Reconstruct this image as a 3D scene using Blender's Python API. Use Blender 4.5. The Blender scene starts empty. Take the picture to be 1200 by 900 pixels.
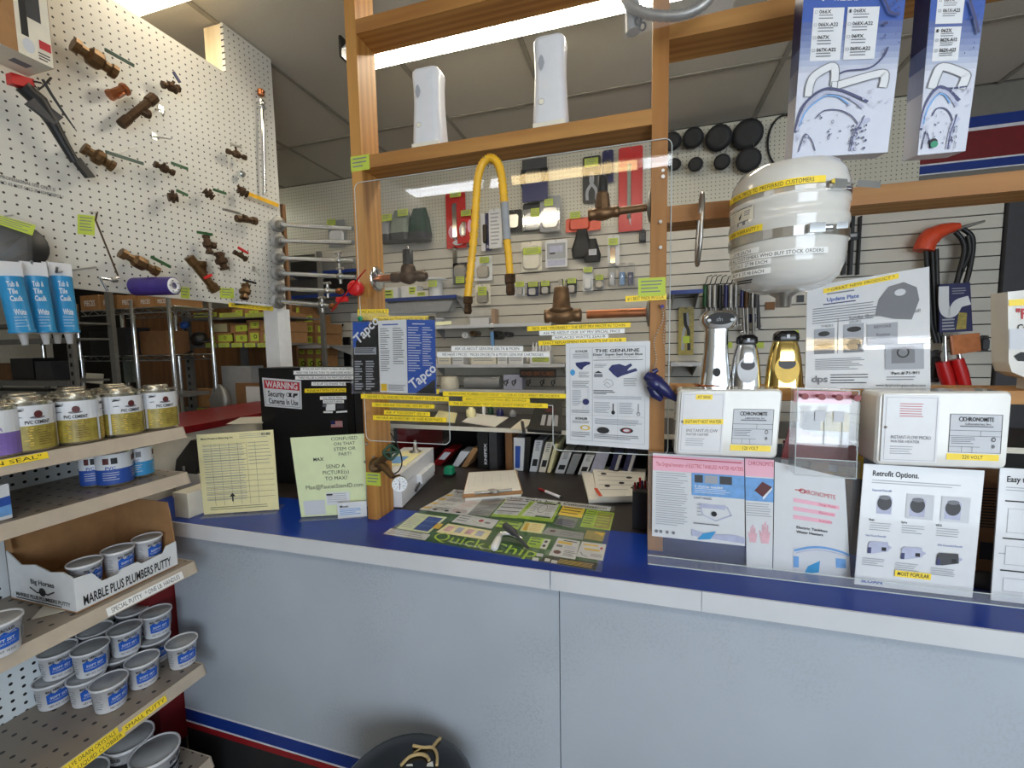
import bpy, math, random
from mathutils import Vector
random.seed(11)
sc = bpy.context.scene
col = sc.collection
V = Vector
# ------------------------------------------------------------------ camera
FPX = 508.0                      # focal length in pixels of the 1200 x 900 frame
EYE = V((0.0, 0.0, 1.62))
_y, _p, _r = math.radians(16.45), math.radians(4.95), math.radians(1.0)
_f = V((-math.sin(_y)*math.cos(_p), math.cos(_y)*math.cos(_p), -math.sin(_p)))
_rt = V((math.cos(_y), math.sin(_y), 0.0))
_dn = _f.cross(_rt)
CR = _rt*math.cos(_r) + _dn*math.sin(_r)
CD = _dn*math.cos(_r) - _rt*math.sin(_r)
CF = _f
cam_d = bpy.data.cameras.new('camera')
cam_d.sensor_fit = 'HORIZONTAL'; cam_d.sensor_width = 36.0; cam_d.lens = FPX/1200.0*36.0
cam_d.clip_start = 0.02; cam_d.clip_end = 100
cam = bpy.data.objects.new('camera', cam_d); col.objects.link(cam)
from mathutils import Matrix
cam.matrix_world = Matrix(((CR.x, -CD.x, -CF.x, EYE.x), (CR.y, -CD.y, -CF.y, EYE.y), (CR.z, -CD.z, -CF.z, EYE.z), (0, 0, 0, 1)))
sc.camera = cam
# ------------------------------------------------------------------ world, daylight, exposure
w = bpy.data.worlds.new('sky'); sc.world = w; w.use_nodes = True
nt = w.node_tree; bg = nt.nodes['Background']
sky = nt.nodes.new('ShaderNodeTexSky'); sky.sky_type = 'HOSEK_WILKIE'; sky.turbidity = 4.0; sky.ground_albedo = 0.4
sky.sun_direction = V((0.3, 0.75, 0.6)).normalized()
nt.links.new(sky.outputs[0], bg.inputs[0]); bg.inputs[1].default_value = 0.9
def area_light(name, loc, direction, sx, sy, power, color):
    d = bpy.data.lights.new(name, 'AREA'); d.shape = 'RECTANGLE'; d.size = sx; d.size_y = sy
    d.energy = power; d.color = color
    o = bpy.data.objects.new(name, d); col.objects.link(o); o.location = loc
    o.rotation_euler = V(direction).to_track_quat('-Z', 'Y').to_euler()
    return o
# daylight entering through the shop window behind the photographer
area_light('window_daylight', (1.75, -2.42, 1.58), (-0.15, 1, -0.08), 2.5, 2.0, 92, (0.80, 0.90, 1.0))
sc.view_settings.view_transform = 'Standard'
sc.view_settings.look = 'None'
sc.view_settings.gamma = 1.0
sc.view_settings.use_curve_mapping = False
sc.view_settings.exposure = 0.28

# ------------------------------------------------------------------ pixel of the 1200 x 900 photograph -> point of the place
def ray(px, py): return CR*((px-600)/FPX) + CD*((py-450)/FPX) + CF
def pX(px, py, X): d = ray(px, py); return EYE + d*((X-EYE.x)/d.x)
def pY(px, py, Y): d = ray(px, py); return EYE + d*((Y-EYE.y)/d.y)
def pZ(px, py, Z): d = ray(px, py); return EYE + d*((Z-EYE.z)/d.z)
def pP(px, py, P, N): d = ray(px, py); return EYE + d*((P-EYE).dot(N)/d.dot(N))
def mpp(p): return (p-EYE).dot(CF)/FPX      # metres per pixel at a point
YP = 1.24      # front of the timber posts
XP = -1.70     # hung face of the pegboard partition
YB = 3.15      # back wall
ZC = 1.04      # counter top
ZT = 3.01      # ceiling

# ------------------------------------------------------------------ materials
M = {}
def lin(c):
    c = c/255.0
    return c/12.92 if c <= 0.04045 else ((c+0.055)/1.055)**2.4
def mk(name, rgb, rough=0.5, metal=0.0, var=0.10, scale=30.0, bump=0.0, bscale=200.0, spec=0.5, coat=0.0, emit=None, es=0.0, stretch=None):
    m = bpy.data.materials.new(name); m.use_nodes = True
    n = m.node_tree.nodes; l = m.node_tree.links; b = n['Principled BSDF']
    c = tuple(lin(x) for x in rgb)
    if var > 0:
        tc = n.new('ShaderNodeTexCoord'); nz = n.new('ShaderNodeTexNoise'); nz.inputs['Scale'].default_value = scale
        nz.inputs['Detail'].default_value = 4.0
        src = tc.outputs['Object']
        if stretch:
            mp = n.new('ShaderNodeMapping'); mp.inputs['Scale'].default_value = stretch; l.new(src, mp.inputs[0]); src = mp.outputs[0]
        l.new(src, nz.inputs['Vector'])
        rp = n.new('ShaderNodeValToRGB'); rp.color_ramp.elements[0].position = 0.3; rp.color_ramp.elements[1].position = 0.7
        rp.color_ramp.elements[0].color = tuple(x*(1-var) for x in c)+(1,); rp.color_ramp.elements[1].color = tuple(min(1, x*(1+var)) for x in c)+(1,)
        l.new(nz.outputs['Fac'], rp.inputs[0]); l.new(rp.outputs[0], b.inputs['Base Color'])
        if bump > 0:
            nb = n.new('ShaderNodeTexNoise'); nb.inputs['Scale'].default_value = bscale; l.new(src, nb.inputs['Vector'])
            bp = n.new('ShaderNodeBump'); bp.inputs['Strength'].default_value = bump; bp.inputs['Distance'].default_value = 0.002
            l.new(nb.outputs['Fac'], bp.inputs['Height']); l.new(bp.outputs[0], b.inputs['Normal'])
    else:
        b.inputs['Base Color'].default_value = c+(1,)
    b.inputs['Roughness'].default_value = rough; b.inputs['Metallic'].default_value = metal
    b.inputs['Specular IOR Level'].default_value = spec
    if coat: b.inputs['Coat Weight'].default_value = coat; b.inputs['Coat Roughness'].default_value = 0.06
    if emit:
        b.inputs['Emission Color'].default_value = tuple(lin(x) for x in emit)+(1,); b.inputs['Emission Strength'].default_value = es
    M[name] = m
    return m
def mk_clear(name, tint=(255, 255, 255), base=0.045, k=0.75, rough=0.02, haze=0.0, hazecol=(235, 240, 245)):
    m = bpy.data.materials.new(name); m.use_nodes = True
    n = m.node_tree.nodes; l = m.node_tree.links; n.clear()
    out = n.new('ShaderNodeOutputMaterial'); tr = n.new('ShaderNodeBsdfTransparent'); gl = n.new('ShaderNodeBsdfGlossy')
    tr.inputs[0].default_value = tuple(lin(x) for x in tint)+(1,); gl.inputs['Roughness'].default_value = rough
    lw = n.new('ShaderNodeLayerWeight'); lw.inputs['Blend'].default_value = 0.5
    pw = n.new('ShaderNodeMath'); pw.operation = 'POWER'; pw.inputs[1].default_value = 5.0; l.new(lw.outputs['Facing'], pw.inputs[0])
    ma = n.new('ShaderNodeMath'); ma.operation = 'MULTIPLY_ADD'; ma.inputs[1].default_value = k; ma.inputs[2].default_value = base
    l.new(pw.outputs[0], ma.inputs[0])
    first = tr.outputs[0]
    if haze > 0:
        df = n.new('ShaderNodeBsdfDiffuse'); df.inputs[0].default_value = tuple(lin(x) for x in hazecol)+(1,)
        m1 = n.new('ShaderNodeMixShader'); m1.inputs[0].default_value = haze
        l.new(tr.outputs[0], m1.inputs[1]); l.new(df.outputs[0], m1.inputs[2]); first = m1.outputs[0]
    mx = n.new('ShaderNodeMixShader'); l.new(ma.outputs[0], mx.inputs[0]); l.new(first, mx.inputs[1]); l.new(gl.outputs[0], mx.inputs[2])
    l.new(mx.outputs[0], out.inputs[0]); M[name] = m
    return m
def mk_wood(name, light, dark, rough=0.55, axis='X', scale=1.0):
    m = bpy.data.materials.new(name); m.use_nodes = True
    n = m.node_tree.nodes; l = m.node_tree.links; b = n['Principled BSDF']
    tc = n.new('ShaderNodeTexCoord'); mp = n.new('ShaderNodeMapping'); l.new(tc.outputs['Object'], mp.inputs[0])
    s = {'X': (1.2, 14, 14), 'Y': (14, 1.2, 14), 'Z': (14, 14, 1.2)}[axis]
    mp.inputs['Scale'].default_value = tuple(a*scale for a in s)
    nz = n.new('ShaderNodeTexNoise'); nz.inputs['Scale'].default_value = 1.6; nz.inputs['Detail'].default_value = 3; nz.inputs['Distortion'].default_value = 0.7
    l.new(mp.outputs[0], nz.inputs['Vector'])
    wv = n.new('ShaderNodeTexWave'); wv.inputs['Scale'].default_value = 1.1; wv.inputs['Distortion'].default_value = 6.0; wv.inputs['Detail'].default_value = 3
    wv.bands_direction = 'Y' if axis != 'Y' else 'X'
    l.new(mp.outputs[0], wv.inputs['Vector'])
    mx = n.new('ShaderNodeMath'); mx.operation = 'MULTIPLY_ADD'; mx.inputs[1].default_value = 0.55; l.new(nz.outputs['Fac'], mx.inputs[0])
    m2 = n.new('ShaderNodeMath'); m2.operation = 'MULTIPLY'; m2.inputs[1].default_value = 0.22; l.new(wv.outputs['Fac'], m2.inputs[0]); l.new(m2.outputs[0], mx.inputs[2])
    rp = n.new('ShaderNodeValToRGB'); rp.color_ramp.elements[0].position = 0.18; rp.color_ramp.elements[1].position = 0.6
    rp.color_ramp.elements[0].color = tuple(lin(x) for x in dark)+(1,); rp.color_ramp.elements[1].color = tuple(lin(x) for x in light)+(1,)
    l.new(mx.outputs[0], rp.inputs[0]); l.new(rp.outputs[0], b.inputs['Base Color'])
    b.inputs['Roughness'].default_value = rough
    bp = n.new('ShaderNodeBump'); bp.inputs['Strength'].default_value = 0.15; bp.inputs['Distance'].default_value = 0.002
    l.new(mx.outputs[0], bp.inputs['Height']); l.new(bp.outputs[0], b.inputs['Normal'])
    M[name] = m
def mk_holes(name, rgb, hole, a1, a2, pitch=0.0254, rad=0.0032, rough=0.35, stagger=False, spec=0.5):
    """perforated board: dark dots painted for the shade inside its holes, on a square pitch, a1 / a2 = object axes of the board"""
    m = bpy.data.materials.new(name); m.use_nodes = True
    n = m.node_tree.nodes; l = m.node_tree.links; b = n['Principled BSDF']
    tc = n.new('ShaderNodeTexCoord'); sp = n.new('ShaderNodeSeparateXYZ'); l.new(tc.outputs['Object'], sp.inputs[0])
    ds = []
    for a in (a1, a2):
        dv = n.new('ShaderNodeMath'); dv.operation = 'DIVIDE'; dv.inputs[1].default_value = pitch; l.new(sp.outputs[a], dv.inputs[0])
        fr = n.new('ShaderNodeMath'); fr.operation = 'FRACT'; l.new(dv.outputs[0], fr.inputs[0])
        sb = n.new('ShaderNodeMath'); sb.operation = 'SUBTRACT'; sb.inputs[1].default_value = 0.5; l.new(fr.outputs[0], sb.inputs[0])
        sq = n.new('ShaderNodeMath'); sq.operation = 'MULTIPLY'; l.new(sb.outputs[0], sq.inputs[0]); l.new(sb.outputs[0], sq.inputs[1])
        ds.append(sq)
    ad = n.new('ShaderNodeMath'); ad.operation = 'ADD'; l.new(ds[0].outputs[0], ad.inputs[0]); l.new(ds[1].outputs[0], ad.inputs[1])
    gt = n.new('ShaderNodeMath'); gt.operation = 'LESS_THAN'; gt.inputs[1].default_value = (rad/pitch)**2; l.new(ad.outputs[0], gt.inputs[0])
    mx = n.new('ShaderNodeMix'); mx.data_type = 'RGBA'
    nz = n.new('ShaderNodeTexNoise'); nz.inputs['Scale'].default_value = 5; l.new(tc.outputs['Object'], nz.inputs['Vector'])
    rp = n.new('ShaderNodeValToRGB'); c = tuple(lin(x) for x in rgb)
    rp.color_ramp.elements[0].color = tuple(x*0.93 for x in c)+(1,); rp.color_ramp.elements[1].color = tuple(min(1, x*1.05) for x in c)+(1,)
    l.new(nz.outputs['Fac'], rp.inputs[0]); l.new(rp.outputs[0], mx.inputs['A'])
    mx.inputs['B'].default_value = tuple(lin(x) for x in hole)+(1,)
    l.new(gt.outputs[0], mx.inputs['Factor']); l.new(mx.outputs['Result'], b.inputs['Base Color'])
    b.inputs['Roughness'].default_value = rough; b.inputs['Specular IOR Level'].default_value = spec
    M[name] = m

mk('ceiling_tile', (196, 190, 178), 0.9, var=0.07, scale=260, bump=0.5, bscale=300)
mk('ceiling_bar', (150, 144, 132), 0.6)
mk('wall_paint', (205, 203, 196), 0.8, var=0.04)
mk('wall_grey', (118, 114, 106), 0.7, var=0.05)
mk('floor_vinyl', (120, 114, 105), 0.45, var=0.12, scale=8)
mk('dark_gap', (30, 28, 26), 0.9)
mk('slat', (200, 195, 183), 0.5, var=0.04, scale=6)
mk('counter_face', (172, 180, 190), 0.5, var=0.06, scale=3)
def scuffs(m):
    n = m.node_tree.nodes; l = m.node_tree.links; b = n['Principled BSDF']; src = b.inputs['Base Color'].links[0].from_socket
    tc = n.new('ShaderNodeTexCoord'); fac = None
    for s, lo, hi in ((2.6, 0.52, 0.72), (140.0, 0.48, 0.60)):
        z = n.new('ShaderNodeTexNoise'); z.inputs['Scale'].default_value = s; z.inputs['Detail'].default_value = 6; l.new(tc.outputs['Object'], z.inputs['Vector'])
        mr = n.new('ShaderNodeMapRange'); mr.inputs[1].default_value = lo; mr.inputs[2].default_value = hi; l.new(z.outputs['Fac'], mr.inputs[0])
        if fac is None: fac = mr.outputs[0]
        else:
            mm = n.new('ShaderNodeMath'); mm.operation = 'MULTIPLY'; l.new(fac, mm.inputs[0]); l.new(mr.outputs[0], mm.inputs[1])
            m3 = n.new('ShaderNodeMath'); m3.operation = 'MULTIPLY'; m3.inputs[1].default_value = 0.28; l.new(mm.outputs[0], m3.inputs[0]); fac = m3.outputs[0]
    mx = n.new('ShaderNodeMix'); mx.data_type = 'RGBA'; l.new(fac, mx.inputs['Factor']); l.new(src, mx.inputs['A']); mx.inputs['B'].default_value = (lin(116), lin(108), lin(100), 1); l.new(mx.outputs['Result'], b.inputs['Base Color'])
scuffs(M['counter_face'])
mk('counter_edge', (206, 208, 212), 0.4, var=0.05, scale=5)
mk('counter_blue', (16, 54, 146), 0.30, var=0.08, scale=4, spec=0.3)
mk('stripe_blue', (22, 52, 130), 0.4, var=0.06)
mk('stripe_red', (140, 22, 30), 0.5, var=0.08)
mk('stripe_white', (215, 215, 220), 0.5)
mk('kick_black', (34, 34, 36), 0.6, var=0.2, scale=10)
mk('maroon', (112, 14, 18), 0.5, var=0.08)
mk('desk_brown', (44, 37, 34), 0.45, var=0.15, scale=40)
mk_wood('pine_z', (198, 146, 76), (152, 98, 42), axis='Z', scale=0.7)
mk_wood('pine_x', (190, 140, 74), (146, 94, 42), axis='X', scale=0.7)
mk_wood('pine_lit', (232, 216, 184), (206, 182, 142), axis='Z')  # paler pine, the light falling on the stud is put into its colour
mk('box_white_dim', (196, 200, 214), 0.35, var=0.04, scale=10)  # white darkened to carry the weak light on the spout boxes
mk_wood('ply', (138, 96, 56), (96, 62, 34), axis='Z')
mk_holes('peg_y', (210, 208, 200), (40, 36, 32), 'Y', 'Z', rough=0.42)
mk_holes('peg_x', (206, 202, 186), (50, 46, 40), 'X', 'Z', rough=0.4)
mk_holes('gondola_back', (224, 232, 236), (24, 24, 26), 'Y', 'Z', pitch=0.0254, rad=0.0044, rough=0.5)
mk('shelf_tan', (166, 152, 136), 0.45, var=0.10, scale=12)
mk('lip_tan', (188, 174, 156), 0.4, var=0.05)
mk('white', (222, 223, 224), 0.4, var=0.03)
mk('paper', (216, 218, 221), 0.30, var=0.02, coat=0.4)
mk('paper_matte', (222, 220, 212), 0.7, var=0.02)
mk('white_gloss', (216, 214, 208), 0.14, var=0.02, coat=0.5)
mk('white_plastic', (222, 222, 225), 0.3, var=0.02)
mk('ivory', (228, 222, 205), 0.4, var=0.04)
mk('cream_paper', (240, 231, 178), 0.6, var=0.03)
mk('green_paper', (222, 232, 186), 0.5, var=0.03)
mk('tag_green', (188, 206, 74), 0.6, var=0.06)
mk('tape_yellow', (250, 218, 52), 0.35, var=0.05)
mk('tape_white', (240, 240, 238), 0.35, var=0.03)
mk('ink', (28, 28, 30), 0.6, var=0)
mk('ink_grey', (120, 122, 128), 0.6, var=0)
mk('ink_soft', (160, 163, 170), 0.6, var=0)
mk('ink_lite', (205, 208, 214), 0.6, var=0)
mk('ink_red', (190, 40, 50), 0.5, var=0)
mk('ink_pink', (236, 178, 196), 0.5, var=0)
mk('ink_blue', (40, 80, 165), 0.5, var=0)
mk('ink_sky', (110, 160, 215), 0.5, var=0.12, scale=60)
mk('ink_aqua', (60, 150, 205), 0.5, var=0.1)
mk('ink_navy', (34, 40, 96), 0.4, var=0.15, scale=80)
mk('ink_brown', (90, 36, 36), 0.5, var=0)
mk('ink_olive', (158, 142, 62), 0.4, var=0.25, scale=50)
mk('ink_green', (40, 92, 34), 0.4, var=0.25, scale=9)
mk('ink_lime', (168, 204, 50), 0.4, var=0.12, scale=30)
mk('ink_gold', (226, 186, 50), 0.4, var=0.1)
mk('ink_white', (220, 222, 226), 0.5, var=0)
mk('ink_purple', (128, 104, 178), 0.5, var=0.1)
mk('ink_lav', (178, 182, 206), 0.5, var=0.1, scale=40)
mk('skin_print', (222, 176, 186), 0.5, var=0.1, scale=60)
mk('black', (20, 20, 22), 0.45, var=0.1)
mk('black_gloss', (16, 16, 18), 0.2, var=0.05)
mk('rubber', (26, 26, 28), 0.6, var=0.15)
mk('charcoal', (58, 58, 62), 0.5, var=0.1)
mk('grey_metal', (150, 150, 150), 0.4, 0.6, var=0.08)
mk('rack_grey', (122, 122, 120), 0.45, 0.3, var=0.1)
mk('grey_plastic', (150, 152, 154), 0.5, var=0.06)
mk('chrome', (225, 228, 232), 0.10, 1.0, var=0.0)
mk('steel', (190, 188, 184), 0.28, 1.0, var=0.08)
mk('galv', (160, 158, 154), 0.45, 0.9, var=0.15)
mk('gold', (232, 200, 120), 0.10, 1.0, var=0.0)
mk('brass', (104, 78, 48), 0.40, 0.65, var=0.22, scale=60)
mk('brass_dark', (80, 60, 42), 0.48, 0.7, var=0.25, scale=70)
mk('bronze', (122, 92, 62), 0.42, 0.8, var=0.2, scale=60)
mk('copper', (176, 110, 72), 0.32, 0.9, var=0.15)
mk('cardboard', (164, 122, 80), 0.8, var=0.1, scale=25)
mk('cardboard_dark', (128, 92, 60), 0.8, var=0.1, scale=25)
mk('red', (196, 26, 28), 0.35, var=0.06)
mk('red_dark', (128, 18, 22), 0.4, var=0.08)
mk('orange', (214, 74, 40), 0.4, var=0.06)
mk('hose_yellow', (232, 178, 40), 0.4, var=0.08)
mk('blue_label', (32, 92, 190), 0.4, var=0.06)
mk('tube_blue', (38, 136, 190), 0.3, var=0.05)
mk('blue_plastic', (30, 84, 170), 0.4, var=0.05)
mk('navy', (30, 32, 84), 0.3, var=0.12, scale=40)
mk('purple', (66, 50, 122), 0.35, var=0.1)
mk('green_dark', (20, 58, 40), 0.4, var=0.15)
mk('green_handle', (32, 80, 38), 0.4, var=0.1)
mk('green_eraser', (20, 140, 100), 0.5, var=0.05)
mk('grey_green', (134, 144, 132), 0.45, var=0.1)
mk('tin', (196, 190, 174), 0.25, 0.9, var=0.1)
mk('lid_grey', (168, 170, 172), 0.45, var=0.06)
mk('twine', (196, 170, 120), 0.9, var=0.2)
mk('tube_warm', (255, 236, 190), 0.5, var=0, emit=(255, 226, 170), es=9)
mk('tube_cool', (250, 252, 255), 0.5, var=0, emit=(244, 248, 255), es=10)
mk('tube_dim', (250, 252, 240), 0.5, var=0, emit=(250, 252, 236), es=7)
mk('tube_back', (255, 250, 235), 0.5, var=0, emit=(255, 246, 226), es=22)
mk('lens_warm', (255, 240, 205), 0.5, var=0, emit=(255, 236, 200), es=6)
mk_clear('plexi', base=0.032)
mk_clear('acrylic', haze=0.06, base=0.05)
mk_clear('polybag', haze=0.05, base=0.03, rough=0.02)
mk_clear('blister', haze=0.10, base=0.08, rough=0.08)
mk_clear('mat_vinyl', haze=0.015, base=0.035, rough=0.05, hazecol=(210, 225, 245))

# ------------------------------------------------------------------ mesh builder
class MB:
    def __init__(s): s.v = []; s.f = []; s.m = []; s.s = []
    def add(s, vs, fs, mat=0, smooth=False):
        o = len(s.v); s.v += [V(p) for p in vs]
        for f in fs: s.f.append([i+o for i in f]); s.m.append(mat); s.s.append(smooth)
        return s
    def hexa(s, c8, mat=0):
        return s.add(c8, [(0, 3, 2, 1), (4, 5, 6, 7), (0, 1, 5, 4), (1, 2, 6, 5), (2, 3, 7, 6), (3, 0, 4, 7)], mat)
    def box(s, a, b, mat=0):
        (x0, y0, z0), (x1, y1, z1) = a, b
        x0, x1 = min(x0, x1), max(x0, x1); y0, y1 = min(y0, y1), max(y0, y1); z0, z1 = min(z0, z1), max(z0, z1)
        return s.hexa([(x0, y0, z0), (x1, y0, z0), (x1, y1, z0), (x0, y1, z0), (x0, y0, z1), (x1, y0, z1), (x1, y1, z1), (x0, y1, z1)], mat)
    def obox(s, c, u, v, n, mat=0):
        c, u, v, n = V(c), V(u), V(v), V(n)
        return s.hexa([c-u-v-n, c+u-v-n, c+u+v-n, c-u+v-n, c-u-v+n, c+u-v+n, c+u+v+n, c-u+v+n], mat)
    def slab(s, q, n, mat=0):
        """four corners bl, br, tr, tl pushed back along n"""
        n = V(n); q = [V(p) for p in q]
        return s.hexa([p+n for p in q] + q, mat)
    def prism(s, pts, o, u, v, n, mat=0, smooth=False):
        o, u, v, n = V(o), V(u), V(v), V(n); k = len(pts)
        a = [o+u*p[0]+v*p[1] for p in pts]; b = [p+n for p in a]
        s.add(a+b, [list(range(k))[::-1], list(range(k, 2*k))], mat)
        s.add(a+b, [(i, (i+1) % k, k+(i+1) % k, k+i) for i in range(k)], mat, smooth)
        return s
    def lathe(s, prof, o, ax=(0, 0, 1), n=16, mat=0, smooth=True, sx=1.0, sy=1.0, ref=None):
        o, ax = V(o), V(ax).normalized()
        r = V(ref) if ref else (V((1, 0, 0)) if abs(ax.x) < 0.9 else V((0, 1, 0)))
        e1 = (r-ax*r.dot(ax)).normalized(); e2 = ax.cross(e1)
        vs = []; fs = []
        for (rr, h) in prof:
            for i in range(n):
                t = 2*math.pi*i/n; vs.append(o+ax*h+e1*(rr*sx*math.cos(t))+e2*(rr*sy*math.sin(t)))
        for j in range(len(prof)-1):
            for i in range(n): fs.append((j*n+i, j*n+(i+1) % n, (j+1)*n+(i+1) % n, (j+1)*n+i))
        s.add(vs, fs, mat, smooth)
        if prof[0][0] > 1e-6: s.add(vs[:n], [list(range(n))[::-1]], mat)
        if prof[-1][0] > 1e-6: s.add(vs[-n:], [list(range(n))], mat)
        return s
    def cyl(s, p, q, r, n=12, mat=0, r2=None):
        p, q = V(p), V(q); d = q-p
        return s.lathe([(r, 0), (r if r2 is None else r2, d.length)], p, d, n, mat)
    def ball(s, c, r, n=12, mat=0, ax=(0, 0, 1), k=1.0, m=6):
        prof = [(max(1e-7, r*math.sin(math.pi*i/m)), -r*k*math.cos(math.pi*i/m)) for i in range(m+1)]
        return s.lathe(prof, c, ax, n, mat)
    def tube(s, pts, r, n=8, mat=0, closed=False, caps=True, smooth=True):
        pts = [V(p) for p in pts]; k = len(pts); rs = r if isinstance(r, (list, tuple)) else [r]*k
        vs = []; fs = []; prev = None
        for i, p in enumerate(pts):
            if closed: t = pts[(i+1) % k]-pts[i-1]
            else: t = pts[min(i+1, k-1)]-pts[max(i-1, 0)]
            t.normalize()
            if prev is None:
                a = V((0, 0, 1)) if abs(t.z) < 0.9 else V((1, 0, 0)); e1 = (a-t*a.dot(t)).normalized()
            else: e1 = (prev-t*prev.dot(t)).normalized()
            prev = e1; e2 = t.cross(e1)
            for j in range(n):
                a = 2*math.pi*j/n; vs.append(p+e1*(rs[i]*math.cos(a))+e2*(rs[i]*math.sin(a)))
        for i in range(k if closed else k-1):
            i2 = (i+1) % k
            for j in range(n): fs.append((i*n+j, i*n+(j+1) % n, i2*n+(j+1) % n, i2*n+j))
        s.add(vs, fs, mat, smooth)
        if caps and not closed: s.add(vs[:n], [list(range(n))[::-1]], mat); s.add(vs[-n:], [list(range(n))], mat)
        return s
    def loft(s, levels, o, mat=0, smooth=True):
        """levels: list of (outline points, height) with the same number of points"""
        o = V(o); k = len(levels[0][0]); vs = []
        for pts, z in levels: vs += [o+V((p[0], p[1], z)) for p in pts]
        fs = [(j*k+i, j*k+(i+1) % k, (j+1)*k+(i+1) % k, (j+1)*k+i) for j in range(len(levels)-1) for i in range(k)]
        s.add(vs, fs, mat, smooth); s.add(vs[:k], [list(range(k))[::-1]], mat); s.add(vs[-k:], [list(range(k))], mat)
        return s
    def build(s, name, mats, parent=None, origin=None):
        me = bpy.data.meshes.new(name)
        if parent is not None: org = ORG[parent.name]
        elif origin is not None: org = V(origin)
        else:
            xs = [p.x for p in s.v]; ys = [p.y for p in s.v]; zs = [p.z for p in s.v]
            org = V(((min(xs)+max(xs))/2, (min(ys)+max(ys))/2, min(zs)))
        me.from_pydata([p-org for p in s.v], [], s.f)
        if isinstance(mats, str): mats = [mats]
        for x in mats: me.materials.append(M[x])
        me.polygons.foreach_set('material_index', s.m); me.polygons.foreach_set('use_smooth', s.s)
        me.validate(); me.update()
        o = bpy.data.objects.new(name, me); col.objects.link(o)
        if parent is not None: o.parent = parent
        else: o.location = org
        ORG[o.name] = org
        return o
ORG = {}
def tag(o, label, cat=None, group=None, kind=None):
    o['label'] = label
    if cat: o['category'] = cat
    if group: o['group'] = group
    if kind: o['kind'] = kind
    return o
def struct(o): o['kind'] = 'structure'; return o
def thing(name, label, cat, org, group=None):
    o = bpy.data.objects.new(name, None); col.objects.link(o); o.empty_display_size = 0.05
    o.location = org; ORG[o.name] = V(org)
    return tag(o, label, cat, group)
def copy_tree(o, parent=None):
    c = o.copy(); col.objects.link(c); c.parent = parent; ORG[c.name] = ORG[o.name]
    for ch in list(o.children): copy_tree(ch, c)
    return c
def relax(objs, dist, xlo, xhi, fixed=0, it=80):
    """push round containers that touch apart on their shelf"""
    for _ in range(it):
        for i in range(len(objs)):
            for j in range(i):
                a, b = objs[i].location, objs[j].location
                if abs(a.z-b.z) > 0.03: continue
                d = V((a.x-b.x, a.y-b.y, 0)); L = d.length or 1e-4
                if L < dist:
                    m = d/L*(dist-L)*0.5; a += m*(1 if j >= fixed else 1.6); b -= m*(1 if j >= fixed else 0.2)
        for o in objs: o.location.x = min(max(o.location.x, xlo), xhi)
def bez(p0, p1, p2, p3, n=12):
    p0, p1, p2, p3 = V(p0), V(p1), V(p2), V(p3)
    return [p0*(1-t)**3+p1*3*t*(1-t)**2+p2*3*t*t*(1-t)+p3*t**3 for t in [i/n for i in range(n+1)]]
def smooth_path(pts, k=5):
    pts = [V(p) for p in pts]; out = []
    for i in range(len(pts)-1):
        a, b, c, d = pts[max(i-1, 0)], pts[i], pts[i+1], pts[min(i+2, len(pts)-1)]
        for j in range(k):
            t = j/k; out.append(0.5*((2*b)+(c-a)*t+(2*a-5*b+4*c-d)*t*t+(3*b-a-3*c+d)*t**3))
    return out+[pts[-1]]
def rrect(w, h, r, n=4):
    """rounded rectangle outline centred on 0"""
    out = []
    for cx, cy, a0 in ((w/2-r, h/2-r, 0), (-w/2+r, h/2-r, 90), (-w/2+r, -h/2+r, 180), (w/2-r, -h/2+r, 270)):
        for i in range(n+1):
            a = math.radians(a0+90*i/n); out.append((cx+r*math.cos(a), cy+r*math.sin(a)))
    return out
# ------------------------------------------------------------------ flat lettering (built-in font)
CH = "ABCDEFGHIJKLMNOPQRSTUVWXYZabcdefghijklmnopqrstuvwxyz0123456789.,-&'\"#/*?!@()$%:+"
GL = {}
def _glyphs():
    tmp = []
    for bold in (0, 1):
        for c in CH+' ':
            row = []
            for body in (c, '|'+c+'|'):
                cu = bpy.data.curves.new('g', 'FONT'); cu.body = body; cu.size = 1.0; cu.resolution_u = 2; cu.fill_mode = 'FRONT'
                cu.offset = 0.022 if bold else 0.0
                o = bpy.data.objects.new('g', cu); col.objects.link(o); row.append(o)
            tmp.append((bold, c, row))
    for bold in (0, 1):
        cu = bpy.data.curves.new('g', 'FONT'); cu.body = '||'; cu.size = 1.0; cu.offset = 0.022 if bold else 0.0
        o = bpy.data.objects.new('g', cu); col.objects.link(o); tmp.append((bold, 'bar', [o]))
    bpy.context.view_layer.update(); dg = bpy.context.evaluated_depsgraph_get()
    w = {}
    for bold, c, row in tmp:
        for k, o in enumerate(row):
            me = o.evaluated_get(dg).to_mesh()
            vs = [(p.co.x, p.co.y) for p in me.vertices]; fs = [tuple(p.vertices) for p in me.polygons]
            xs = [p[0] for p in vs] or [0]
            if c == 'bar': w[(bold, 'bar')] = max(xs)-min(xs)
            elif k == 0: GL[(bold, c)] = [vs, fs, 0.0]
            else: w[(bold, c)] = max(xs)-min(xs)
            o.evaluated_get(dg).to_mesh_clear()
    for (b, c) in list(GL): GL[(b, c)][2] = max(0.15, w[(b, c)]-w[(b, 'bar')])
    for _, _, row in tmp:
        for o in row:
            cu = o.data; bpy.data.objects.remove(o); bpy.data.curves.remove(cu)
_glyphs()
CAP = max(p[1] for p in GL[(0, 'H')][0])
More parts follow.
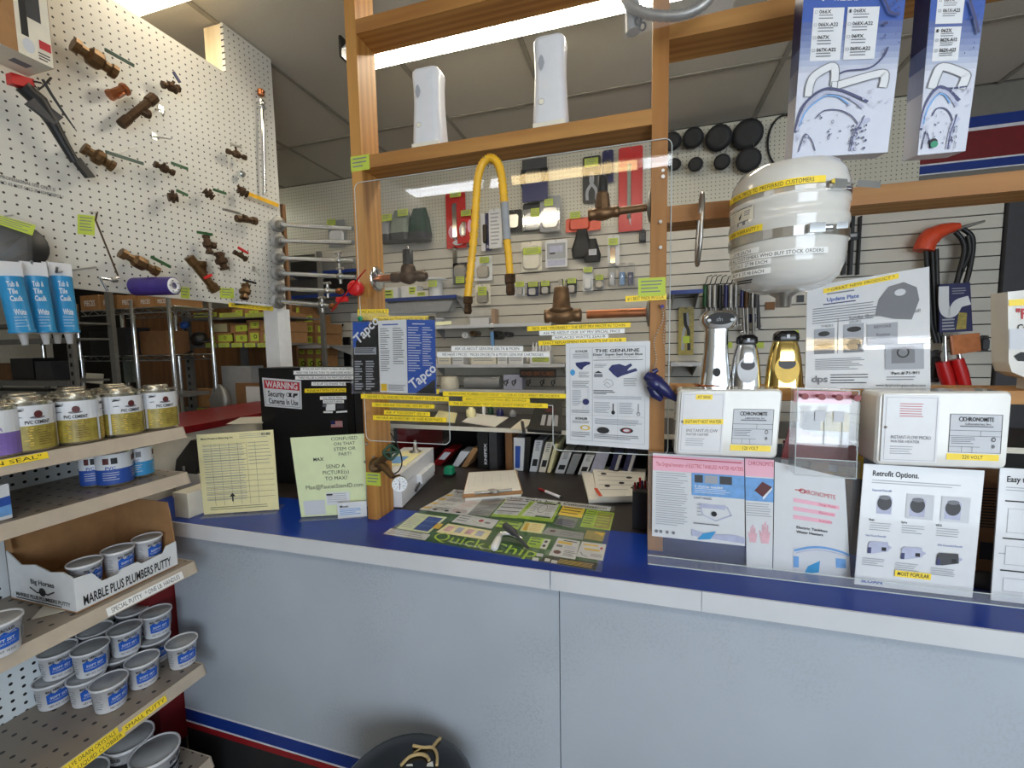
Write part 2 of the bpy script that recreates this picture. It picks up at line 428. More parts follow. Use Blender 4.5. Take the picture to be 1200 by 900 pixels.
class Print:
    """flat print laid on a surface; fn(u, v, lift) with u right, v down, both 0..1"""
    def __init__(s, fn, wm, hm, lift=0.0005):
        s.fn, s.wm, s.hm, s.lift = fn, wm, hm, lift; s.mb = MB(); s.mats = []
    def mi(s, m):
        if m not in s.mats: s.mats.append(m)
        return s.mats.index(m)
    def nl(s): s.lift += 0.00004; return s.lift
    def rect(s, u0, v0, u1, v1, mat, nu=1):
        L = s.nl(); k = s.mi(mat)
        for i in range(nu):
            a, b = u0+(u1-u0)*i/nu, u0+(u1-u0)*(i+1)/nu
            s.mb.add([s.fn(a, v1, L), s.fn(b, v1, L), s.fn(b, v0, L), s.fn(a, v0, L)], [(0, 1, 2, 3)], k)
        return s
    def poly(s, pts, mat):
        L = s.nl(); s.mb.add([s.fn(u, v, L) for u, v in pts], [list(range(len(pts)))[::-1]], s.mi(mat)); return s
    def ell(s, u, v, ru, rv, mat, n=14, a0=0, a1=360):
        return s.poly([(u+ru*math.cos(math.radians(a0+(a1-a0)*i/n)), v+rv*math.sin(math.radians(a0+(a1-a0)*i/n))) for i in range(n)], mat)
    def ring(s, u, v, ru, rv, mat, t=0.2, n=18):
        L = s.nl(); k = s.mi(mat); vs = []
        for i in range(n):
            a = 2*math.pi*i/n
            vs += [s.fn(u+ru*math.cos(a), v+rv*math.sin(a), L), s.fn(u+ru*(1-t)*math.cos(a), v+rv*(1-t)*math.sin(a), L)]
        s.mb.add(vs, [(2*i, 2*i+1, (2*i+3) % (2*n), (2*i+2) % (2*n)) for i in range(n)], k); return s
    def stroke(s, pts, t, mat):
        """polyline of width t (metres)"""
        L = s.nl(); k = s.mi(mat); asp = s.wm/s.hm
        for (a, b) in zip(pts[:-1], pts[1:]):
            dx, dy = (b[0]-a[0])*s.wm, (b[1]-a[1])*s.hm; d = math.hypot(dx, dy) or 1
            nx, ny = -dy/d*t/2/s.wm, dx/d*t/2/s.hm; ex, ey = dx/d*t*0.4/s.wm, dy/d*t*0.4/s.hm
            s.mb.add([s.fn(a[0]-nx-ex, a[1]-ny-ey, L), s.fn(b[0]-nx+ex, b[1]-ny+ey, L), s.fn(b[0]+nx+ex, b[1]+ny+ey, L), s.fn(a[0]+nx-ex, a[1]+ny-ey, L)], [(3, 2, 1, 0)], k)
        return s
    def curve(s, pts, t, mat, k=5):
        """smooth line of width t (metres) as one ribbon"""
        P = [V((a[0]*s.wm, a[1]*s.hm, 0)) for a in pts]; P = smooth_path(P, k); L = s.nl(); m = s.mi(mat); vs = []
        for i, q in enumerate(P):
            d = (P[min(i+1, len(P)-1)]-P[max(i-1, 0)]); d.normalize(); n = V((-d.y, d.x, 0))*t/2
            vs += [s.fn((q.x+n.x)/s.wm, (q.y+n.y)/s.hm, L), s.fn((q.x-n.x)/s.wm, (q.y-n.y)/s.hm, L)]
        s.mb.add(vs, [(2*i, 2*i+1, 2*i+3, 2*i+2) for i in range(len(P)-1)], m); return s
    def frame(s, u0, v0, u1, v1, t, mat):
        tu, tv = t/s.wm, t/s.hm
        s.rect(u0, v0, u1, v0+tv, mat); s.rect(u0, v1-tv, u1, v1, mat); s.rect(u0, v0, u0+tu, v1, mat); return s.rect(u1-tu, v0, u1, v1, mat)
    def text(s, t, u, v, h, mat, align='l', bold=0, w=None, rot=0.0, sq=1.0):
        """cap height h (fraction of sheet height), top of capitals at v; w = wanted width (fraction of sheet width)"""
        L = s.nl(); k = s.mi(mat); sc_ = h*s.hm/CAP; tot = sum(GL[(bold, c)][2] if (bold, c) in GL else 0.3 for c in t)
        wx = sc_*sq
        if w: wx = w*s.wm/max(tot, 0.1)
        full = tot*wx/s.wm
        off = {'l': 0, 'c': -full/2, 'r': -full}[align]*s.wm
        x = 0.0; ca, sa = math.cos(rot), math.sin(rot)
        for c in t:
            g = GL.get((bold, c)) or GL[(bold, ' ')]
            vs = []
            for (gx, gy) in g[0]:
                X = off+(x+gx)*wx; Yd = h*s.hm-gy*sc_
                vs.append(s.fn(u+(X*ca-Yd*sa)/s.wm, v+(X*sa+Yd*ca)/s.hm, L))
            if g[1]: s.mb.add(vs, g[1], k)
            x += g[2]
        return s
    def lines(s, u0, v0, u1, v1, n, mat, fill=0.42, rag=0.35, nu=1):
        dv = (v1-v0)/n
        for i in range(n):
            e = u1-(u1-u0)*rag*random.random()*(1 if i % 3 == 2 else 0.4)
            s.rect(u0, v0+dv*i, e, v0+dv*(i+fill), mat, nu)
        return s
    def done(s, parent, name='printed_matter'):
        return s.mb.build(name, s.mats, parent) if s.mb.f else None
def quad_fn(q, n):
    bl, br, tr, tl = q; n = V(n)
    def fn(u, v, L): return (tl*(1-u)+tr*u)*(1-v)+(bl*(1-u)+br*u)*v+n*L
    return fn
def quad_print(q, n, lift=0.0005):
    q = [V(p) for p in q]
    return Print(quad_fn(q, V(n).normalized()), (q[1]-q[0]).length, (q[3]-q[0]).length, lift)
def normal(q):
    return (q[1]-q[0]).cross(q[3]-q[0]).normalized()      # towards the reader for bl, br, tr, tl
def qY(pts, Y): return [pY(x, y, Y) for x, y in pts]
def qX(pts, X): return [pX(x, y, X) for x, y in pts]
def rectY(x0, y0, x1, y1, Y):
    """an upright rectangle on plane Y whose middle matches the pixel box"""
    l = (pY(x0, (y0+y1)/2, Y).x); r = (pY(x1, (y0+y1)/2, Y).x); xm = (x0+x1)/2
    t = pY(xm, y0, Y).z; b = pY(xm, y1, Y).z
    return l, r, b, t
def sheet(name, q, t, mat, label, cat, group=None, parent=None):
    q = [V(p) for p in q]; n = normal(q)
    o = MB().slab(q, -n*t).build(name, mat, parent)
    if parent is None: tag(o, label, cat, group)
    elif label: o['label'] = label
    return o, quad_print(q, n)
def strip(parent, q, text, mat='tape_yellow', ink='ink', bold=0, name='label_strip', pad=0.05, capf=0.55):
    """a strip of label tape with its lettering, one part"""
    q = [V(p) for p in q]; n = normal(q); p = quad_print(q, n, 0.0003)
    p.mb.slab([a+n*0.0003 for a in q], -n*0.0003, p.mi(mat))
    if text: p.text(text, 0.5, (1-capf)/2, capf, ink, 'c', bold, w=1-2*pad)
    return p.mb.build(name, p.mats, parent)

# ================================================================== THE SETTING
XL, XR, YF = -5.4, 3.4, -2.5
struct(MB().box((XL, YF, -0.1), (XR, YB+0.1, 0.0)).build('floor', 'floor_vinyl'))
ceil = struct(MB().box((XL, YF, ZT+0.02), (XR, YB+0.1, ZT+0.12)).build('ceiling', 'dark_gap'))
gx = [-0.53+0.6*k for k in range(-8, 7)]; gy = [2.55-1.2*k for k in range(-1, 6)]
tile_me = None
LIT = set()
for i in range(len(gx)-1):
    for j in range(len(gy)-1):
        x0, x1, y1, y0 = gx[i], gx[i+1], gy[j], gy[j+1]
        if y0 > YB-0.1 or x1 > XR+0.2: continue
        if any(abs(x0-a) < 0.05 and abs(y0-b) < 0.05 for a, b in LIT): continue
        ye = min(y1, YB)
        m = MB().box((x0+0.006, y0+0.006, ZT), (x1-0.006, ye-0.006, ZT+0.016))
        m.build('ceiling_tile', 'ceiling_tile', ceil)
bars = MB()
for x in gx: bars.box((x-0.012, YF, ZT-0.006), (x+0.012, YB, ZT-0.001))
for y in gy[1:]: bars.box((XL, y-0.012, ZT-0.0065), (XR, y+0.012, ZT-0.0012))
bars.build('ceiling_grid', 'ceiling_bar', ceil)
t = thing('ceiling_light', 'bright wraparound ceiling light above the top edge of the pegboard', 'light', (-2.05, 1.2, 2.945))
MB().prism([(1.07, 2.965), (1.10, 2.945), (1.34, 2.945), (1.371, 2.965), (1.371, 2.99), (1.07, 2.99)], (-2.75, 0, 0), (0, 1, 0), (0, 0, 1), (1.32, 0, 0)).build('lens', 'lens_warm', t)
MB().box((-2.76, 1.06, 2.9905), (-1.42, 1.38, ZT-0.007)).build('housing', 'white', t)
# back wall: pegboard above, slatwall below, painted bands on the right
wb = struct(MB().box((XL, YB+0.022, 0), (XR, YB+0.12, ZT+0.02)).build('wall_back', 'wall_grey'))
MB().box((-3.9, YB, 2.435), (1.535, YB+0.014, ZT-0.004)).build('pegboard_panel', 'peg_x', wb)
zs0 = pY(530, 302.7, YB).z
MB().box((-2.66, YB+0.012, 0.3), (1.93, YB+0.02, 2.44)).build('slatwall_backing', 'dark_gap', wb)
k = 2
while zs0+k*0.0762 > 0.5:
    zt = zs0+k*0.0762; 
    zb = zt-0.0762+0.0065
    zt2 = min(zt, 2.433)
    if zb < zt2-0.01: MB().box((-2.66, YB-0.002, zb), (1.93, YB+0.012, zt2)).build('slat', 'slat', wb)
    k -= 1
def band(a, b, mat): MB().box((1.535, YB+0.012, a), (XR, YB+0.021, b)).build('painted_band', mat, wb)
zq = lambda y: pY(1200, y, YB).z
band(zq(141), zq(128), 'stripe_blue'); band(zq(145), zq(141), 'stripe_white'); band(zq(179), zq(145), 'maroon')
band(zq(181), zq(179), 'stripe_white'); band(zq(191), zq(181), 'stripe_blue'); band(zq(192.5), zq(191), 'stripe_white')
# dark door at the right end of the slatwall
d = struct(MB().box((1.935, YB-0.03, 0.0), (2.9, YB+0.012, 2.39)).build('door_1', 'charcoal'))
MB().box((1.99, YB-0.034, 0.15), (2.84, YB-0.03, 1.1)).build('door_panel', 'charcoal', d)
MB().ball((2.02, YB-0.06, 1.0), 0.03).build('door_knob', 'steel', d)
struct(MB().box((XL-0.1, YF, 0), (XL, YB+0.1, ZT+0.02)).build('wall_left', 'wall_paint'))
struct(MB().box((XR, YF, 0), (XR+0.1, YB+0.1, ZT+0.02)).build('wall_right', 'wall_paint'))
f = MB()
f.box((XL, YF-0.1, 0), (XR, YF, 0.5)); f.box((XL, YF-0.1, 2.65), (XR, YF, ZT+0.02)); f.box((XL, YF-0.1, 0.5), (0.5, YF, 2.65)); f.box((3.1, YF-0.1, 0.5), (XR, YF, 2.65))
struct(f.build('wall_front', 'wall_paint'))
wn = struct(MB().box((0.5, YF-0.06, 0.5), (3.1, YF-0.05, 2.65)).build('window_1', 'plexi'))
f = MB()
for x in (0.5, 1.75, 3.05): f.box((x, YF-0.09, 0.5), (x+0.05, YF-0.02, 2.65))
f.box((0.5, YF-0.09, 0.5), (3.1, YF-0.02, 0.56)); f.box((0.5, YF-0.09, 2.59), (3.1, YF-0.02, 2.65))
f.build('window_frame', 'steel', wn)

# pegboard partition on the left, hung from studs
ye = pX(318, 80, XP).y; ys = pX(263, 60, XP).y
part = struct(MB().box((XP-0.015, -1.4, 1.825), (XP, ye, 2.80)).build('wall_partition', 'peg_y', origin=(XP, 0, 1.83)))
MB().box((XP-0.015, ys, 2.80), (XP, ye, ZT-0.006)).build('upper_pegboard', 'peg_y', part)
MB().box((XP-0.105, ys, 1.9), (XP-0.0155, ys+0.04, ZT-0.008)).build('stud', 'pine_lit', part)
MB().box((XP-0.105, -1.2, 1.83), (XP-0.0155, -1.16, 2.8)).build('stud', 'pine_z', part)
MB().box((XP-0.105, ye-0.045, 1.9), (XP-0.0155, ye-0.004, ZT-0.008)).build('stud', 'pine_z', part)
strip(part, [pX(275, 357.5, XP+0.001), pX(319, 361.5, XP+0.001), pX(319, 357, XP+0.001), pX(275, 352.5, XP+0.001)], '', 'tape_white')
strip(part, [pX(268, 359.5, XP+0.001), pX(320, 364.5, XP+0.001), pX(320, 359.5, XP+0.001), pX(268, 354.5, XP+0.001)], 'PROFESSIONAL USE ONLY NOT SOLD IN HOME DEPOT')
q = [pX(0, 217, XP+0.0006), pX(76, 236, XP+0.0006), pX(76, 223, XP+0.0006), pX(0, 204, XP+0.0006)]
p = quad_print(q, (1, 0, 0)); p.text('PROFESSIONAL USE ONLY IS', 0.0, 0.05, 0.30, 'ink', w=0.84); p.text('NO AS, NOT SOLD IN HOME DEPOT *', 0.0, 0.55, 0.30, 'ink', w=0.98); p.done(part)
# white painted end post under the pegboard
yc = pX(327, 400, XP+0.02).y
a = pY(311, 400, yc).x
c = MB().box((a, yc, 0.0), (XP+0.02, yc+0.045, 1.824)); c.box((a+0.012, yc+0.045, 0), (XP+0.008, yc+0.09, 1.824))
tag(c.build('support_post', 'white'), 'white painted wooden support post under the far end of the pegboard', 'post')

# ================================================================== COUNTER
YC = 1.055
ct = thing('service_counter', 'long grey service counter with blue laminate top and striped base', 'counter', (0, 1.2, 0))
XA, XB = -1.60, 1.75
MB().box((XA-0.22, YC+0.004, ZC-0.04), (XB, 1.345, ZC)).build('blue_top', 'counter_blue', ct)
MB().box((XA, 1.346, ZC-0.04), (XB, 2.03, ZC-0.001)).build('desk_top', 'desk_brown', ct)
s1 = pY(645, 680, YC).x; s2 = pY(822, 705, YC).x
for a, b in ((XA, s1-0.0012), (s1+0.0012, s2-0.0006), (s2+0.0006, XB)):
    MB().box((a, YC-0.002, ZC-0.049), (b, YC+0.0035, ZC-0.0005)).build('edge_strip', 'counter_edge', ct)
sp_ = pY(656, 760, YC+0.03).x
zst = 0.318
for a, b in ((XA, sp_-0.0012), (sp_+0.0012, XB)):
    MB().box((a, YC+0.03, zst), (b, YC+0.05, ZC-0.041)).build('front_panel', 'counter_face', ct)
for a, b, m, o in ((zst-0.006, zst, 'stripe_white', 0.001), (zst-0.052, zst-0.006, 'stripe_blue', 0), (zst-0.058, zst-0.052, 'stripe_white', 0.001), (zst-0.082, zst-0.058, 'stripe_red', 0), (0.0, zst-0.082, 'kick_black', -0.001)):
    MB().box((XA, YC+0.03-o, a), (XB, YC+0.05, b)).build('base_stripe', m, ct)
MB().box((XA, YC+0.051, 0.0), (XB, YC+0.07, ZC-0.041)).build('carcass', 'dark_gap', ct)
MB().box((XA-0.0, 2.0, 0.0), (XB, 2.03, ZC-0.041)).build('rear_panel', 'desk_brown', ct)
# maroon end panel between gondola and counter
rp_ = MB().box((-1.70, 1.003, 0.20), (-1.605, YC+0.035, 0.98)); rp_.box((-1.70, 1.003, 0.0), (-1.61, YC+0.03, 0.20), 1)
tag(rp_.build('end_panel', ['maroon', 'kick_black']), 'dark red end panel where the counter meets the tan shelving', 'panel')

# ================================================================== TIMBER FRAME on the counter
tf = thing('timber_frame', 'pine timber frame of posts and cross beams standing on the counter', 'frame', (-0.4, 1.29, ZC))
D2 = YP+0.1
def beam(x0, x1, z0, z1, name='beam', y0=YP, y1=D2, mat='pine_x'): return MB().box((x0, y0, z0), (x1, y1, z1)).build(name, mat, tf)
lpx0, lpx1 = pY(431, 600, YP).x, pY(442, 600, YP).x
lpx0, lpx1 = -0.888, -0.850
rpx0, rpx1 = 0.026, 0.066
MB().box((lpx0, YP, ZC), (lpx1, D2, ZT-0.007)).build('post', 'pine_z', tf)
MB().box((rpx0, YP, ZC), (rpx1, D2, ZT-0.007)).build('post', 'pine_z', tf)
zl0 = pY(600, 171, YP).z; zl1 = pY(600, 154, YP).z
beam(lpx1, rpx0, zl0, zl1)
zu0 = pY(416, 40, YP).z; beam(lpx1, rpx0, zu0, zu0+0.042)
zr0 = pY(786, 46, YP).z; beam(rpx1, 1.75, zr0, zr0+0.042)
zm0 = pY(990, 242, YP).z; beam(rpx1, 1.75, zm0, zm0+0.042)
zsh = pY(860, 455, YP).z
beam(rpx1, 1.75, zsh-0.03, zsh, 'shelf_board', YP, YP+0.14)
MB().box((1.71, YP, ZC), (1.75, D2, ZT-0.007)).build('post', 'pine_z', tf)
print('beam z', zl0, zl1, zu0, zr0, zm0, zsh)
for x, y, in ((440, 532), (427, 541), (428, 456)):
    pass
# green price tickets and lettering stuck on the posts
def ticket(parent, x0, y0, x1, y1, Y, mat='tag_green', n=3, name='price_ticket', ink='ink'):
    l, r, b, t = rectY(x0, y0, x1, y1, Y)
    q = [V((l, Y, b)), V((r, Y, b)), V((r, Y, t)), V((l, Y, t))]
    p = quad_print(q, (0, -1, 0), 0.0003); p.mb.slab(q, (0, 0.0005, 0), p.mi(mat))
    p.lines(0.1, 0.15, 0.9, 0.9, n, 'ink_grey', 0.35)
    return p.mb.build(name, p.mats, parent)
ticket(tf, 411, 182, 433, 200, YP-0.001); ticket(tf, 429, 554, 446, 569, YP-0.001)
strip(tf, qY([(419, 369), (455.5, 368.5), (455.5, 362), (419, 362.5)], YP-0.001), 'CHICAGO FAULT')
strip(tf, qY([(419, 375.5), (456, 374.5), (456, 368.5), (419, 369.5)], YP-0.001), 'WE FIX IT ALL BETTER')
# sc rew heads
for (x, y) in ((777, 200), (428, 541), (438, 535)):
    c = pY(x, y, YP); MB().cyl(c, c+V((0, -0.003, 0)), 0.0042, 10).build('screw', 'steel', tf)

# clear acrylic guard between the posts with a speaking notch
XG0, XG1 = pY(424, 400, YP-0.003).x, pY(785, 350, YP-0.003).x
pg_top = pY(775, 163, YP-0.003).z; pgb = pY(700, 530, YP-0.003).z; pgn = pY(590, 474, YP-0.003).z
n0, n1 = pY(527, 500, YP-0.003).x, pY(648, 500, YP-0.003).x
def arc(cx, cz, r, a0, a1, n=5): return [(cx+r*math.cos(math.radians(a0+(a1-a0)*i/n)), cz+r*math.sin(math.radians(a0+(a1-a0)*i/n))) for i in range(n+1)]
r = 0.02
out = arc(XG0+r, pgb+r, r, 180, 270)+arc(n0-r, pgb+r, r, 270, 360)+[(n0, pgn), (n1, pgn)]+arc(n1+r, pgb+r, r, 180, 270)+arc(XG1-r, pgb+r, r, 270, 360)+arc(XG1-r, pg_top-r, r, 0, 90)+arc(XG0+r, pg_top-r, r, 90, 180)
guard = MB().prism([(a, b) for a, b in out], (0, YP-0.001, 0), (1, 0, 0), (0, 0, 1), (0, -0.005, 0)).build('acrylic_guard', 'plexi')
tag(guard, 'clear acrylic sneeze guard screwed to the two posts above the counter', 'guard')
YG = YP-0.0065
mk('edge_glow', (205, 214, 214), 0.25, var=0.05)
eg = MB()
for i in range(len(out)):
    a, b = out[i], out[(i+1) % len(out)]
    eg.tube([(a[0], YG+0.003, a[1]), (b[0], YG+0.003, b[1])], 0.0014, 4, caps=False)
eg.build('polished_edge', 'edge_glow', guard)
def gs(x0, y0, x1, y1, text, mat='tape_yellow', th=7.0, **k):
    """label tape on the guard from (x0,y0) to (x1,y1) = left and right ends of its top edge"""
    return strip(guard, qY([(x0, y0+th), (x1, y1+th), (x1, y1), (x0, y0)], YG), text, mat, **k)
gs(437, 371, 510, 370, 'GENUINE FACTORY PARTS WORK BEST', th=8)
gs(502, 370, 510, 369.5, '', th=11)
gs(503, 378, 529, 376, '', 'cream_paper', th=4)
gs(423, 461.5, 526, 465, '* GENUINE IS STILL AVAILABLE WE EITHER HAVE IT OR CAN GET IT', th=5.5)
gs(436, 471.5, 509, 474, 'NEW GENUINE PARTS ARE 100% BETTER !', th=5)
gs(450, 480.5, 504, 483, "ASK IF YOU DON'T SEE IT !", th=5)
gs(437, 486.5, 523, 489.5, 'WE HAVE AN INVENTORY OF OVER 40,000 PARTS', th=5.5)
gs(505, 456, 514.5, 456, '', th=5.5)
gs(519, 458.5, 664, 461.5, "PROFESSIONAL PLUMBERS DON'T FORGET TO LOOK AT OUR CURRENT SPECIALS BOOK", th=5.5)
gs(542, 464.8, 621, 466.8, 'ASK US TO SHOW YOU BIG SAVINGS', th=5.3)
gs(526, 470, 642, 473, "THE 8 SPECIALS ARE VERY GOOD, DON'T FORGET TO LOOK", th=5.3)
gs(618, 382.5, 739, 377.8, 'RICK HAS " PROBABLY " THE BEST PRV PRICES IN TOWN', th=5.6)
gs(632, 387.8, 732, 385, 'ASK ME ABOUT OUR 3/4" PRV SPECIAL PRICE', 'tape_white', th=5.4)
gs(647, 393.5, 713, 391.5, 'REPLACES WATTS 25AUB', 'tape_white', th=4.8)
gs(631, 399.5, 734, 395.5, 'EXACT REPLACEMENT FOR WATTS 3/4" 25 AUB', th=5.5)
gs(529, 405.5, 613, 405.5, 'ASK US ABOUT GENUINE DELTA & MOEN', 'tape_white', th=6)
gs(512, 412.5, 644, 412.5, 'WE HAVE 3 PRICES / PIECES ON DELTA & MOEN GENUINE CARTRIDGES', 'tape_white', th=6)
gs(733, 347, 781, 344, '# 1 BEST MADE IN U.S.A.', th=7)
ticket(guard, 748, 325.5, 780, 347, YG-0.0004, n=4)
for x, y in ((777, 207), (430, 520), (774, 290), (774, 260)):
    c = pY(x, y, YG); MB().cyl(c, c+V((0, -0.003, 0)), 0.0045, 10).build('screw', 'steel', guard)

# ================================================================== fluorescent strip lights
def striplight(x0, x1, y, z, mats, label, group=None, chain=True, w=0.16):
    t = thing('strip_light', label, 'light', ((x0+x1)/2, y, z), group)
    b = MB(); b.prism([(-w/2, 0.0), (-w/4, 0.05), (w/4, 0.05), (w/2, 0.0), (w/2-0.006, 0.0), (w/4, 0.042), (-w/4, 0.042), (-w/2+0.006, 0.0)], (x0, y, z), (0, 1, 0), (0, 0, 1), (x1-x0, 0, 0))
    b.build('reflector', 'white', t)
    for x in (x0-0.012, x1): MB().box((x, y-w/2, z-0.03), (x+0.012, y+w/2, z+0.055)).build('end_cap', 'black', t)
    n = len(mats)
    for i, m in enumerate(mats):
        a, c = x0+(x1-x0)*i/n+0.02, x0+(x1-x0)*(i+1)/n-0.02
        for dy in (-0.038, 0.038):
            MB().cyl((a, y+dy, z-0.012), (c, y+dy, z-0.012), 0.017, 10).build('lamp_tube', m, t)
    if chain:
        for x in (x0+0.12, x1-0.12):
            k = MB()
            zz = z+0.05; i = 0
            while zz < ZT-0.012:
                k.tube([(x+0.006*math.cos(a)*(i % 2), y+0.006*math.cos(a)*((i+1) % 2), zz+0.010+0.011*math.sin(a)) for a in [j*math.pi/4 for j in range(8)]], 0.0016, 4, closed=True)
                zz += 0.017; i += 1
            k.build('chain', 'steel', t)
    return t
q = pZ(437, 81, 2.90); e0 = pZ(389, 46, 2.90)
striplight(-4.15, -2.95, 2.74, 2.9, ['tube_dim'], 'unseen strip light added behind the pegboard to brighten the back wall')  # hidden fixture added to brighten the left part of the back wall
striplight(e0.x, e0.x+1.5, q.y-0.08, 2.90, ['tube_back'], 'strip light with black ends hanging behind the top pine beam')
striplight(-1.98, 0.98, -0.72, 2.85, ['tube_cool', 'tube_warm', 'tube_cool'], 'row of strip lights hanging over the customer side of the shop')
striplight(1.05, 2.4, -0.72, 2.85, ['tube_warm', 'tube_cool', 'tube_cool'], 'strip light hanging over the right side of the shop')

# ================================================================== TAN GONDOLA SHELVING on the left
GY0, GY1 = -0.6, 0.993        # along Y
GXB, GXF = -1.69, -1.37
gon = thing('gondola_shelving', 'tan metal gondola shelving with perforated white back beside the counter', 'shelving', (-1.55, 0.3, 0))
MB().box((GXB-0.02, GY0, 0.05), (GXB, GY1-0.004, 1.395)).build('back_panel', 'gondola_back', gon)
MB().box((GXB-0.03, GY1-0.003, 0.0), (GXB+0.012, GY1+0.008, 1.40)).build('upright', 'shelf_tan', gon)
SH = {}
def lip_q(z, a, b, t=0.0, h=1.0):
    """label rectangle on the sloping price channel of the shelf at height z"""
    n = V((0.034, 0, 0.012)).normalized()*0.0008
    t0, t1 = t, t+h
    P = lambda y, k: V((GXF+0.001+0.012*k, y, z-0.0345*k))+n
    return [P(a, t1), P(b, t1), P(b, t0), P(a, t0)]
mk_holes('shelf_perf', (150, 138, 124), (46, 42, 38), 'X', 'Y', pitch=0.042, rad=0.0055, rough=0.45)
for nm, z in (('A', 1.388), ('B', 1.243), ('C', 0.950), ('D', 0.600), ('E', 0.268)):
    SH[nm] = z
    s = MB().box((GXB, GY0, z-0.022), (GXF, GY1, z-0.002)).build('shelf', 'shelf_perf', gon)
    m = MB(); m.prism([(0, 0), (0.0125, -0.0345), (0.0095, -0.0355), (-0.003, -0.002)], (GXF, GY0, z), (1, 0, 0), (0, 0, 1), (0, GY1-GY0+0.003, 0))
    m.build('price_channel', 'lip_tan', s)
    m = MB(); m.prism([(-0.30, -0.002), (0.0, 0.0), (0.0125, -0.0345), (0.006, -0.036), (-0.30, -0.05)], (GXF, GY1, z), (1, 0, 0), (0, 0, 1), (0, 0.003, 0))
    m.build('shelf_end', 'lip_tan', s)
    SH[nm+'o'] = s
MB().box((GXB, GY0, 0.0), (GXF+0.008, GY1, 0.24)).build('plinth', 'shelf_tan', gon)
def lip(nm, xa, xb, text, mat, t=0.08, h=0.8):
    z = SH[nm]; a, b = pX(xa[0], xa[1], GXF).y, pX(xb[0], xb[1], GXF).y
    strip(SH[nm+'o'], lip_q(z, a, b, t, h), text, mat)
z = SH['A']
strip(SH['Ao'], lip_q(z, 0.45, pX(55, 535, GXF).y, 0.05, 0.42), 'PTFE "SWAN SEAL"', 'tape_yellow')
strip(SH['Ao'], lip_q(z-0.014, 0.45, pX(71, 540, GXF+0.01).y, 0.08, 0.48), 'EL PON PIPE COMPOUND', 'tape_yellow')
lip('C', (123, 722), (212, 676), 'SPECIAL PUTTY   * ONE LB. HANDLES', 'tape_white', 0.3, 0.62)
lip('D', (60, 920), (138, 865), '100% LYE DRAIN CRYSTALS', 'tape_yellow', 0.05, 0.5)
lip('D', (85, 905), (143, 862), 'LIQUID CLOBBER', 'tape_yellow', 0.5, 0.48)
lip('D', (142, 861), (193, 822), 'SMALL PUTTY', 'tape_yellow', 0.28, 0.5)

# ------------------------------------------------ containers
CAMDIR = {}
def cyl_print(o, r, z0, z1, mid, span, r2=None):
    """print wrapped on a cylinder (or cone) around o; mid = world angle of the middle, span = arc in radians"""
    rr = r2 if r2 is not None else r
    def fn(u, v, L):
        a = mid+(u-0.5)*span; k = r+(rr-r)*v; k += L
        return V((o[0]+k*math.cos(a), o[1]+k*math.sin(a), z1+(z0-z1)*v))
    return Print(fn, r*span, z1-z0)
def make_can(name, label, r, h, style, mid, group=None):
    t = thing(name, label, 'can', (0, 0, 0), group)
    b = MB().lathe([(r*0.97, 0), (r, 0.002), (r, h-0.004), (r*1.02, h-0.002), (r*1.02, h), (r*0.93, h), (r*0.93, h-0.006), (r*0.6, h-0.007)], (0, 0, 0), (0, 0, 1), 24)
    b.build('can_body', 'tin', t)
    MB().lathe([(r*0.62, h-0.008), (r*0.62, h+0.010), (r*0.58, h+0.012), (r*0.3, h+0.012), (0.0001, h+0.012)], (0, 0, 0), (0, 0, 1), 18).build('screw_cap', 'tin', t)
    p = cyl_print((0, 0, 0), r+0.0003, 0.006, h-0.010, mid, 5.6)
    if style == 'cement':
        p.rect(0, 0, 1, 0.45, 'ink_white', 28); p.rect(0, 0.45, 1, 1, 'ink_olive', 28)
        for c in (0.2, 0.53, 0.86):
            p.rect(c-0.11, 0.0, c-0.09, 1, 'ink_lite', 1)
            p.ell(c-0.04, 0.13, 0.03, 0.05, 'ink', 10, 180, 360); p.text('* HERCULES', c-0.075, 0.05, 0.05, 'ink', w=0.07); p.ell(c-0.04, 0.27, 0.026, 0.03, 'ink_grey', 8, 180, 360)
            p.ell(c+0.075, 0.2, 0.028, 0.085, 'ink_brown', 10); p.ell(c+0.07, 0.27, 0.05, 0.03, 'ink_grey', 10); p.text('PVC CEMENT', c-0.01, 0.34, 0.075, 'ink', bold=1, w=0.16)
            p.lines(c-0.08, 0.5, c+0.04, 0.94, 8, 'ink_gold', 0.3); p.lines(c+0.06, 0.5, c+0.16, 0.94, 8, 'ink_brown', 0.18)
    elif style == 'primer':
        p.rect(0, 0, 1, 0.5, 'ink_white', 28); p.rect(0, 0.5, 1, 1, 'ink_purple', 28)
        for c in (0.2, 0.55, 0.85):
            p.ell(c, 0.22, 0.045, 0.09, 'ink_brown', 10); p.text('PRIMER', c-0.05, 0.38, 0.08, 'ink_purple', bold=1, w=0.13); p.lines(c-0.06, 0.55, c+0.06, 0.95, 7, 'ink_lite', 0.25)
    else:
        lo = 'ink_blue' if style == 'blue' else 'ink_aqua'
        p.rect(0, 0, 1, 0.5, 'ink_white', 28); p.rect(0, 0.5, 1, 1, lo, 28)
        for c in (0.2, 0.5, 0.8):
            p.rect(c-0.07, 0.12, c-0.01, 0.32, 'ink_brown', 2); p.rect(c+0.01, 0.12, c+0.07, 0.32, 'ink_grey' if style == 'aqua' else 'ink', 2)
            p.text('PVC', c-0.05, 0.4, 0.1, 'ink_blue', bold=1, w=0.1); p.lines(c-0.08, 0.6, c+0.08, 0.9, 4, 'ink_lite', 0.25, nu=3)
    p.done(t, 'wrap_label')
    return t
def stand(t, px, py, z, rot=0.0):
    """put thing t with the middle of its foot at the pixel, on height z"""
    p = pZ(px, py, z); t.location = p; t.rotation_euler = (0, 0, rot); return p
A = SH['A']
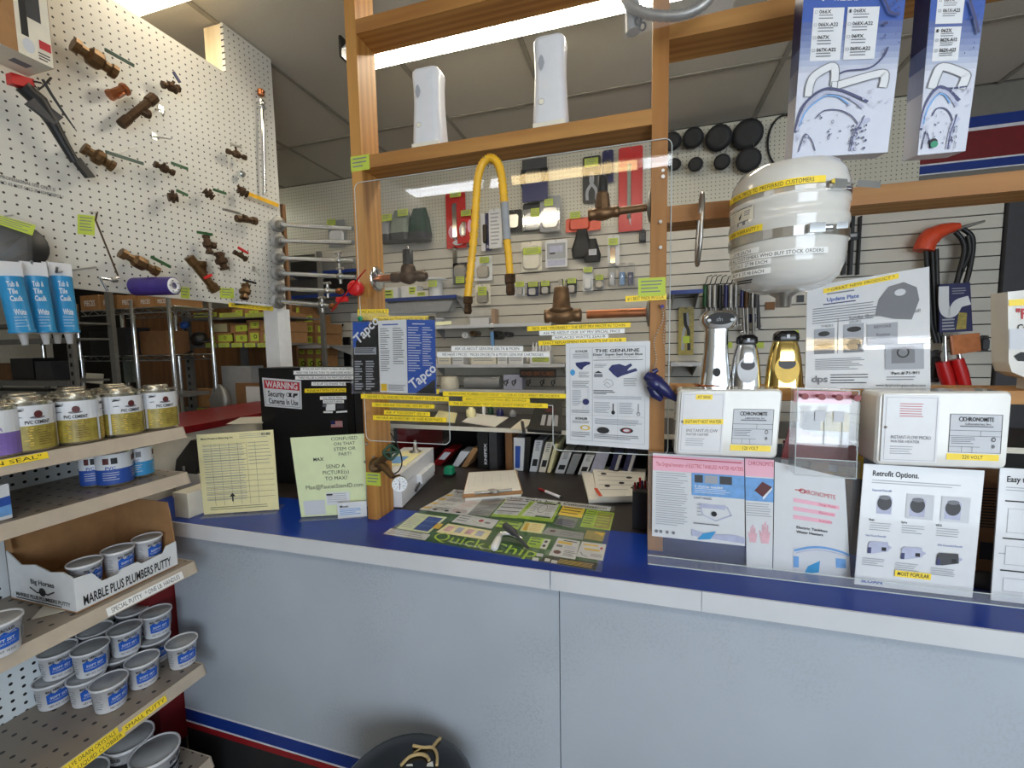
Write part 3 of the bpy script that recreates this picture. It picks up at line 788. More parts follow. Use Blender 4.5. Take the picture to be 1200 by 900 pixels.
can0 = make_can('cement_can', '', 0.049, 0.122, 'cement', -0.75)
cg = 'pipe cement cans on the top tan shelf'
# shelf depth positions: X of the three rows, then along Y from pixel of the row
def row_can(px, row, label, rot=0.0, first=[True]):
    X = (-1.432, -1.545, -1.645)[row]
    y = pX(px, 480, X).y if row == 0 else pX(180, 480, -1.432).y-(0.03 if row == 1 else -0.02)-0.106*px
    o = can0 if first[0] else copy_tree(can0); first[0] = False
    o.location = (X, y, A); o.rotation_euler = (0, 0, rot)
    tag(o, label, 'can', cg)
row_can(184, 0, 'PVC cement can in the front row nearest the end of the top tan shelf')
row_can(145, 0, 'PVC cement can in the front row, second from the shelf end', 0.12)
row_can(99, 0, 'PVC cement can in the front row, third from the shelf end', -0.35)
row_can(47, 0, 'PVC cement can in the front row beside the purple primer can', 0.15)
row_can(0, 1, 'cement can in the second row behind the end two front cans', 0.6)
row_can(1, 1, 'cement can in the second row behind the middle of the front row', 1.2)
row_can(2, 1, 'cement can in the second row, third from the shelf end', 0.9)
row_can(3, 1, 'bare-topped cement can in the second row above the purple primer label', 2.0)
row_can(0, 2, 'rearmost cement can of the top shelf near its end', 0.3)
row_can(1, 2, 'rearmost cement can of the top shelf, second from the end', 1.1)
t = make_can('primer_can', 'purple and white primer can at the photo left edge of the top shelf', 0.05, 0.118, 'primer', -0.75)
t.location = (-1.43, pX(-4, 500, -1.43).y-0.012, A)
relax([o for o in bpy.data.objects if o.name.startswith('cement_can') and o.parent is None], 0.1, -1.636, -1.425, 4)
B = SH['B']
for px, py, r, h, st, lab in ((111.5, 572, 0.030, 0.102, 'blue', 'small dark blue PVC can, left one of three on the second shelf'), (136, 570, 0.041, 0.102, 'blue', 'wider blue PVC can in the middle of three on the second shelf'), (163.5, 561, 0.036, 0.100, 'aqua', 'light blue can nearest the end of the second tan shelf')):
    t = make_can('solvent_can', lab, r, h, st, -0.75, 'small blue cans on the second shelf'); stand(t, px, py-4, B)
t = make_can('solvent_can', 'blue can half hidden behind the two right cans on the second shelf', 0.034, 0.102, 'blue', -0.75, 'small blue cans on the second shelf'); stand(t, 143, 553, B)
# carton at the left edge of the second shelf
q = [pX(0, 611, -1.40), pX(15, 607, -1.40), pX(13, 567, -1.40), pX(0, 565, -1.40)]
y1 = pX(14, 600, -1.40).y; y0 = y1-0.16; zt = pX(12, 566, -1.40).z
bx = tag(MB().box((-1.52, y0, B), (-1.40, y1, zt)).build('carton', 'white'), 'white and blue small carton at the left edge of the second shelf', 'box')
p = quad_print([V((-1.40, y0, B)), V((-1.40, y1, B)), V((-1.40, y1, zt)), V((-1.40, y0, zt))], (1, 0, 0))
p.rect(0, 0.5, 1, 0.9, 'ink_sky'); p.poly([(0, 0.5), (1, 0.35), (1, 0.6), (0, 0.75)], 'ink_blue'); p.ell(0.5, 0.7, 0.12, 0.1, 'ink_navy'); p.done(bx)

# putty tubs
def make_tub(name, label, r, h, small=True):
    t = thing(name, label, 'tub', (0, 0, 0))
    MB().lathe([(r*0.80, 0), (r*0.82, 0.002), (r*0.96, h*0.90), (r*1.0, h*0.90), (r*1.04, h*0.93), (r*1.04, h), (r*0.99, h), (r*0.96, h-0.004)], (0, 0, 0), (0, 0, 1), 28).build('tub_body', 'white_plastic', t)
    MB().lathe([(r*0.965, h-0.006), (r*0.955, h-0.003), (0.0001, h-0.0035)], (0, 0, 0), (0, 0, 1), 28).build('lid', 'lid_grey', t)
    p = cyl_print((0, 0, 0), r*0.955+0.0004, h*0.06, h*0.88, 0, 2*math.pi, r*0.825+0.0004)
    for c in ((0.0, 0.5) if small else (0.0, 0.34, 0.67)):
        k = 'blue_label' if small else 'ink'
        p.text('BIG', c+0.02, 0.10, 0.10, 'ink', bold=1, w=0.05); p.text('HERCULES', c+0.08, 0.06, 0.10, 'ink', bold=1, w=0.12)
        p.rect(c+0.02, 0.30, c+0.24, 0.74, k, 8)
        p.poly([(c+0.02, 0.31), (c+0.06, 0.20), (c+0.09, 0.30), (c+0.13, 0.18), (c+0.17, 0.29), (c+0.21, 0.2), (c+0.24, 0.31)], 'ink_white' if not small else k)
        p.text('SOFT SET', c+0.05, 0.42, 0.1, 'ink_white', bold=1, w=0.15); p.text('PLUMBERS PUTTY', c+0.04, 0.57, 0.07, 'ink_lite', w=0.17)
        p.text('NET WT. 14 OZ.', c+0.03, 0.84, 0.08, 'ink', w=0.18)
        p.rect(c+0.29, 0.3, c+0.36, 0.72, 'ink_soft', 2); p.lines(c+0.39, 0.2, c+0.47, 0.9, 6, 'ink_soft', 0.3)
    p.done(t, 'printed_wrap')
    return t
D = SH['D']
tub0 = make_tub('putty_tub', '', 0.0425, 0.078)
tg = 'small putty tubs on the third tan shelf'
first = [True]
def tub(px, py, lvl, rot, label, base=None, z=None):
    """px, py = middle of the lid"""
    o = tub0 if first[0] else copy_tree(tub0); first[0] = False
    zz = (D if z is None else z)+0.0785*lvl
    p = pZ(px, py, zz+0.076); o.location = (p.x, p.y, zz); o.rotation_euler = (0, 0, rot)
    tag(o, label, 'tub', tg); TUBS.append(o); return o
TUBS = []
tub(212.5, 751, 0, -1.05, 'single putty tub standing alone at the shelf end by the counter')
tub(166, 772, 0, -1.1, 'putty tub in the front of the pile next to the lone end tub')
tub(127, 797, 0, -0.75, 'foremost putty tub with its barcode showing, lowest in the pile')
tub(180.5, 747, 0, -1.1, 'lower putty tub of the rear stack nearest the counter')
tub(178.5, 718, 1, -1.15, 'upper putty tub of the rear stack nearest the counter')
tub(143, 768, 0, -1.0, 'lower putty tub of the middle stack, mostly covered by the one on it')
tub(141, 735, 1, -1.1, 'upper putty tub of the middle stack')
tub(97, 792, 0, -1.0, 'lower putty tub of the front left stack, squeezed behind the foremost tub')
tub(100, 757, 1, -1.1, 'upper putty tub of the front left stack')
tub(66, 792, 0, -1.0, 'lower putty tub at the left end of the pile by the perforated back')
tub(70, 758, 1, -1.1, 'upper putty tub at the left end, half under the shelf above')
tub(116, 737, 1, -1.2, 'rear upper putty tub peeping from under the shelf, left of two')
tub(153, 714, 1, -1.2, 'rear upper putty tub peeping from under the shelf, right of two')
relax(TUBS, 0.0895, -1.642, -1.42, 3)
C_ = SH['C']
o = tub(-6, 727, 0, -0.95, 'putty tub on the middle shelf cut off by the photo edge', z=C_)
# big tubs on the bottom shelf
big0 = make_tub('large_putty_tub', 'large putty tub on the bottom shelf, nearest the counter', 0.062, 0.12, False)
E_ = SH['E']
def big(o, px, py, lab):
    p = pZ(px, py, E_+0.117); o.location = (p.x, p.y, E_); o.rotation_euler = (0, 0, -1.2); tag(o, lab, 'tub', 'large tubs on the bottom tan shelf')
big(big0, 180, 879, 'large putty tub on the bottom shelf with dark label, nearest the counter')
big(copy_tree(big0), 149, 869, 'large putty tub on the bottom shelf right behind the nearest one')
big(copy_tree(big0), 100, 906, 'large putty tub on the bottom shelf half hidden under the yellow shelf labels')

relax([o for o in bpy.data.objects if o.name.startswith('large_putty_tub') and o.parent is None], 0.131, -1.62, -1.44)
# open display carton of putty
dc = thing('display_carton', 'open cardboard display carton lettered plumbers putty on the middle shelf', 'box', (-1.5, 0.75, C_))
fy0, fy1 = pX(88, 700, -1.395).y, pX(207, 645, -1.395).y
xb, xf = -1.665, -1.395
hf = 0.055; hb = pX(200, 580, -1.5).z-C_-0.0
hb = 0.20
MB().box((xb, fy0, C_), (xf, fy1, C_+0.003)).build('carton_floor', 'cardboard', dc)
MB().box((xb, fy0, C_+0.0035), (xb+0.003, fy1, C_+hb)).build('carton_back', 'cardboard', dc)
fr = MB().prism([(fy0, 0), (fy1, 0), (fy1, 0.075), (fy1-0.03, 0.072), (fy1-0.04, 0.055), (fy1-0.10, 0.052), (fy1-0.11, 0.062), (fy1-0.15, 0.062), (fy1-0.16, 0.052), (fy0+0.06, 0.052), (fy0+0.04, 0.085), (fy0, 0.09)], (xf-0.003, 0, C_+0.0035), (0, 1, 0), (0, 0, 1), (0.003, 0, 0))
frt = fr.build('carton_front', 'white', dc)
p = quad_print([V((xf, fy0, C_)), V((xf, fy1, C_)), V((xf, fy1, C_+0.05)), V((xf, fy0, C_+0.05))], (1, 0, 0)); p.text('MARBLE PLUS PLUMBERS PUTTY', 0.06, 0.26, 0.5, 'ink', bold=1, w=0.86); p.done(frt)
# near side flap (white outside, torn edge) and far side (brown)
sd = MB().prism([(xb, 0), (xf-0.0035, 0), (xf-0.0035, 0.092), (xf-0.04, 0.102), (xf-0.09, 0.095), (xf-0.15, 0.108), (xf-0.21, 0.1), (xb, 0.135)], (0, fy0, C_+0.0035), (1, 0, 0), (0, 0, 1), (0, 0.003, 0)).build('carton_side', 'white', dc)
p = quad_print([V((xb, fy0, C_)), V((xf, fy0, C_)), V((xf, fy0, C_+0.1)), V((xb, fy0, C_+0.1))], (0, -1, 0))
p.text('Big Horses', 0.35, 0.30, 0.13, 'ink', bold=1, w=0.36); p.ell(0.52, 0.62, 0.05, 0.12, 'ink'); p.stroke([(0.34, 0.55), (0.44, 0.66), (0.52, 0.62), (0.6, 0.66), (0.7, 0.55)], 0.004, 'ink')
p.text('MARBLE PLUS PLUMBERS PUTTY', 0.1, 0.76, 0.1, 'ink', bold=1, w=0.82); p.lines(0.1, 0.9, 0.9, 0.96, 1, 'ink', 0.5); p.done(sd)
MB().prism([(xb, 0), (xf-0.0035, 0), (xf-0.0035, 0.078), (xf-0.012, 0.16), (xf-0.02, hb), (xb, hb)], (0, fy1-0.003, C_+0.0035), (1, 0, 0), (0, 0, 1), (0, 0.003, 0)).build('carton_side', 'cardboard', dc)
# near upper part of carton (rear flap folded)
MB().prism([(xb, 0.135), (xb+0.03, 0.13), (xb+0.02, hb), (xb, hb)], (0, fy0, C_+0.0035), (1, 0, 0), (0, 0, 1), (0, 0.003, 0)).build('carton_flap', 'cardboard', dc)
MB().box((xb+0.004, fy0+0.004, C_+0.0035), (xf-0.004, fy1-0.004, C_+0.033)).build('inner_tray', 'cardboard', dc)
NT = [0]
for px, py, lab in ((180, 640, 'white putty tub in the display carton, nearest the counter end'), (143, 657, 'white putty tub in the middle of the display carton'), (107, 671, 'white putty tub in the display carton, nearest the photographer')):
    o = copy_tree(tub0); zz = C_+0.0335; p = pZ(px, py, zz+0.076); o.location = (-1.448, fy1-0.046-0.0785*NT[0], zz); NT[0] += 1; o.scale = (0.86, 0.86, 0.95); o.rotation_euler = (0, 0, -0.7); tag(o, lab, 'tub', 'putty tubs in the display carton')
# corrugated scrap lying under the carton
q = [pZ(36, 726, C_+0.0004), pZ(82, 714, C_+0.0004), pZ(82, 704, C_+0.0004), pZ(60, 700, C_+0.0004)]
m = MB().slab(q, (0, 0, -0.0012))
m.s = [False]*len(m.s)
tag(m.build('cardboard_scrap', 'ivory'), 'corrugated cardboard scrap sticking out from under the display carton', 'cardboard')

# ================================================================== GOODS ON THE PEGBOARD
PZ = lambda x, y, d=0.035: pX(x, y, XP+d)
def hook(t, p, L=None):
    """wire hook from the board to a hanging thing"""
    a = V((XP+0.0005, p.y, p.z+0.012)); MB().tube([a, a+V((0.012, 0, 0)), V((p.x, p.y, p.z+0.004)), V((p.x+0.004, p.y, p.z+0.012))], 0.0016, 5).build('peg_hook', 'steel', t)
def body_prof(L, r, kind):
    if kind == 'valve': return [(r*0.55, -L/2), (r, -L/2), (r, -L*0.36), (r*0.72, -L*0.34), (r*0.75, -L*0.2), (r*1.25, -L*0.12), (r*1.3, 0), (r*1.25, L*0.12), (r*0.75, L*0.2), (r*0.72, L*0.34), (r, L*0.36), (r, L/2), (r*0.55, L/2)]
    if kind == 'pipe': return [(r*0.7, -L/2), (r, -L/2), (r, -L*0.3), (r*0.85, -L*0.28), (r*0.85, L*0.3), (r*1.12, L*0.32), (r*1.12, L/2), (r*0.8, L/2), (r*0.8, L*0.4)]
    return [(r, -L/2), (r, L/2)]
def pvalve(label, a, b, r, mat='brass', kind='valve', d=0.035, stem=None, handle=None, hm='green_handle', branch=None, name='valve', cat='valve', extra=None):
    """fitting whose axis runs from pixel a to pixel b in front of the board; stem / handle / branch in pixels too"""
    r *= 1.35; d += 0.008
    A, B = PZ(*a, d), PZ(*b, d+0.012); c = (A+B)/2; ax = (B-A); L = ax.length
    t = thing(name, label, cat, (c.x, c.y, min(A.z, B.z)-r))
    m = MB().lathe(body_prof(L, r, kind), c, ax, 8, smooth=False)
    if branch:
        e = PZ(*branch, d+0.01); m.lathe([(r*0.8, 0), (r*0.8, (e-c).length*0.6), (r*0.98, (e-c).length*0.62), (r*0.98, (e-c).length)], c, e-c, 12)
    m.build('body', mat, t)
    nn = ax.normalized(); MB().lathe([(r*0.55, 0), (0.0001, 0.0004)], B+nn*0.0004, nn, 12).build('bore', 'dark_gap', t)
    if stem:
        e = PZ(*stem, d+0.02); v = e-c
        MB().lathe([(r*0.9, 0), (r*0.9, v.length*0.45), (r*0.6, v.length*0.5), (r*0.35, v.length*0.55), (r*0.35, v.length)], c, v, 10).build('bonnet', mat, t)
    if handle:
        h0, h1 = PZ(*handle[0], d+0.022), PZ(*handle[1], d+0.022); v = (h1-h0); w_ = v.cross(V((1, 0, 0))).normalized()*0.0048
        MB().obox((h0+h1)/2, v/2, w_, V((0.0025, 0, 0))).build('handle', hm, t)
    if extra: extra(t, c)
    hook(t, V((XP+d-r*0.3, c.y, c.z)))
    return t
pvalve('long brass valve with a dark flat lever at the top of the pegboard', (85, 51), (136, 86), 0.0165, stem=(111, 57), handle=((123, 58), (157, 77)), hm='green_dark')
pvalve('short copper elbow stub hanging under the long brass valve', (128, 112), (148, 104), 0.012, 'copper', 'pipe', branch=(143, 113), name='elbow_fitting', cat='fitting')
pvalve('dark copper tee fitting pointing up to the right on the pegboard', (142, 146), (181, 114), 0.0115, 'brass_dark', 'pipe', branch=(175, 134), name='tee_fitting', cat='fitting')
pvalve('small dark valve with blue handle near the pegboard top edge', (190, 99), (210, 104), 0.010, 'brass_dark', stem=(204, 95), handle=((203, 84), (211, 97)), hm='navy', branch=(208, 107))
pvalve('brass valve with two thin levers below the copper tee', (97, 173), (133, 196), 0.014, stem=(118, 176), handle=((124, 178), (168, 192)), hm='green_dark', extra=lambda t, c: MB().tube([PZ(125, 178, 0.055), PZ(140, 180, 0.055), PZ(159, 172, 0.055)], 0.002, 6).build('second_lever', 'steel', t))
pvalve('small dark brass valve with green lever right of the two-lever valve', (181, 192), (204, 203), 0.009, 'brass_dark', stem=(193, 191), handle=((201, 191), (220, 198)))
pvalve('stubby brass valve seen end-on with green lever', (197, 231), (208, 232), 0.0115, 'brass_dark', stem=(202, 223), handle=((207, 223), (220, 229)))
pvalve('stubby angled valve with green lever near the chrome knob', (239, 223), (250, 232), 0.010, 'brass_dark', stem=(247, 222), handle=((250, 222), (265, 227)))
pvalve('dark tee valve with wire handle beside the chrome rod', (266, 177), (288, 185), 0.0085, 'brass_dark', stem=(276, 172), handle=((270, 168), (283, 173)), hm='steel')
pvalve('brass ball valve with long bent steel lever on the pegboard', (277, 256), (300, 259), 0.0115, 'brass_dark', 'pipe', stem=(285, 252), handle=((261, 245), (281, 250)), hm='steel')
pvalve('upright brass hose valve with leafy green handle', (241, 276), (246, 297), 0.010, 'brass_dark', stem=(241, 272), handle=((231, 272), (249, 275)), branch=(252, 288))
pvalve('heavy brass angle valve with a red patch low on the pegboard', (221, 301), (253, 341), 0.0135, 'brass', 'pipe', branch=(236, 306), handle=((239, 326), (248, 322)), hm='red')
pvalve('round brass pressure valve above the lower green ticket', (255, 296), (264, 316), 0.0135, 'brass_dark', stem=(262, 296), extra=lambda t, c: MB().tube([PZ(261, 318), PZ(264, 338)], 0.0012, 5).build('wire', 'steel', t))
pvalve('small brass valve with a red block handle', (274, 295), (289, 304), 0.008, 'brass_dark', 'pipe', stem=(285, 294), handle=((279, 290), (291, 297)), hm='red')
pvalve('brass boiler drain with round black handle at the pegboard bottom', (288, 334), (286, 350), 0.013, 'brass', stem=(290, 330), handle=((285, 328), (300, 332)), hm='black')
pvalve('brass drain valve with green lever above the purple roll', (141, 296), (185, 319), 0.0135, stem=(168, 302), handle=((177, 301), (200, 313)))
# chrome knob and the brass fitting with yellow tape
t = thing('chrome_knob', 'round chrome faucet knob hanging on the pegboard', 'knob', PZ(283, 210))
c = PZ(283, 204, 0.03); MB().lathe([(0.0001, -0.012), (0.013, -0.010), (0.016, 0.0), (0.012, 0.012), (0.0001, 0.014)], c, (1, -0.3, 0.2), 12).build('knob_body', 'chrome', t); hook(t, c)
def ytape(t, c):
    q = [PZ(291, 229, 0.02), PZ(326, 243, 0.02), PZ(327, 239, 0.02), PZ(292, 225, 0.02)]
    strip(t, q, '', 'hose_yellow', name='yellow_tape')
pvalve('brass fitting with a yellow measuring strip pointing to the board edge', (279, 222), (290, 228), 0.012, 'brass_dark', stem=(279, 218), name='taped_fitting', cat='fitting', extra=ytape)
# chrome supply rod
t = thing('supply_tube', 'long chrome supply tube with copper top standing against the pegboard', 'tube', PZ(309, 228))
P = lambda x, y: PZ(x, y, 0.03)
MB().cyl(P(309.5, 226), P(307, 118), 0.0085, 10).build('tube_body', 'chrome', t)
m = MB().lathe([(0.009, 0), (0.019, 0.001), (0.019, 0.004), (0.009, 0.006), (0.012, 0.02), (0.012, 0.035)], P(307, 127), (0, 0, 1), 12); m.build('flange', 'chrome', t)
MB().lathe([(0.013, 0), (0.016, 0.006), (0.013, 0.012), (0.017, 0.016), (0.013, 0.026)], P(306, 112), (0, 0, 1), 10).build('compression_nut', 'copper', t)
MB().cyl(P(309.6, 228), P(309.4, 222), 0.0065, 8).build('end_nut', 'chrome', t); hook(t, P(307, 122)); 
# wire hooks left empty
def empty_hook(a, b, label, up=6):
    m = MB().tube([V((XP+0.0005, PZ(*a, 0).y, PZ(*a, 0).z)), PZ(*a, 0.012), PZ(*b, 0.06), PZ(b[0]+2, b[1]-up, 0.064)], 0.0022, 6)
    m.box(V((XP+0.0005, PZ(*a, 0).y-0.008, PZ(*a, 0).z-0.012)), V((XP+0.003, PZ(*a, 0).y+0.008, PZ(*a, 0).z+0.012)))
    tag(m.build('peg_hook', 'steel'), label, 'hook', 'empty pegboard hooks')
def long_hook(a, b, label):
    A, B = pX(*a, XP+0.002), pX(*b, XP+0.15)
    m = MB().tube([A, B, B+V((0.006, 0, 0.014))], 0.0032, 6)
    tag(m.build('display_hook', 'steel'), label, 'hook', 'display hooks above the caulk tubes')
empty_hook((180, 160), (200, 163), 'small empty wire hook below the copper tee', 3)
empty_hook((297, 315), (305, 323), 'small empty wire hook near the pegboard corner')
empty_hook((188, 128), (191, 136), 'single bright wire hook right of the copper tee')
long_hook((74, 308), (36, 312), 'upper of two long steel display hooks above the caulk tubes')
long_hook((112, 313), (66, 319), 'lower of two long steel display hooks above the caulk tubes')
# green tickets on the board
def pticket(x0, y0, x1, y1, sl, n=4):
    q = [pX(x0, y1, XP+0.001), pX(x1, y1+sl, XP+0.001), pX(x1, y0+sl, XP+0.001), pX(x0, y0, XP+0.001)]
    p = quad_print(q, (1, 0, 0), 0.0002); p.mb.slab(q, (-0.0006, 0, 0), p.mi('tag_green')); p.lines(0.12, 0.12, 0.88, 0.9, n, 'ink_grey', 0.3); p.mb.build('price_ticket', p.mats, part)
pticket(91, 251, 111, 274, 2, 5); pticket(258, 337, 274, 349, 1, 3); pticket(212, 336, 222, 349, 1, 3)
# red and black long tool
t = thing('pipe_tool', 'long black hand tool with red grip hanging diagonally on the pegboard', 'tool', PZ(104, 210))
T = lambda x, y, d=0.05: PZ(x, y, d)
A, B = T(13, 96), T(37, 94)
MB().obox(T(24, 96), (T(38, 101)-T(11, 93))/2, V((0, 0, 0.014)), V((0.012, 0, 0))).build('red_grip', 'red', t)
MB().tube([T(26, 101), T(45, 118), T(62, 145), T(76, 170), T(88, 190)], [0.020, 0.022, 0.016, 0.013, 0.012], 8).build('barrel', 'black', t)
MB().obox(T(97, 197), (T(106, 209)-T(88, 186))/2, V((0, 0.010, 0.004)), V((0.008, 0, 0))).build('foot', 'black', t)
MB().obox(T(52, 130, 0.06), (T(68, 143, 0.06)-T(36, 118, 0.06))/2, V((0, -0.012, -0.016)), V((0.006, 0, 0))).build('bracket', 'charcoal', t)
MB().tube([T(50, 93, 0.075), T(60, 110, 0.075), T(75, 133, 0.075), T(90, 154, 0.075)], [0.004, 0.004, 0.0035, 0.0015], 6).build('lever_rod', 'black', t)
MB().tube([T(38, 95, 0.06), T(48, 97, 0.07), T(52, 100, 0.075), T(45, 105, 0.07), T(40, 100, 0.06)], 0.0025, 5).build('spring_wire', 'black', t)
MB().tube([T(54, 98, 0.075), T(60, 91, 0.075)], 0.003, 5).build('cross_pin', 'black', t)
hook(t, T(40, 100, 0.03))
# hanging carton at the top left
t = thing('hanging_carton', 'white and brown product carton hung at the top left corner', 'box', PZ(30, 84, 0.1))
x0 = XP+0.055; ya, yb = pX(-10, 60, x0+0.11).y, pX(61, 60, x0+0.11).y
zb_ = pX(60, 79, x0+0.11).z
MB().box((x0, ya, zb_), (x0+0.11, yb, zb_+0.36)).build('carton_body', 'ivory', t)
MB().box((x0, yb+0.0004, zb_), (x0+0.11, yb+0.001, zb_+0.36)).build('end_face', 'cardboard', t)
p = quad_print([V((x0+0.11, ya, zb_)), V((x0+0.11, yb, zb_)), V((x0+0.11, yb, zb_+0.36)), V((x0+0.11, ya, zb_+0.36))], (1, 0, 0))
p.rect(0.0, 0.0, 0.42, 1, 'cardboard'); p.rect(0.50, 0.0, 0.62, 0.86, 'ink'); p.rect(0.66, 0.0, 0.9, 0.4, 'charcoal'); p.rect(0.62, 0.45, 0.85, 0.72, 'charcoal'); p.rect(0.78, 0.84, 0.98, 0.90, 'ink_red'); p.ell(0.6, 0.92, 0.1, 0.05, 'ink_lite'); p.lines(0.75, 0.93, 0.97, 0.99, 3, 'ink'); p.text('PIPE', 0.55, 0.14, 0.04, 'ink', bold=1); p.done(t)
p = quad_print([V((x0, ya, zb_)), V((x0, yb, zb_)), V((x0+0.11, yb, zb_)), V((x0+0.11, ya, zb_))], (0, 0, -1)); p.rect(0.35, 0.2, 0.95, 0.8, 'ivory'); p.rect(0.5, 0.35, 0.8, 0.6, 'ink_grey'); p.done(t)
MB().tube([V((XP+0.0005, yb-0.03, zb_+0.30)), V((x0+0.002, yb-0.03, zb_+0.29))], 0.003, 6).build('peg_hook', 'steel', t)
# poly bag with black disc
t = thing('bagged_disc', 'black rubber disc in a clear bag with green header at the left edge', 'bag', PZ(20, 305, 0.05))
c = PZ(18, 287, 0.05); MB().lathe([(0.0001, -0.006), (0.062, -0.006), (0.066, 0), (0.062, 0.006), (0.0001, 0.006)], c, (1, -0.35, 0.12), 24).build('disc', 'black', t)
q = [PZ(-8, 307, 0.07), PZ(42, 309, 0.07), PZ(44, 262, 0.06), PZ(-8, 243, 0.06)]; MB().slab(q, V((-0.003, 0, 0))).build('clear_bag', 'polybag', t)
q = [PZ(-4, 262, 0.073), PZ(38, 276, 0.073), PZ(42, 264, 0.073), PZ(-4, 251, 0.073)]; p = quad_print(q, (1, 0, 0)); p.mb.slab(q, (-0.0005, 0, 0), p.mi('tag_green')); p.lines(0.05, 0.1, 0.95, 0.95, 4, 'ink_grey', 0.3); p.mb.build('header_card', p.mats, t)
MB().tube([V((XP+0.0005, PZ(15, 252, 0.06).y, PZ(15, 252, 0.06).z)), PZ(15, 252, 0.062)], 0.0025, 6).build('peg_hook', 'steel', t)
# caulk tubes hanging tip down
tub_lab = ('tub and tile caulk tube at the left photo edge', 'tub and tile caulk tube, second from the left, overlapped by its neighbour', 'tub and tile caulk tube in the middle hanging in front of the others', 'rightmost tub and tile caulk tube')
for i, (xa, xb_, xtip, yt, dd, lab) in enumerate(((4, 30, 26, 400, 0.17, tub_lab[0]), (62, 70, 67, 401, 0.075, tub_lab[1]), (26, 62, 52, 400, 0.15, tub_lab[2]), (60, 88, 80, 401, 0.13, tub_lab[3]))):
    Xc = XP+dd; xm = (xa+xb_)/2+ (3 if i else 0)
    top = pX(xm-6, 324, Xc); bot = pX(xtip, 388, Xc); ax = bot-top; r = 0.0235
    t = thing('caulk_tube', lab, 'caulk', pX(xtip, yt, Xc), 'blue caulk tubes on the display hooks')
    MB().lathe([(r*0.98, 0), (r, 0.004), (r, ax.length-0.004), (r*1.08, ax.length-0.002), (r*1.08, ax.length+0.004)], top, ax, 20).build('barrel', 'tube_blue', t)
    MB().lathe([(r*1.03, ax.length+0.0045), (r*0.5, ax.length+0.008), (r*0.42, ax.length+0.008), (r*0.26, ax.length+0.036), (r*0.2, ax.length+0.036)], top, ax, 14).build('nozzle', 'white_plastic', t)
    axn = ax.normalized(); e1 = V((1, 0, 0)); e1 = (e1-axn*e1.dot(axn)).normalized(); e2 = axn.cross(e1)
    # crimped white top with hanging hole
    up = -axn
    MB().obox(top+up*0.018, e2*(r*1.1), up*0.019, e1*0.004).build('hang_tab', 'white_plastic', t)
    def fn(u, v, L, top=top, axn=axn, e1=e1, e2=e2, ln=ax.length):
        a = (u-0.5)*2.4; k = r+0.0004+L; return top+axn*(ln*v)-e2*(k*math.sin(a))*-1*-1+e1*(k*math.cos(a))
    def fn(u, v, L, top=top, axn=axn, e1=e1, e2=e2, ln=ax.length):
        a = (u-0.62)*2.4; k = r+0.0004+L; return top+axn*(ln*v)-e2*(k*math.sin(a))+e1*(k*math.cos(a))
    p = Print(fn, r*2.4, ax.length)
    p.text('Tub &', 0.30, 0.10, 0.09, 'ink_white', bold=1, w=0.36); p.text('Tile', 0.30, 0.23, 0.09, 'ink_white', bold=1, w=0.28); p.text('Caulk', 0.30, 0.36, 0.09, 'ink_white', bold=1, w=0.38)
    p.text('White', 0.34, 0.60, 0.10, 'ink_white', bold=1, w=0.36); p.lines(0.3, 0.74, 0.7, 0.96, 4, 'ink_lite', 0.15, nu=4); p.done(t, 'wrap_print')
    h = top+up*0.034; MB().tube([V((XP+0.0005, h.y, h.z+0.004)), h], 0.003, 6).build('display_hook', 'steel', t)
# T-shaped wire key
t = thing('tee_wrench', 'long thin wire pull tool with chrome tee handle on the pegboard', 'tool', PZ(125, 340, 0.05))
MB().tube([PZ(114, 248, 0.03), PZ(112, 258, 0.035), PZ(125, 290, 0.045), PZ(139, 325, 0.05)], 0.0026, 6).build('rod', 'brass_dark', t)
MB().tube([PZ(117, 325, 0.05), PZ(126, 341, 0.05)], 0.004, 8).build('cross_bar', 'chrome', t)
MB().tube([PZ(118, 326, 0.05), PZ(131, 328, 0.05), PZ(139, 325, 0.05)], 0.0045, 8).build('tee_block', 'chrome', t)
MB().lathe([(0.007, -0.008), (0.009, 0), (0.007, 0.008)], PZ(134, 328, 0.05), (0, 1, 0), 10).build('collar', 'galv', t); hook(t, PZ(113, 252, 0.03))
# purple roll
t = thing('purple_roll', 'purple roll of thread sealing tape on a white core, on a peg', 'roll', PZ(180, 348, 0.06))
A, B = PZ(158, 336, 0.02), PZ(204, 335, 0.16); ax = B-A
prof = []
N = 14
for i in range(N): h0 = ax.length*i/N; prof += [(0.030, h0), (0.031, h0+ax.length*0.4/N), (0.030, h0+ax.length*0.95/N)]
MB().lathe([(0.012, 0)]+prof+[(0.030, ax.length), (0.012, ax.length)], A, ax, 24).build('rolls', 'purple', t)
n = ax.normalized(); MB().lathe([(0.027, ax.length), (0.027, ax.length+0.0012), (0.011, ax.length+0.0012), (0.011, ax.length-0.01), (0.0001, ax.length-0.01)], A, ax, 24).build('white_core', 'white', t)
e1 = V((0, 0, 1)); e1 = (e1-n*e1.dot(n)).normalized(); e2 = n.cross(e1)
p = Print(lambda u, v, L: A+n*(ax.length+0.0013+L)+e2*((u-0.5)*0.052)-e1*((v-0.5)*0.052), 0.052, 0.052)
for k in range(5):
    a = 2*math.pi*k/5; p.rect(0.5+0.36*math.cos(a)-0.05, 0.5+0.36*math.sin(a)-0.03, 0.5+0.36*math.cos(a)+0.05, 0.5+0.36*math.sin(a)+0.03, 'ink')
p.done(t); MB().tube([V((XP+0.0005, A.y, A.z)), A+ax*0.5], 0.004, 6).build('peg_hook', 'steel', t)

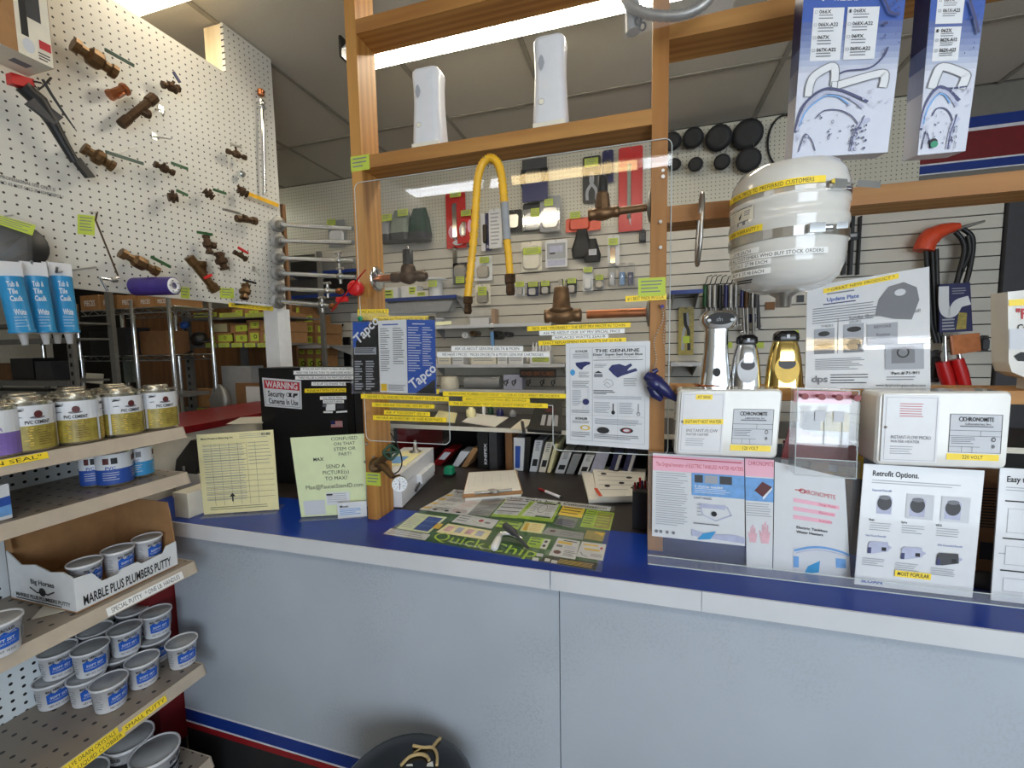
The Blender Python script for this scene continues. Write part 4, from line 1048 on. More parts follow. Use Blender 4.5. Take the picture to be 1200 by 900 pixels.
# ================================================================== SILLCOCKS between pegboard end and left post
YS = ye+0.01
tm = thing('mounting_bracket', 'dark brown upright board at the pegboard end carrying the sillcock flanges', 'bracket', (XP, YS+0.02, 1.8))
l, r_, b, t_ = rectY(327, 239, 335, 366, YS+0.004)
MB().box((l, YS+0.004, b), (r_, YS+0.022, t_)).build('upright_board', 'cardboard_dark', tm)
for i, (fy, x1, y1, y2) in enumerate(((263, 414, 268, 1.62), (282, 414, 284, 1.62), (302, 416, 306, 1.62), (320, 418, 325, 1.62), (338, 399, 341.5, 1.60), (353, 391, 359, 1.60))):
    ords = ('topmost', 'second', 'third', 'fourth', 'fifth', 'lowest')[i]
    A, B = pX(326, fy, XP+0.03), pY(x1, y1, 1.52); ax = B-A; n = ax.normalized()
    t = thing('frost_free_sillcock', '%s chrome sillcock pipe of six between pegboard end and left post' % ords, 'sillcock', (A+B)/2, 'sillcock pipes beside the left post')
    MB().lathe([(0.0001, -0.004), (0.030, -0.004), (0.036, 0.0), (0.036, 0.004), (0.020, 0.008), (0.016, 0.04), (0.0001, 0.04)], A, n, 18, smooth=False).build('flange', 'galv', t)
    MB().cyl(A+n*0.03, B, 0.0095, 10).build('pipe', 'chrome', t)
    a, b2 = ax.length*0.48, ax.length*0.68
    MB().lathe([(0.0089, a), (0.0089, b2)], A, n, 10).build('yellow_band', 'tape_yellow', t)
    MB().lathe([(0.013, 0.035), (0.013, 0.055)], A, n, 6).build('hex_nut', 'galv', t)
    if i >= 2:
        c = A+ax*0.82
        MB().lathe([(0.012, -0.012), (0.014, 0), (0.012, 0.012)], c, n, 10).build('valve_body', 'steel', t)
        MB().tube([c+V((0, 0, -0.03)), c+V((0, 0, 0.03))], 0.006, 8).build('stem', 'steel', t)
        MB().tube([c+V((-0.016, 0, 0.03)), c+V((0.016, 0, 0.032))], 0.006, 8).build('tee_handle', 'steel', t)
        if i >= 4: MB().lathe([(0.012, ax.length-0.02), (0.014, ax.length), (0.010, ax.length+0.01)], A, n, 10).build('brass_end', 'copper', t)
# red lever valve on the left post
t = thing('red_lever_handle', 'bright red ball valve lever in front of the left post', 'valve', pY(415, 360, YP-0.03))
R = lambda x, y, d=0.05: pY(x, y, YP-d)
MB().lathe([(0.020, 0), (0.024, 0.004), (0.024, 0.026), (0.018, 0.032), (0.0001, 0.032)], R(420, 339, 0.02), (0.1, -1, 0.05), 16).build('round_cap', 'red', t)
MB().obox(R(408, 341, 0.055), (R(425, 320, 0.055)-R(391, 362, 0.055))/2, V((0.010, 0, 0.009)), V((0, 0.004, 0))).build('lever', 'red', t)
MB().obox(R(401, 351, 0.05), (R(407, 352, 0.05)-R(394, 353, 0.05))/2, V((0, 0, 0.008)), V((0, 0.004, 0))).build('lever_tip', 'red', t)
MB().cyl(R(420, 339, 0.021), R(420, 339, 0.001), 0.008, 8).build('mounting_stub', 'brass', t)

# ================================================================== ON AND AROUND THE TIMBER FRAME
# white air freshener dispensers on the lower beam
def dispenser(px, pyb, wpx, hpx, label):
    Yd = YP+0.045; base = pY(px, pyb, Yd); k = mpp(base); base.z = zl1+0.0005
    w_, h_ = wpx*k, hpx*k
    t = thing('air_freshener', label, 'dispenser', base, 'white dispensers on the pine beam')
    lv = []
    for f, z in ((0.92, 0.0), (1.0, 0.03), (1.0, 0.12), (0.93, 0.35), (0.87, 0.6), (0.88, 0.8), (0.92, 0.93), (0.90, 0.965), (0.80, 0.99), (0.6, 1.0)):
        lv.append((rrect(w_*f, 0.075*min(1, f+0.04), 0.022*f), z*h_))
    MB().loft(lv, base).build('shell', 'white_plastic', t)
    MB().box((base.x-w_*0.46, base.y-0.0395, base.z+0.0), (base.x+w_*0.46, base.y-0.03, base.z+h_*0.055)).build('base_plinth', 'ivory', t)
    n = V((0, -1, 0)); fy = base.y-0.0375
    p = Print(lambda u, v, L: V((base.x+(u-0.5)*w_, fy-L, base.z+h_*(1-v))), w_, h_, 0.0015)
    p.poly([(0.30, 0.22), (0.36, 0.25), (0.40, 0.31), (0.36, 0.36), (0.30, 0.39), (0.25, 0.36), (0.22, 0.31), (0.25, 0.25)], 'ink_soft'); p.ell(0.3, 0.72, 0.09, 0.035, 'ivory', 14); p.ring(0.3, 0.72, 0.09, 0.035, 'ink_soft', 0.15)
    p.done(t, 'window_and_button')
dispenser(505, 170, 37, 88, 'white air freshener dispenser on the beam, left of the two')
dispenser(646, 150, 40, 101, 'white air freshener dispenser on the beam, right and taller of the two')

# yellow corrugated gas connector hanging on the guard
t = thing('gas_connector', 'yellow flexible gas hose bent in an arch with brass ends', 'hose', pY(573, 366, YG-0.03))
H_ = lambda x, y, d=0.03: pY(x, y, YG-d)
def corr(pts, r, k=7):
    path = smooth_path(pts, k); return path, [r*(1.04 if i % 2 else 0.80) for i in range(len(path))]
pa, rs = corr([H_(548, 349), H_(551, 320), H_(555, 280), H_(558, 235), H_(560, 210), H_(565, 193), H_(574, 185.5), H_(583, 191), H_(588, 208), H_(591, 238)], 0.0125, 9)
MB().tube(pa, rs, 10).build('long_hose', 'hose_yellow', t)
MB().cyl(H_(591, 237), H_(594, 281), 0.0118, 12).build('grey_sleeve', 'grey_plastic', t)
pa, rs = corr([H_(594, 281), H_(596, 300), H_(597.5, 322)], 0.0115, 9); MB().tube(pa, rs, 10).build('short_hose', 'hose_yellow', t)
MB().lathe([(0.010, 0), (0.016, 0.002), (0.016, 0.025), (0.012, 0.028), (0.014, 0.05), (0.011, 0.06)], H_(597.5, 321), (0.02, 0, -1), 6, smooth=False).build('brass_nut', 'brass_dark', t)
MB().lathe([(0.010, 0), (0.015, 0.002), (0.015, 0.02), (0.011, 0.024), (0.013, 0.045), (0.010, 0.052)], H_(548.5, 347), (-0.05, 0, -1), 6, smooth=False).build('brass_nut', 'brass_dark', t)
a = pY(573, 195, YG); MB().tube([a, a+V((0, -0.035, 0.0)), a+V((0, -0.04, 0.01))], 0.003, 6).build('suction_hook', 'steel', t)
# a few label tags on hoses
# pressure valves fixed to the inner sides of the posts
YV = 1.292
U = lambda x, y, Y=YV: pY(x, y, Y)
t = thing('flushometer_valve', 'brown relief valve with black cap on a chrome flange at the left post', 'valve', U(470, 338))
fc = U(445, 327); fc.x = lpx1
MB().lathe([(0.0001, 0.0005), (0.040, 0.001), (0.042, 0.005), (0.03, 0.009), (0.014, 0.012)], fc, (1, 0, 0), 22).build('flange', 'chrome', t)
for k in range(4):
    a = math.pi/4+k*math.pi/2; c = fc+V((0.006, 0.028*math.cos(a), 0.028*math.sin(a))); MB().cyl(c, c+V((0.005, 0, 0)), 0.005, 8).build('bolt', 'steel', t)
ax0, ax1 = fc+V((0.01, 0, 0.002)), U(500, 323); ax1.y = fc.y
MB().cyl(ax0, ax0+(ax1-ax0)*0.35, 0.011, 12).build('copper_pipe', 'copper', t)
dv = (ax1-ax0); L = dv.length
MB().lathe([(0.012, L*0.28), (0.017, L*0.30), (0.017, L*0.42), (0.014, L*0.45), (0.022, L*0.55), (0.026, L*0.63), (0.022, L*0.72), (0.014, L*0.78), (0.018, L*0.82), (0.018, L*0.95), (0.011, L*0.97), (0.011, L)], ax0, dv, 14).build('body', 'brass_dark', t)
c = ax0+dv*0.63; tp = U(475, 293); hh = tp.z-c.z
MB().lathe([(0.022, 0), (0.025, hh*0.25), (0.021, hh*0.42), (0.0165, hh*0.45)], c, (0, 0, 1), 14).build('bonnet', 'brass_dark', t)
MB().lathe([(0.017, hh*0.45), (0.017, hh*0.98), (0.014, hh), (0.0001, hh)], c, (0, 0, 1), 14).build('cap', 'black', t)
MB().lathe([(0.004, hh), (0.004, hh+0.012), (0.0001, hh+0.013)], c, (0, 0, 1), 8).build('stem', 'steel', t)
# big bronze pressure reducing valve, right post
def prv(label, cen, end, bell_top, r, black=False):
    t = thing('pressure_regulator', label, 'valve', (cen.x, cen.y, cen.z-r*1.6))
    e = V((rpx0, cen.y, end.z)); L = e.x-cen.x
    MB().lathe([(0.0001, -0.001), (0.040, -0.001), (0.040, -0.005), (0.016, -0.010)], e, (1, 0, 0), 20).build('flange', 'galv', t)
    ax = e-cen
    MB().lathe([(r*0.62, ax.length*0.3), (r*0.62, ax.length*0.99)], cen, ax, 14).build('pipe', 'copper' if not black else 'bronze', t)
    MB().lathe([(r*0.6, -r*2.4), (r*1.0, -r*2.4), (r*1.0, -r*1.8), (r*0.85, -r*1.7), (r*1.15, -r*0.8), (r*1.25, 0), (r*1.15, r*0.8), (r*0.85, r*1.7), (r*0.95, r*1.9), (r*0.95, r*2.8), (r*0.62, r*2.9)], cen, ax, 16).build('body', 'bronze', t)
    hh = bell_top.z-cen.z
    if not black:
        MB().lathe([(r*1.2, r*0.3), (r*1.75, r*0.75), (r*1.75, r*1.0), (r*1.35, r*1.2), (r*1.2, hh*0.62), (r*1.05, hh*0.9), (r*0.9, hh*0.93), (0.0001, hh*0.94)], cen, (0, 0, 1), 18).build('spring_bell', 'bronze', t)
        MB().lathe([(r*0.28, hh*0.93), (r*0.28, hh*1.18), (0.0001, hh*1.2)], cen, (0, 0, 1), 8).build('adjusting_screw', 'steel', t)
    else:
        MB().lathe([(r*1.1, r*0.3), (r*1.35, r*0.8), (r*1.1, hh*0.5), (r*0.9, hh*0.55)], cen, (0, 0, 1), 8, smooth=False).build('bonnet', 'bronze', t)
        MB().lathe([(r*0.88, hh*0.55), (r*0.85, hh*0.95), (r*0.5, hh), (0.0001, hh)], cen, (0, 0, 1), 14).build('cap', 'black', t)
prv('large bronze pressure reducing valve with bell top above the yellow strips', U(658, 370), U(755, 366), U(655, 334), 0.0205)
prv('bronze valve with black cap at the upper part of the right post', U(706, 250), U(757, 243), U(709, 205), 0.0165, True)

# gauge valve on the left post
G = lambda x, y, d=0.03: pY(x, y, YP-d)
t = thing('gauge_valve', 'brass hose valve with green handwheel and pressure gauge on the left post', 'valve', G(455, 585))
MB().lathe([(0.016, -0.03), (0.024, -0.028), (0.026, -0.02), (0.018, -0.012), (0.018, 0.0), (0.020, 0.012), (0.012, 0.02)], G(440, 546, 0.03), (0.35, -0.9, 0.1), 14).build('wall_flange', 'brass', t)
MB().tube([G(438, 547, 0.025), G(446, 541, 0.045), G(455, 533, 0.06)], [0.015, 0.014, 0.010], 10).build('body', 'brass', t)
MB().tube([G(445, 542, 0.045), G(452, 549, 0.055), G(460, 559, 0.06)], [0.012, 0.013, 0.009], 10).build('outlet', 'brass', t)
wc = G(458, 530, 0.07); wn_ = V((0.45, -0.8, 0.4)).normalized(); e1 = wn_.cross(V((0, 0, 1))).normalized(); e2 = wn_.cross(e1)
m = MB().tube([wc+e1*0.020*math.cos(a)*(1+0.12*math.cos(4*a))+e2*0.020*math.sin(a)*(1+0.12*math.cos(4*a)) for a in [i*math.pi/12 for i in range(24)]], 0.005, 6, closed=True)
for a in (0, math.pi/2): m.tube([wc+(e1*math.cos(a)+e2*math.sin(a))*0.02, wc-(e1*math.cos(a)+e2*math.sin(a))*0.02], 0.004, 6)
m.build('handwheel', 'green_dark', t)
MB().tube(smooth_path([G(458, 508, 0.02), G(466, 522, 0.05), G(471, 540, 0.05), G(468, 551, 0.055), G(461, 556, 0.058)], 4), 0.0022, 6).build('capillary', 'black', t)
gc = G(468.5, 567.5, 0.075); gn = (EYE-gc); gn.z *= 0.3; gn.normalize(); gu = V((-gn.y, gn.x, 0)).normalized(); gv = gn.cross(gu)*1
if gu.x < 0: gu = -gu
gv = V((0, 0, 1)); gv = (gv-gn*gv.dot(gn)).normalized()
MB().lathe([(0.0001, -0.022), (0.022, -0.022), (0.0245, -0.018), (0.0245, 0.002), (0.023, 0.003), (0.0225, 0.0005)], gc, gn, 24).build('gauge_case', 'steel', t)
R_ = 0.0225
p = Print(lambda u, v, L: gc+gn*(0.0008+L)+gu*((u-0.5)*2*R_)-gv*((v-0.5)*2*R_), 2*R_, 2*R_)
p.ell(0.5, 0.5, 0.5, 0.5, 'ink_white', 28)
for k in range(11):
    a = math.radians(130+28*k); p.stroke([(0.5+0.36*math.cos(a), 0.5+0.36*math.sin(a)), (0.5+0.44*math.cos(a), 0.5+0.44*math.sin(a))], 0.001, 'ink')
for k, s_ in enumerate(('0', '60', '100', '140', '200')):
    a = math.radians(130+65*k); p.text(s_, 0.5+0.26*math.cos(a), 0.46+0.26*math.sin(a), 0.08, 'ink', 'c')
p.stroke([(0.5, 0.32), (0.48, 0.86)], 0.0018, 'ink'); p.ell(0.5, 0.5, 0.05, 0.05, 'ink'); p.text('PSI', 0.5, 0.66, 0.06, 'ink_red', 'c'); p.done(t, 'dial_print')
MB().cyl(gc-gn*0.01+V((0, 0, 0.024)), G(460, 559, 0.06), 0.006, 8).build('gauge_stem', 'brass', t)

# brochure holder with three leaflets
YH = YP-0.012
bh = thing('brochure_holder', 'clear holder with black, white and blue faucet parts brochures on the left post', 'brochure', pY(462, 460, YH))
def panel(name, pts, Y, mat, parent):
    q = qY(pts, Y); o = MB().slab(q, V((0, 0.0015, 0))).build(name, mat, parent); return o, quad_print(q, (0, -1, 0))
o, p = panel('black_brochure', [(414.5, 459.5), (444.5, 459.5), (442.5, 377), (413.5, 377.5)], YH, 'charcoal', bh)
p.rect(0, 0, 1, 0.98, 'ink'); p.rect(0, 0, 0.12, 0.36, 'ink_blue'); p.poly([(0, 0), (0.72, 0), (0, 0.34)], 'ink_blue'); p.text('Tapco', 0.0, 0.215, 0.14, 'ink_white', bold=1, w=1.15, rot=-0.72)
p.rect(0.04, 0.36, 0.92, 0.46, 'ink_soft'); p.lines(0.08, 0.375, 0.88, 0.45, 3, 'ink', 0.5); p.lines(0.06, 0.55, 0.38, 0.98, 12, 'ink_soft', 0.5, 0.6); p.lines(0.5, 0.55, 0.86, 0.98, 12, 'ink_soft', 0.5, 0.6); p.done(o)
o, p = panel('white_brochure', [(445.5, 459.5), (477.5, 460.5), (476, 374.5), (443, 376)], YH, 'paper', bh)
p.lines(0.15, 0.05, 0.8, 0.09, 1, 'ink_blue', 0.4); p.lines(0.06, 0.11, 0.42, 0.72, 20, 'ink', 0.25, 0.7); p.lines(0.52, 0.11, 0.92, 0.62, 17, 'ink', 0.25, 0.7); p.rect(0.05, 0.88, 0.27, 0.98, 'ink_gold'); p.lines(0.32, 0.89, 0.95, 0.98, 5, 'ink_grey', 0.4); p.done(o)
o, p = panel('blue_brochure', [(478, 460.5), (511, 461.5), (509.5, 375), (476.5, 374.5)], YH, 'stripe_blue', bh)
p.rect(0, 0, 1, 1, 'ink_blue'); p.rect(0.2, 0.05, 0.65, 0.062, 'ink_white'); p.lines(0.04, 0.1, 0.52, 0.72, 18, 'ink_lite', 0.3, 0.6); p.lines(0.56, 0.1, 0.92, 0.64, 17, 'ink_lite', 0.3, 0.6)
p.poly([(0.3, 1.0), (0.98, 0.80), (0.98, 1.0)], 'ink'); p.text('Tapco', 0.02, 0.85, 0.13, 'ink_white', bold=1, w=1.08, rot=-0.66); p.done(o)
q = qY([(412, 461), (512, 462.5), (511, 374), (411, 374.5)], YH-0.006); MB().slab(q, V((0, 0.002, 0))).build('clear_front', 'plexi', bh)
q = qY([(412, 461), (512, 462.5), (511, 366), (411, 367)], YH+0.005); MB().slab(q, V((0, 0.001, 0))).build('clear_back', 'acrylic', bh)
c = pY(422, 373.5, YH-0.003); MB().lathe([(0.0001, -0.001), (0.0085, -0.001), (0.0085, 0.002), (0.0001, 0.002)], c, (0, -1, 0), 14).build('round_sticker', 'green_eraser', bh)

# flapper price sheet
o, p = sheet('price_sheet', qY([(663.5, 520), (760.5, 527), (762, 399.5), (663, 402.5)], YG-0.002), 0.0008, 'paper', 'white flapper price sheet headed The Genuine taped to the guard', 'sheet')
p.frame(0.05, 0.045, 0.95, 0.955, 0.0008, 'ink_soft'); p.rect(0.325, 0.045, 0.33, 0.955, 'ink_soft'); p.rect(0.05, 0.70, 0.95, 0.702, 'ink_soft'); p.rect(0.63, 0.56, 0.632, 0.93, 'ink_soft')
p.text('THE GENUINE', 0.36, 0.065, 0.028, 'ink', bold=1, w=0.52); p.text('Dixie* Super Seal Royal Blue', 0.335, 0.105, 0.02, 'ink', bold=1, w=0.58); p.text('* Special Longer LOOPER VALVE Material *', 0.37, 0.135, 0.012, 'ink_grey', w=0.5); p.lines(0.34, 0.165, 0.92, 0.175, 1, 'ink', 0.5, 0)
p.text('KOHLER', 0.12, 0.07, 0.022, 'ink', bold=1, w=0.15); p.lines(0.09, 0.105, 0.3, 0.155, 3, 'ink_grey', 0.35)
p.poly([(0.12, 0.19), (0.24, 0.18), (0.30, 0.185), (0.30, 0.205), (0.26, 0.215), (0.22, 0.235), (0.20, 0.26), (0.17, 0.25), (0.13, 0.22)], 'ink_navy'); p.ell(0.085, 0.285, 0.03, 0.03, 'ink_aqua'); p.lines(0.16, 0.28, 0.30, 0.34, 5, 'ink_grey', 0.3)
p.poly([(0.52, 0.255), (0.56, 0.215), (0.65, 0.205), (0.72, 0.225), (0.78, 0.20), (0.80, 0.22), (0.76, 0.245), (0.74, 0.27), (0.84, 0.245), (0.86, 0.27), (0.76, 0.295), (0.68, 0.315), (0.63, 0.335), (0.58, 0.305)], 'ink_navy'); p.lines(0.35, 0.205, 0.51, 0.245, 3, 'ink_grey', 0.3)
p.poly([(0.35, 0.29), (0.40, 0.27), (0.45, 0.29)], 'ink'); p.rect(0.35, 0.30, 0.45, 0.33, 'ink_grey')
p.stroke([(0.46, 0.38), (0.50, 0.345), (0.56, 0.36), (0.58, 0.40), (0.52, 0.43), (0.47, 0.40), (0.5, 0.375), (0.54, 0.4)], 0.001, 'ink_grey'); p.lines(0.7, 0.34, 0.86, 0.42, 5, 'ink_grey', 0.3); p.lines(0.34, 0.455, 0.6, 0.5, 3, 'ink', 0.4, 0.5); p.lines(0.34, 0.51, 0.92, 0.545, 3, 'ink_soft', 0.3, 0.1)
p.lines(0.35, 0.57, 0.55, 0.68, 7, 'ink_soft', 0.35); p.rect(0.573, 0.58, 0.585, 0.66, 'ink'); p.ell(0.579, 0.665, 0.022, 0.02, 'ink'); p.lines(0.65, 0.57, 0.82, 0.68, 7, 'ink_soft', 0.35); p.stroke([(0.875, 0.58), (0.875, 0.66)], 0.003, 'ink_soft'); p.ring(0.875, 0.67, 0.02, 0.018, 'ink_grey', 0.3)
p.lines(0.08, 0.37, 0.3, 0.44, 4, 'ink_grey', 0.3); p.lines(0.08, 0.46, 0.2, 0.62, 9, 'ink_soft', 0.35); p.rect(0.27, 0.44, 0.30, 0.6, 'ink_lite'); p.ell(0.25, 0.57, 0.04, 0.03, 'ink_navy'); p.rect(0.22, 0.605, 0.29, 0.65, 'ink_lite'); p.lines(0.07, 0.655, 0.31, 0.69, 2, 'ink_grey', 0.3)
p.text('KOHLER', 0.12, 0.725, 0.022, 'ink', bold=1, w=0.15); p.lines(0.08, 0.76, 0.3, 0.79, 2, 'ink_grey', 0.3); p.ring(0.24, 0.825, 0.06, 0.025, 'ink_gold', 0.3); p.ell(0.46, 0.84, 0.075, 0.032, 'ink'); p.ring(0.74, 0.83, 0.075, 0.026, 'ink', 0.35); p.ring(0.74, 0.83, 0.05, 0.017, 'ink_red', 0.2)
p.lines(0.36, 0.73, 0.92, 0.79, 4, 'ink_soft', 0.35); p.lines(0.07, 0.87, 0.31, 0.93, 3, 'ink_grey', 0.3); p.lines(0.35, 0.88, 0.92, 0.93, 3, 'ink_grey', 0.3); p.done(o)
# purple flapper hanging on a chain from the right post
t = thing('toilet_flapper', 'dark purple rubber toilet flapper hanging from a bead chain on the right post', 'flapper', pY(772, 470, YG-0.03))
K = lambda x, y, d=0.03: pY(x, y, YG-d)
MB().ball(K(768, 448, 0.035), 0.026, 12, ax=(0.4, -0.5, 0.8), k=0.75).build('ball_seat', 'navy', t)
MB().tube([K(757, 440, 0.03), K(764, 444, 0.035), K(776, 455, 0.04), K(786, 463, 0.035), K(794, 469, 0.03)], [0.012, 0.018, 0.019, 0.012, 0.006], 10).build('hinge_arm', 'navy', t)
MB().tube([K(762, 452, 0.03), K(768, 462, 0.035), K(775, 468, 0.03)], [0.012, 0.014, 0.008], 8).build('hinge_arm', 'navy', t)
MB().tube([K(765, 436, 0.03), K(771, 433, 0.03)], [0.008, 0.005], 8).build('chain_ear', 'navy', t)
ch = MB()
for i in range(26):
    f = i/25; c = K(776+3*math.sin(f*9)-(12*f), 361+72*f, 0.008); ch.ball(c, 0.0024, 6, m=4)
for i in range(16):
    f = i/15; c = K(779+1.5*math.sin(f*7), 362+50*f, 0.008); ch.ball(c, 0.0022, 6, m=4)
o = ch.build('bead_chain', 'steel', t); o['kind'] = 'stuff'
MB().cyl(K(776, 359, -0.001), K(776, 359, 0.012), 0.005, 8).build('hanging_pin', 'purple', t)

# ================================================================== ON THE COUNTER, LEFT PART
def lean_plane(bl, br, deg):
    d = (br-bl); d.z = 0; d.normalize(); away = V((-d.y, d.x, 0)); up = V((0, 0, 1))*math.cos(math.radians(deg))+away*math.sin(math.radians(deg))
    return bl, d.cross(up).normalized()
def stand_sheet(name, px4, deg, mat, label, cat='sign', z=ZC+0.006, t=0.002, acrylic=True):
    """px4 = bl, br, tr, tl pixels; the foot stands on the counter"""
    bl, br = pZ(*px4[0], z), pZ(*px4[1], z); P0, N = lean_plane(bl, br, deg)
    q = [pP(x, y, P0, N) for x, y in px4]; n = normal(q)
    T_ = thing(name, label, cat, ((bl+br)/2).to_tuple()[:2]+(ZC,))
    o = MB().slab(q, -n*t).build('paper_sheet', mat, T_)
    p = quad_print(q, n)
    if acrylic:
        d = (br-bl); d.z = 0; d.normalize(); fwd = V((d.y, -d.x, 0))
        q2 = [a+n*0.0035 for a in q]; MB().slab(q2, -n*0.0015).build('clear_front', 'plexi', T_)
        b0, b1 = V((bl.x, bl.y, ZC+0.0005)), V((br.x, br.y, ZC+0.0005))
        MB().hexa([b0-fwd*0.06, b1-fwd*0.06, b1+fwd*0.03, b0+fwd*0.03]+[x+V((0, 0, 0.003)) for x in (b0-fwd*0.06, b1-fwd*0.06, b1+fwd*0.03, b0+fwd*0.03)]).build('clear_foot', 'acrylic', T_)
    return T_, o, p
T_, o, p = stand_sheet('order_form_stand', [(239, 603), (327, 597), (320, 503.5), (230, 509.5)], 10, 'cream_paper', 'cream order form with a grid in a clear stand at the left of the counter')
p.text('Moen Pressure Balancing, Inc.', 0.05, 0.05, 0.022, 'ink', bold=1, w=0.42); p.text('RV 486', 0.84, 0.03, 0.03, 'ink', bold=1, w=0.12); p.lines(0.55, 0.03, 0.97, 0.1, 3, 'ink_grey', 0.2)
for i in range(11): p.rect(0.06, 0.14+i*0.068, 0.97 if i > 4 else 0.62, 0.143+i*0.068, 'ink')
for i in range(6): p.rect(0.17+i*0.115, 0.13, 0.1725+i*0.115, 0.90 if i < 5 else 0.9, 'ink')
p.lines(0.65, 0.14, 0.96, 0.45, 7, 'ink_grey', 0.12, 0.3)
p.lines(0.07, 0.155, 0.6, 0.86, 22, 'ink_soft', 0.2, 0.1); p.poly([(0.36, 0.80), (0.40, 0.755), (0.44, 0.80), (0.41, 0.80), (0.41, 0.86), (0.39, 0.86), (0.39, 0.80)], 'ink'); p.lines(0.1, 0.92, 0.9, 0.97, 2, 'ink', 0.2); p.done(o)
T_, o, p = stand_sheet('help_sign', [(353, 606), (429.5, 601.5), (428.5, 508), (340, 513)], 6, 'green_paper', 'pale green sign asking Confused on that stem or part beside the left post')
for i, s_ in enumerate(('CONFUSED', 'ON THAT', 'STEM OR', 'PART?')): p.text(s_, 0.71, 0.025+i*0.065, 0.04, 'ink', 'c', w=(0.36, 0.29, 0.3, 0.18)[i])
p.text('MAX', 0.27, 0.27, 0.04, 'ink', bold=1, w=0.14)
for i, s_ in enumerate(('SEND A', 'PICTURE(s)', 'TO MAX?')): p.text(s_, 0.57, 0.365+i*0.075, 0.045, 'ink', 'c', w=(0.27, 0.38, 0.32)[i])
p.text('Max@FaucetStemID.com', 0.12, 0.61, 0.05, 'ink', w=0.84); p.rect(0.40, 0.715, 0.75, 0.87, 'ink_white'); p.lines(0.42, 0.73, 0.72, 0.85, 5, 'ink_soft', 0.3); p.rect(0.41, 0.73, 0.5, 0.75, 'ink'); p.rect(0.06, 0.80, 0.38, 0.98, 'ink_lite'); p.done(o)
# business cards
q = [pZ(396, 608, ZC+0.001), pZ(430, 605, ZC+0.001)]; P0, N = lean_plane(q[0], q[1], 3)
qq = [pP(x, y, P0, N) for x, y in ((396, 608), (430, 605), (429.5, 587), (395, 590))]; n = normal(qq)
o = tag(MB().slab(qq, -n*0.006).build('business_cards', 'paper'), 'stack of white business cards leaning at the foot of the pale green sign', 'cards')
p = quad_print(qq, n); p.text('Moen', 0.08, 0.15, 0.16, 'ink', bold=1, w=0.3); p.lines(0.08, 0.4, 0.85, 0.85, 4, 'ink_sky', 0.4); p.done(o)
# beige box and printer at the left end
def zbox(name, label, cat, px0, px1, yb, z0, h, dep, mat, rot=0.0):
    a, b = pZ(*px0, z0), pZ(*px1, z0); d = (b-a); w_ = d.length; d.normalize(); aw = V((-d.y, d.x, 0))
    t = thing(name, label, cat, a+d*w_/2)
    return t, a, d, aw, w_
t = thing('card_box', 'off-white lidded plastic box at the left end of the counter', 'box', pZ(222, 606, ZC))
a = pZ(208, 607, ZC+0.0005); b = pZ(224, 606.5, ZC+0.0005); a.y = b.y = (a.y+b.y)/2
c = pZ(237, 601.5, ZC+0.0005)
h_ = pY(224, 579, b.y).z-ZC
MB().box((a.x-0.02, b.y, ZC+0.0005), (b.x, b.y+0.17, ZC+h_*0.78)).build('box_body', 'ivory', t)
MB().box((a.x-0.022, b.y-0.002, ZC+h_*0.78), (b.x+0.002, b.y+0.172, ZC+h_)).build('lid', 'ivory', t)
t = thing('receipt_printer', 'dark grey receipt printer on a cream base behind the tan shelf ends', 'printer', pY(200, 600, 1.27))
YR = 1.27
l, r2, b_, t2 = rectY(166, 522, 229, 553, YR); l = -1.815
MB().box((l, YR, ZC+0.0005), (r2+0.012, YR+0.24, b_)).build('cream_base', 'ivory', t)
lv = [([(l, YR), (r2, YR), (r2, YR+0.22), (l, YR+0.22)], b_+0.0005), ([(l, YR+0.01), (r2, YR+0.01), (r2, YR+0.22), (l, YR+0.22)], b_+0.05), ([(l+0.02, YR+0.06), (r2-0.02, YR+0.06), (r2-0.02, YR+0.2), (l+0.02, YR+0.2)], t2+0.01)]
MB().loft(lv, (0, 0, 0), smooth=False).build('housing', 'black', t)
MB().box((l+0.06, YR+0.09, t2+0.0105), (r2-0.06, YR+0.17, t2+0.014)).build('paper_door', 'charcoal', t)
MB().box((l+0.05, YR-0.004, b_+0.012), (r2-0.06, YR-0.0005, b_+0.03)).build('paper_slot', 'grey_plastic', t)

# black cabinet with stickers behind the left post
YK = 1.50
cb = thing('black_cabinet', 'black steel cabinet covered with sticker labels behind the left post', 'cabinet', pY(365, 540, YK))
x0, x1 = pY(306, 480, YK).x, pY(432, 480, YK).x; zt = pY(365, 431, YK).z
MB().box((x0, YK, ZC+0.0005), (x1, YK+0.12, zt)).build('body', 'black', cb)
MB().box((pY(408, 480, YK).x, YK-0.006, ZC+0.03), (pY(416, 480, YK).x, YK-0.0005, zt-0.06)).build('door_edge', 'black_gloss', cb)
def ks(x0, y0, x1, y1, text, mat='tape_white', th=4.5): return strip(cb, qY([(x0, y0+th), (x1, y1+th), (x1, y1), (x0, y0)], YK-0.0008), text, mat)
ks(352, 430.5, 415, 430.5, 'IF YOU DO NOT WANT TO FIND YOUR PART', th=4); ks(344, 434.5, 415, 434.5, 'WAIT FOR THE FACTORY TO SHIP SOME MORE', th=4.5); ks(346, 440.5, 416, 440, 'THERE WILL BE A CHARGE ON PARTS RETURNED', th=4.5)
ks(365, 447.5, 416, 447.5, 'IT IS UP TO SHARE THE PART', th=4.5); ks(357, 455.5, 418, 454.5, 'PLEASE PAY WITH YOUR SMALL BILLS', 'tape_yellow', th=4.8)
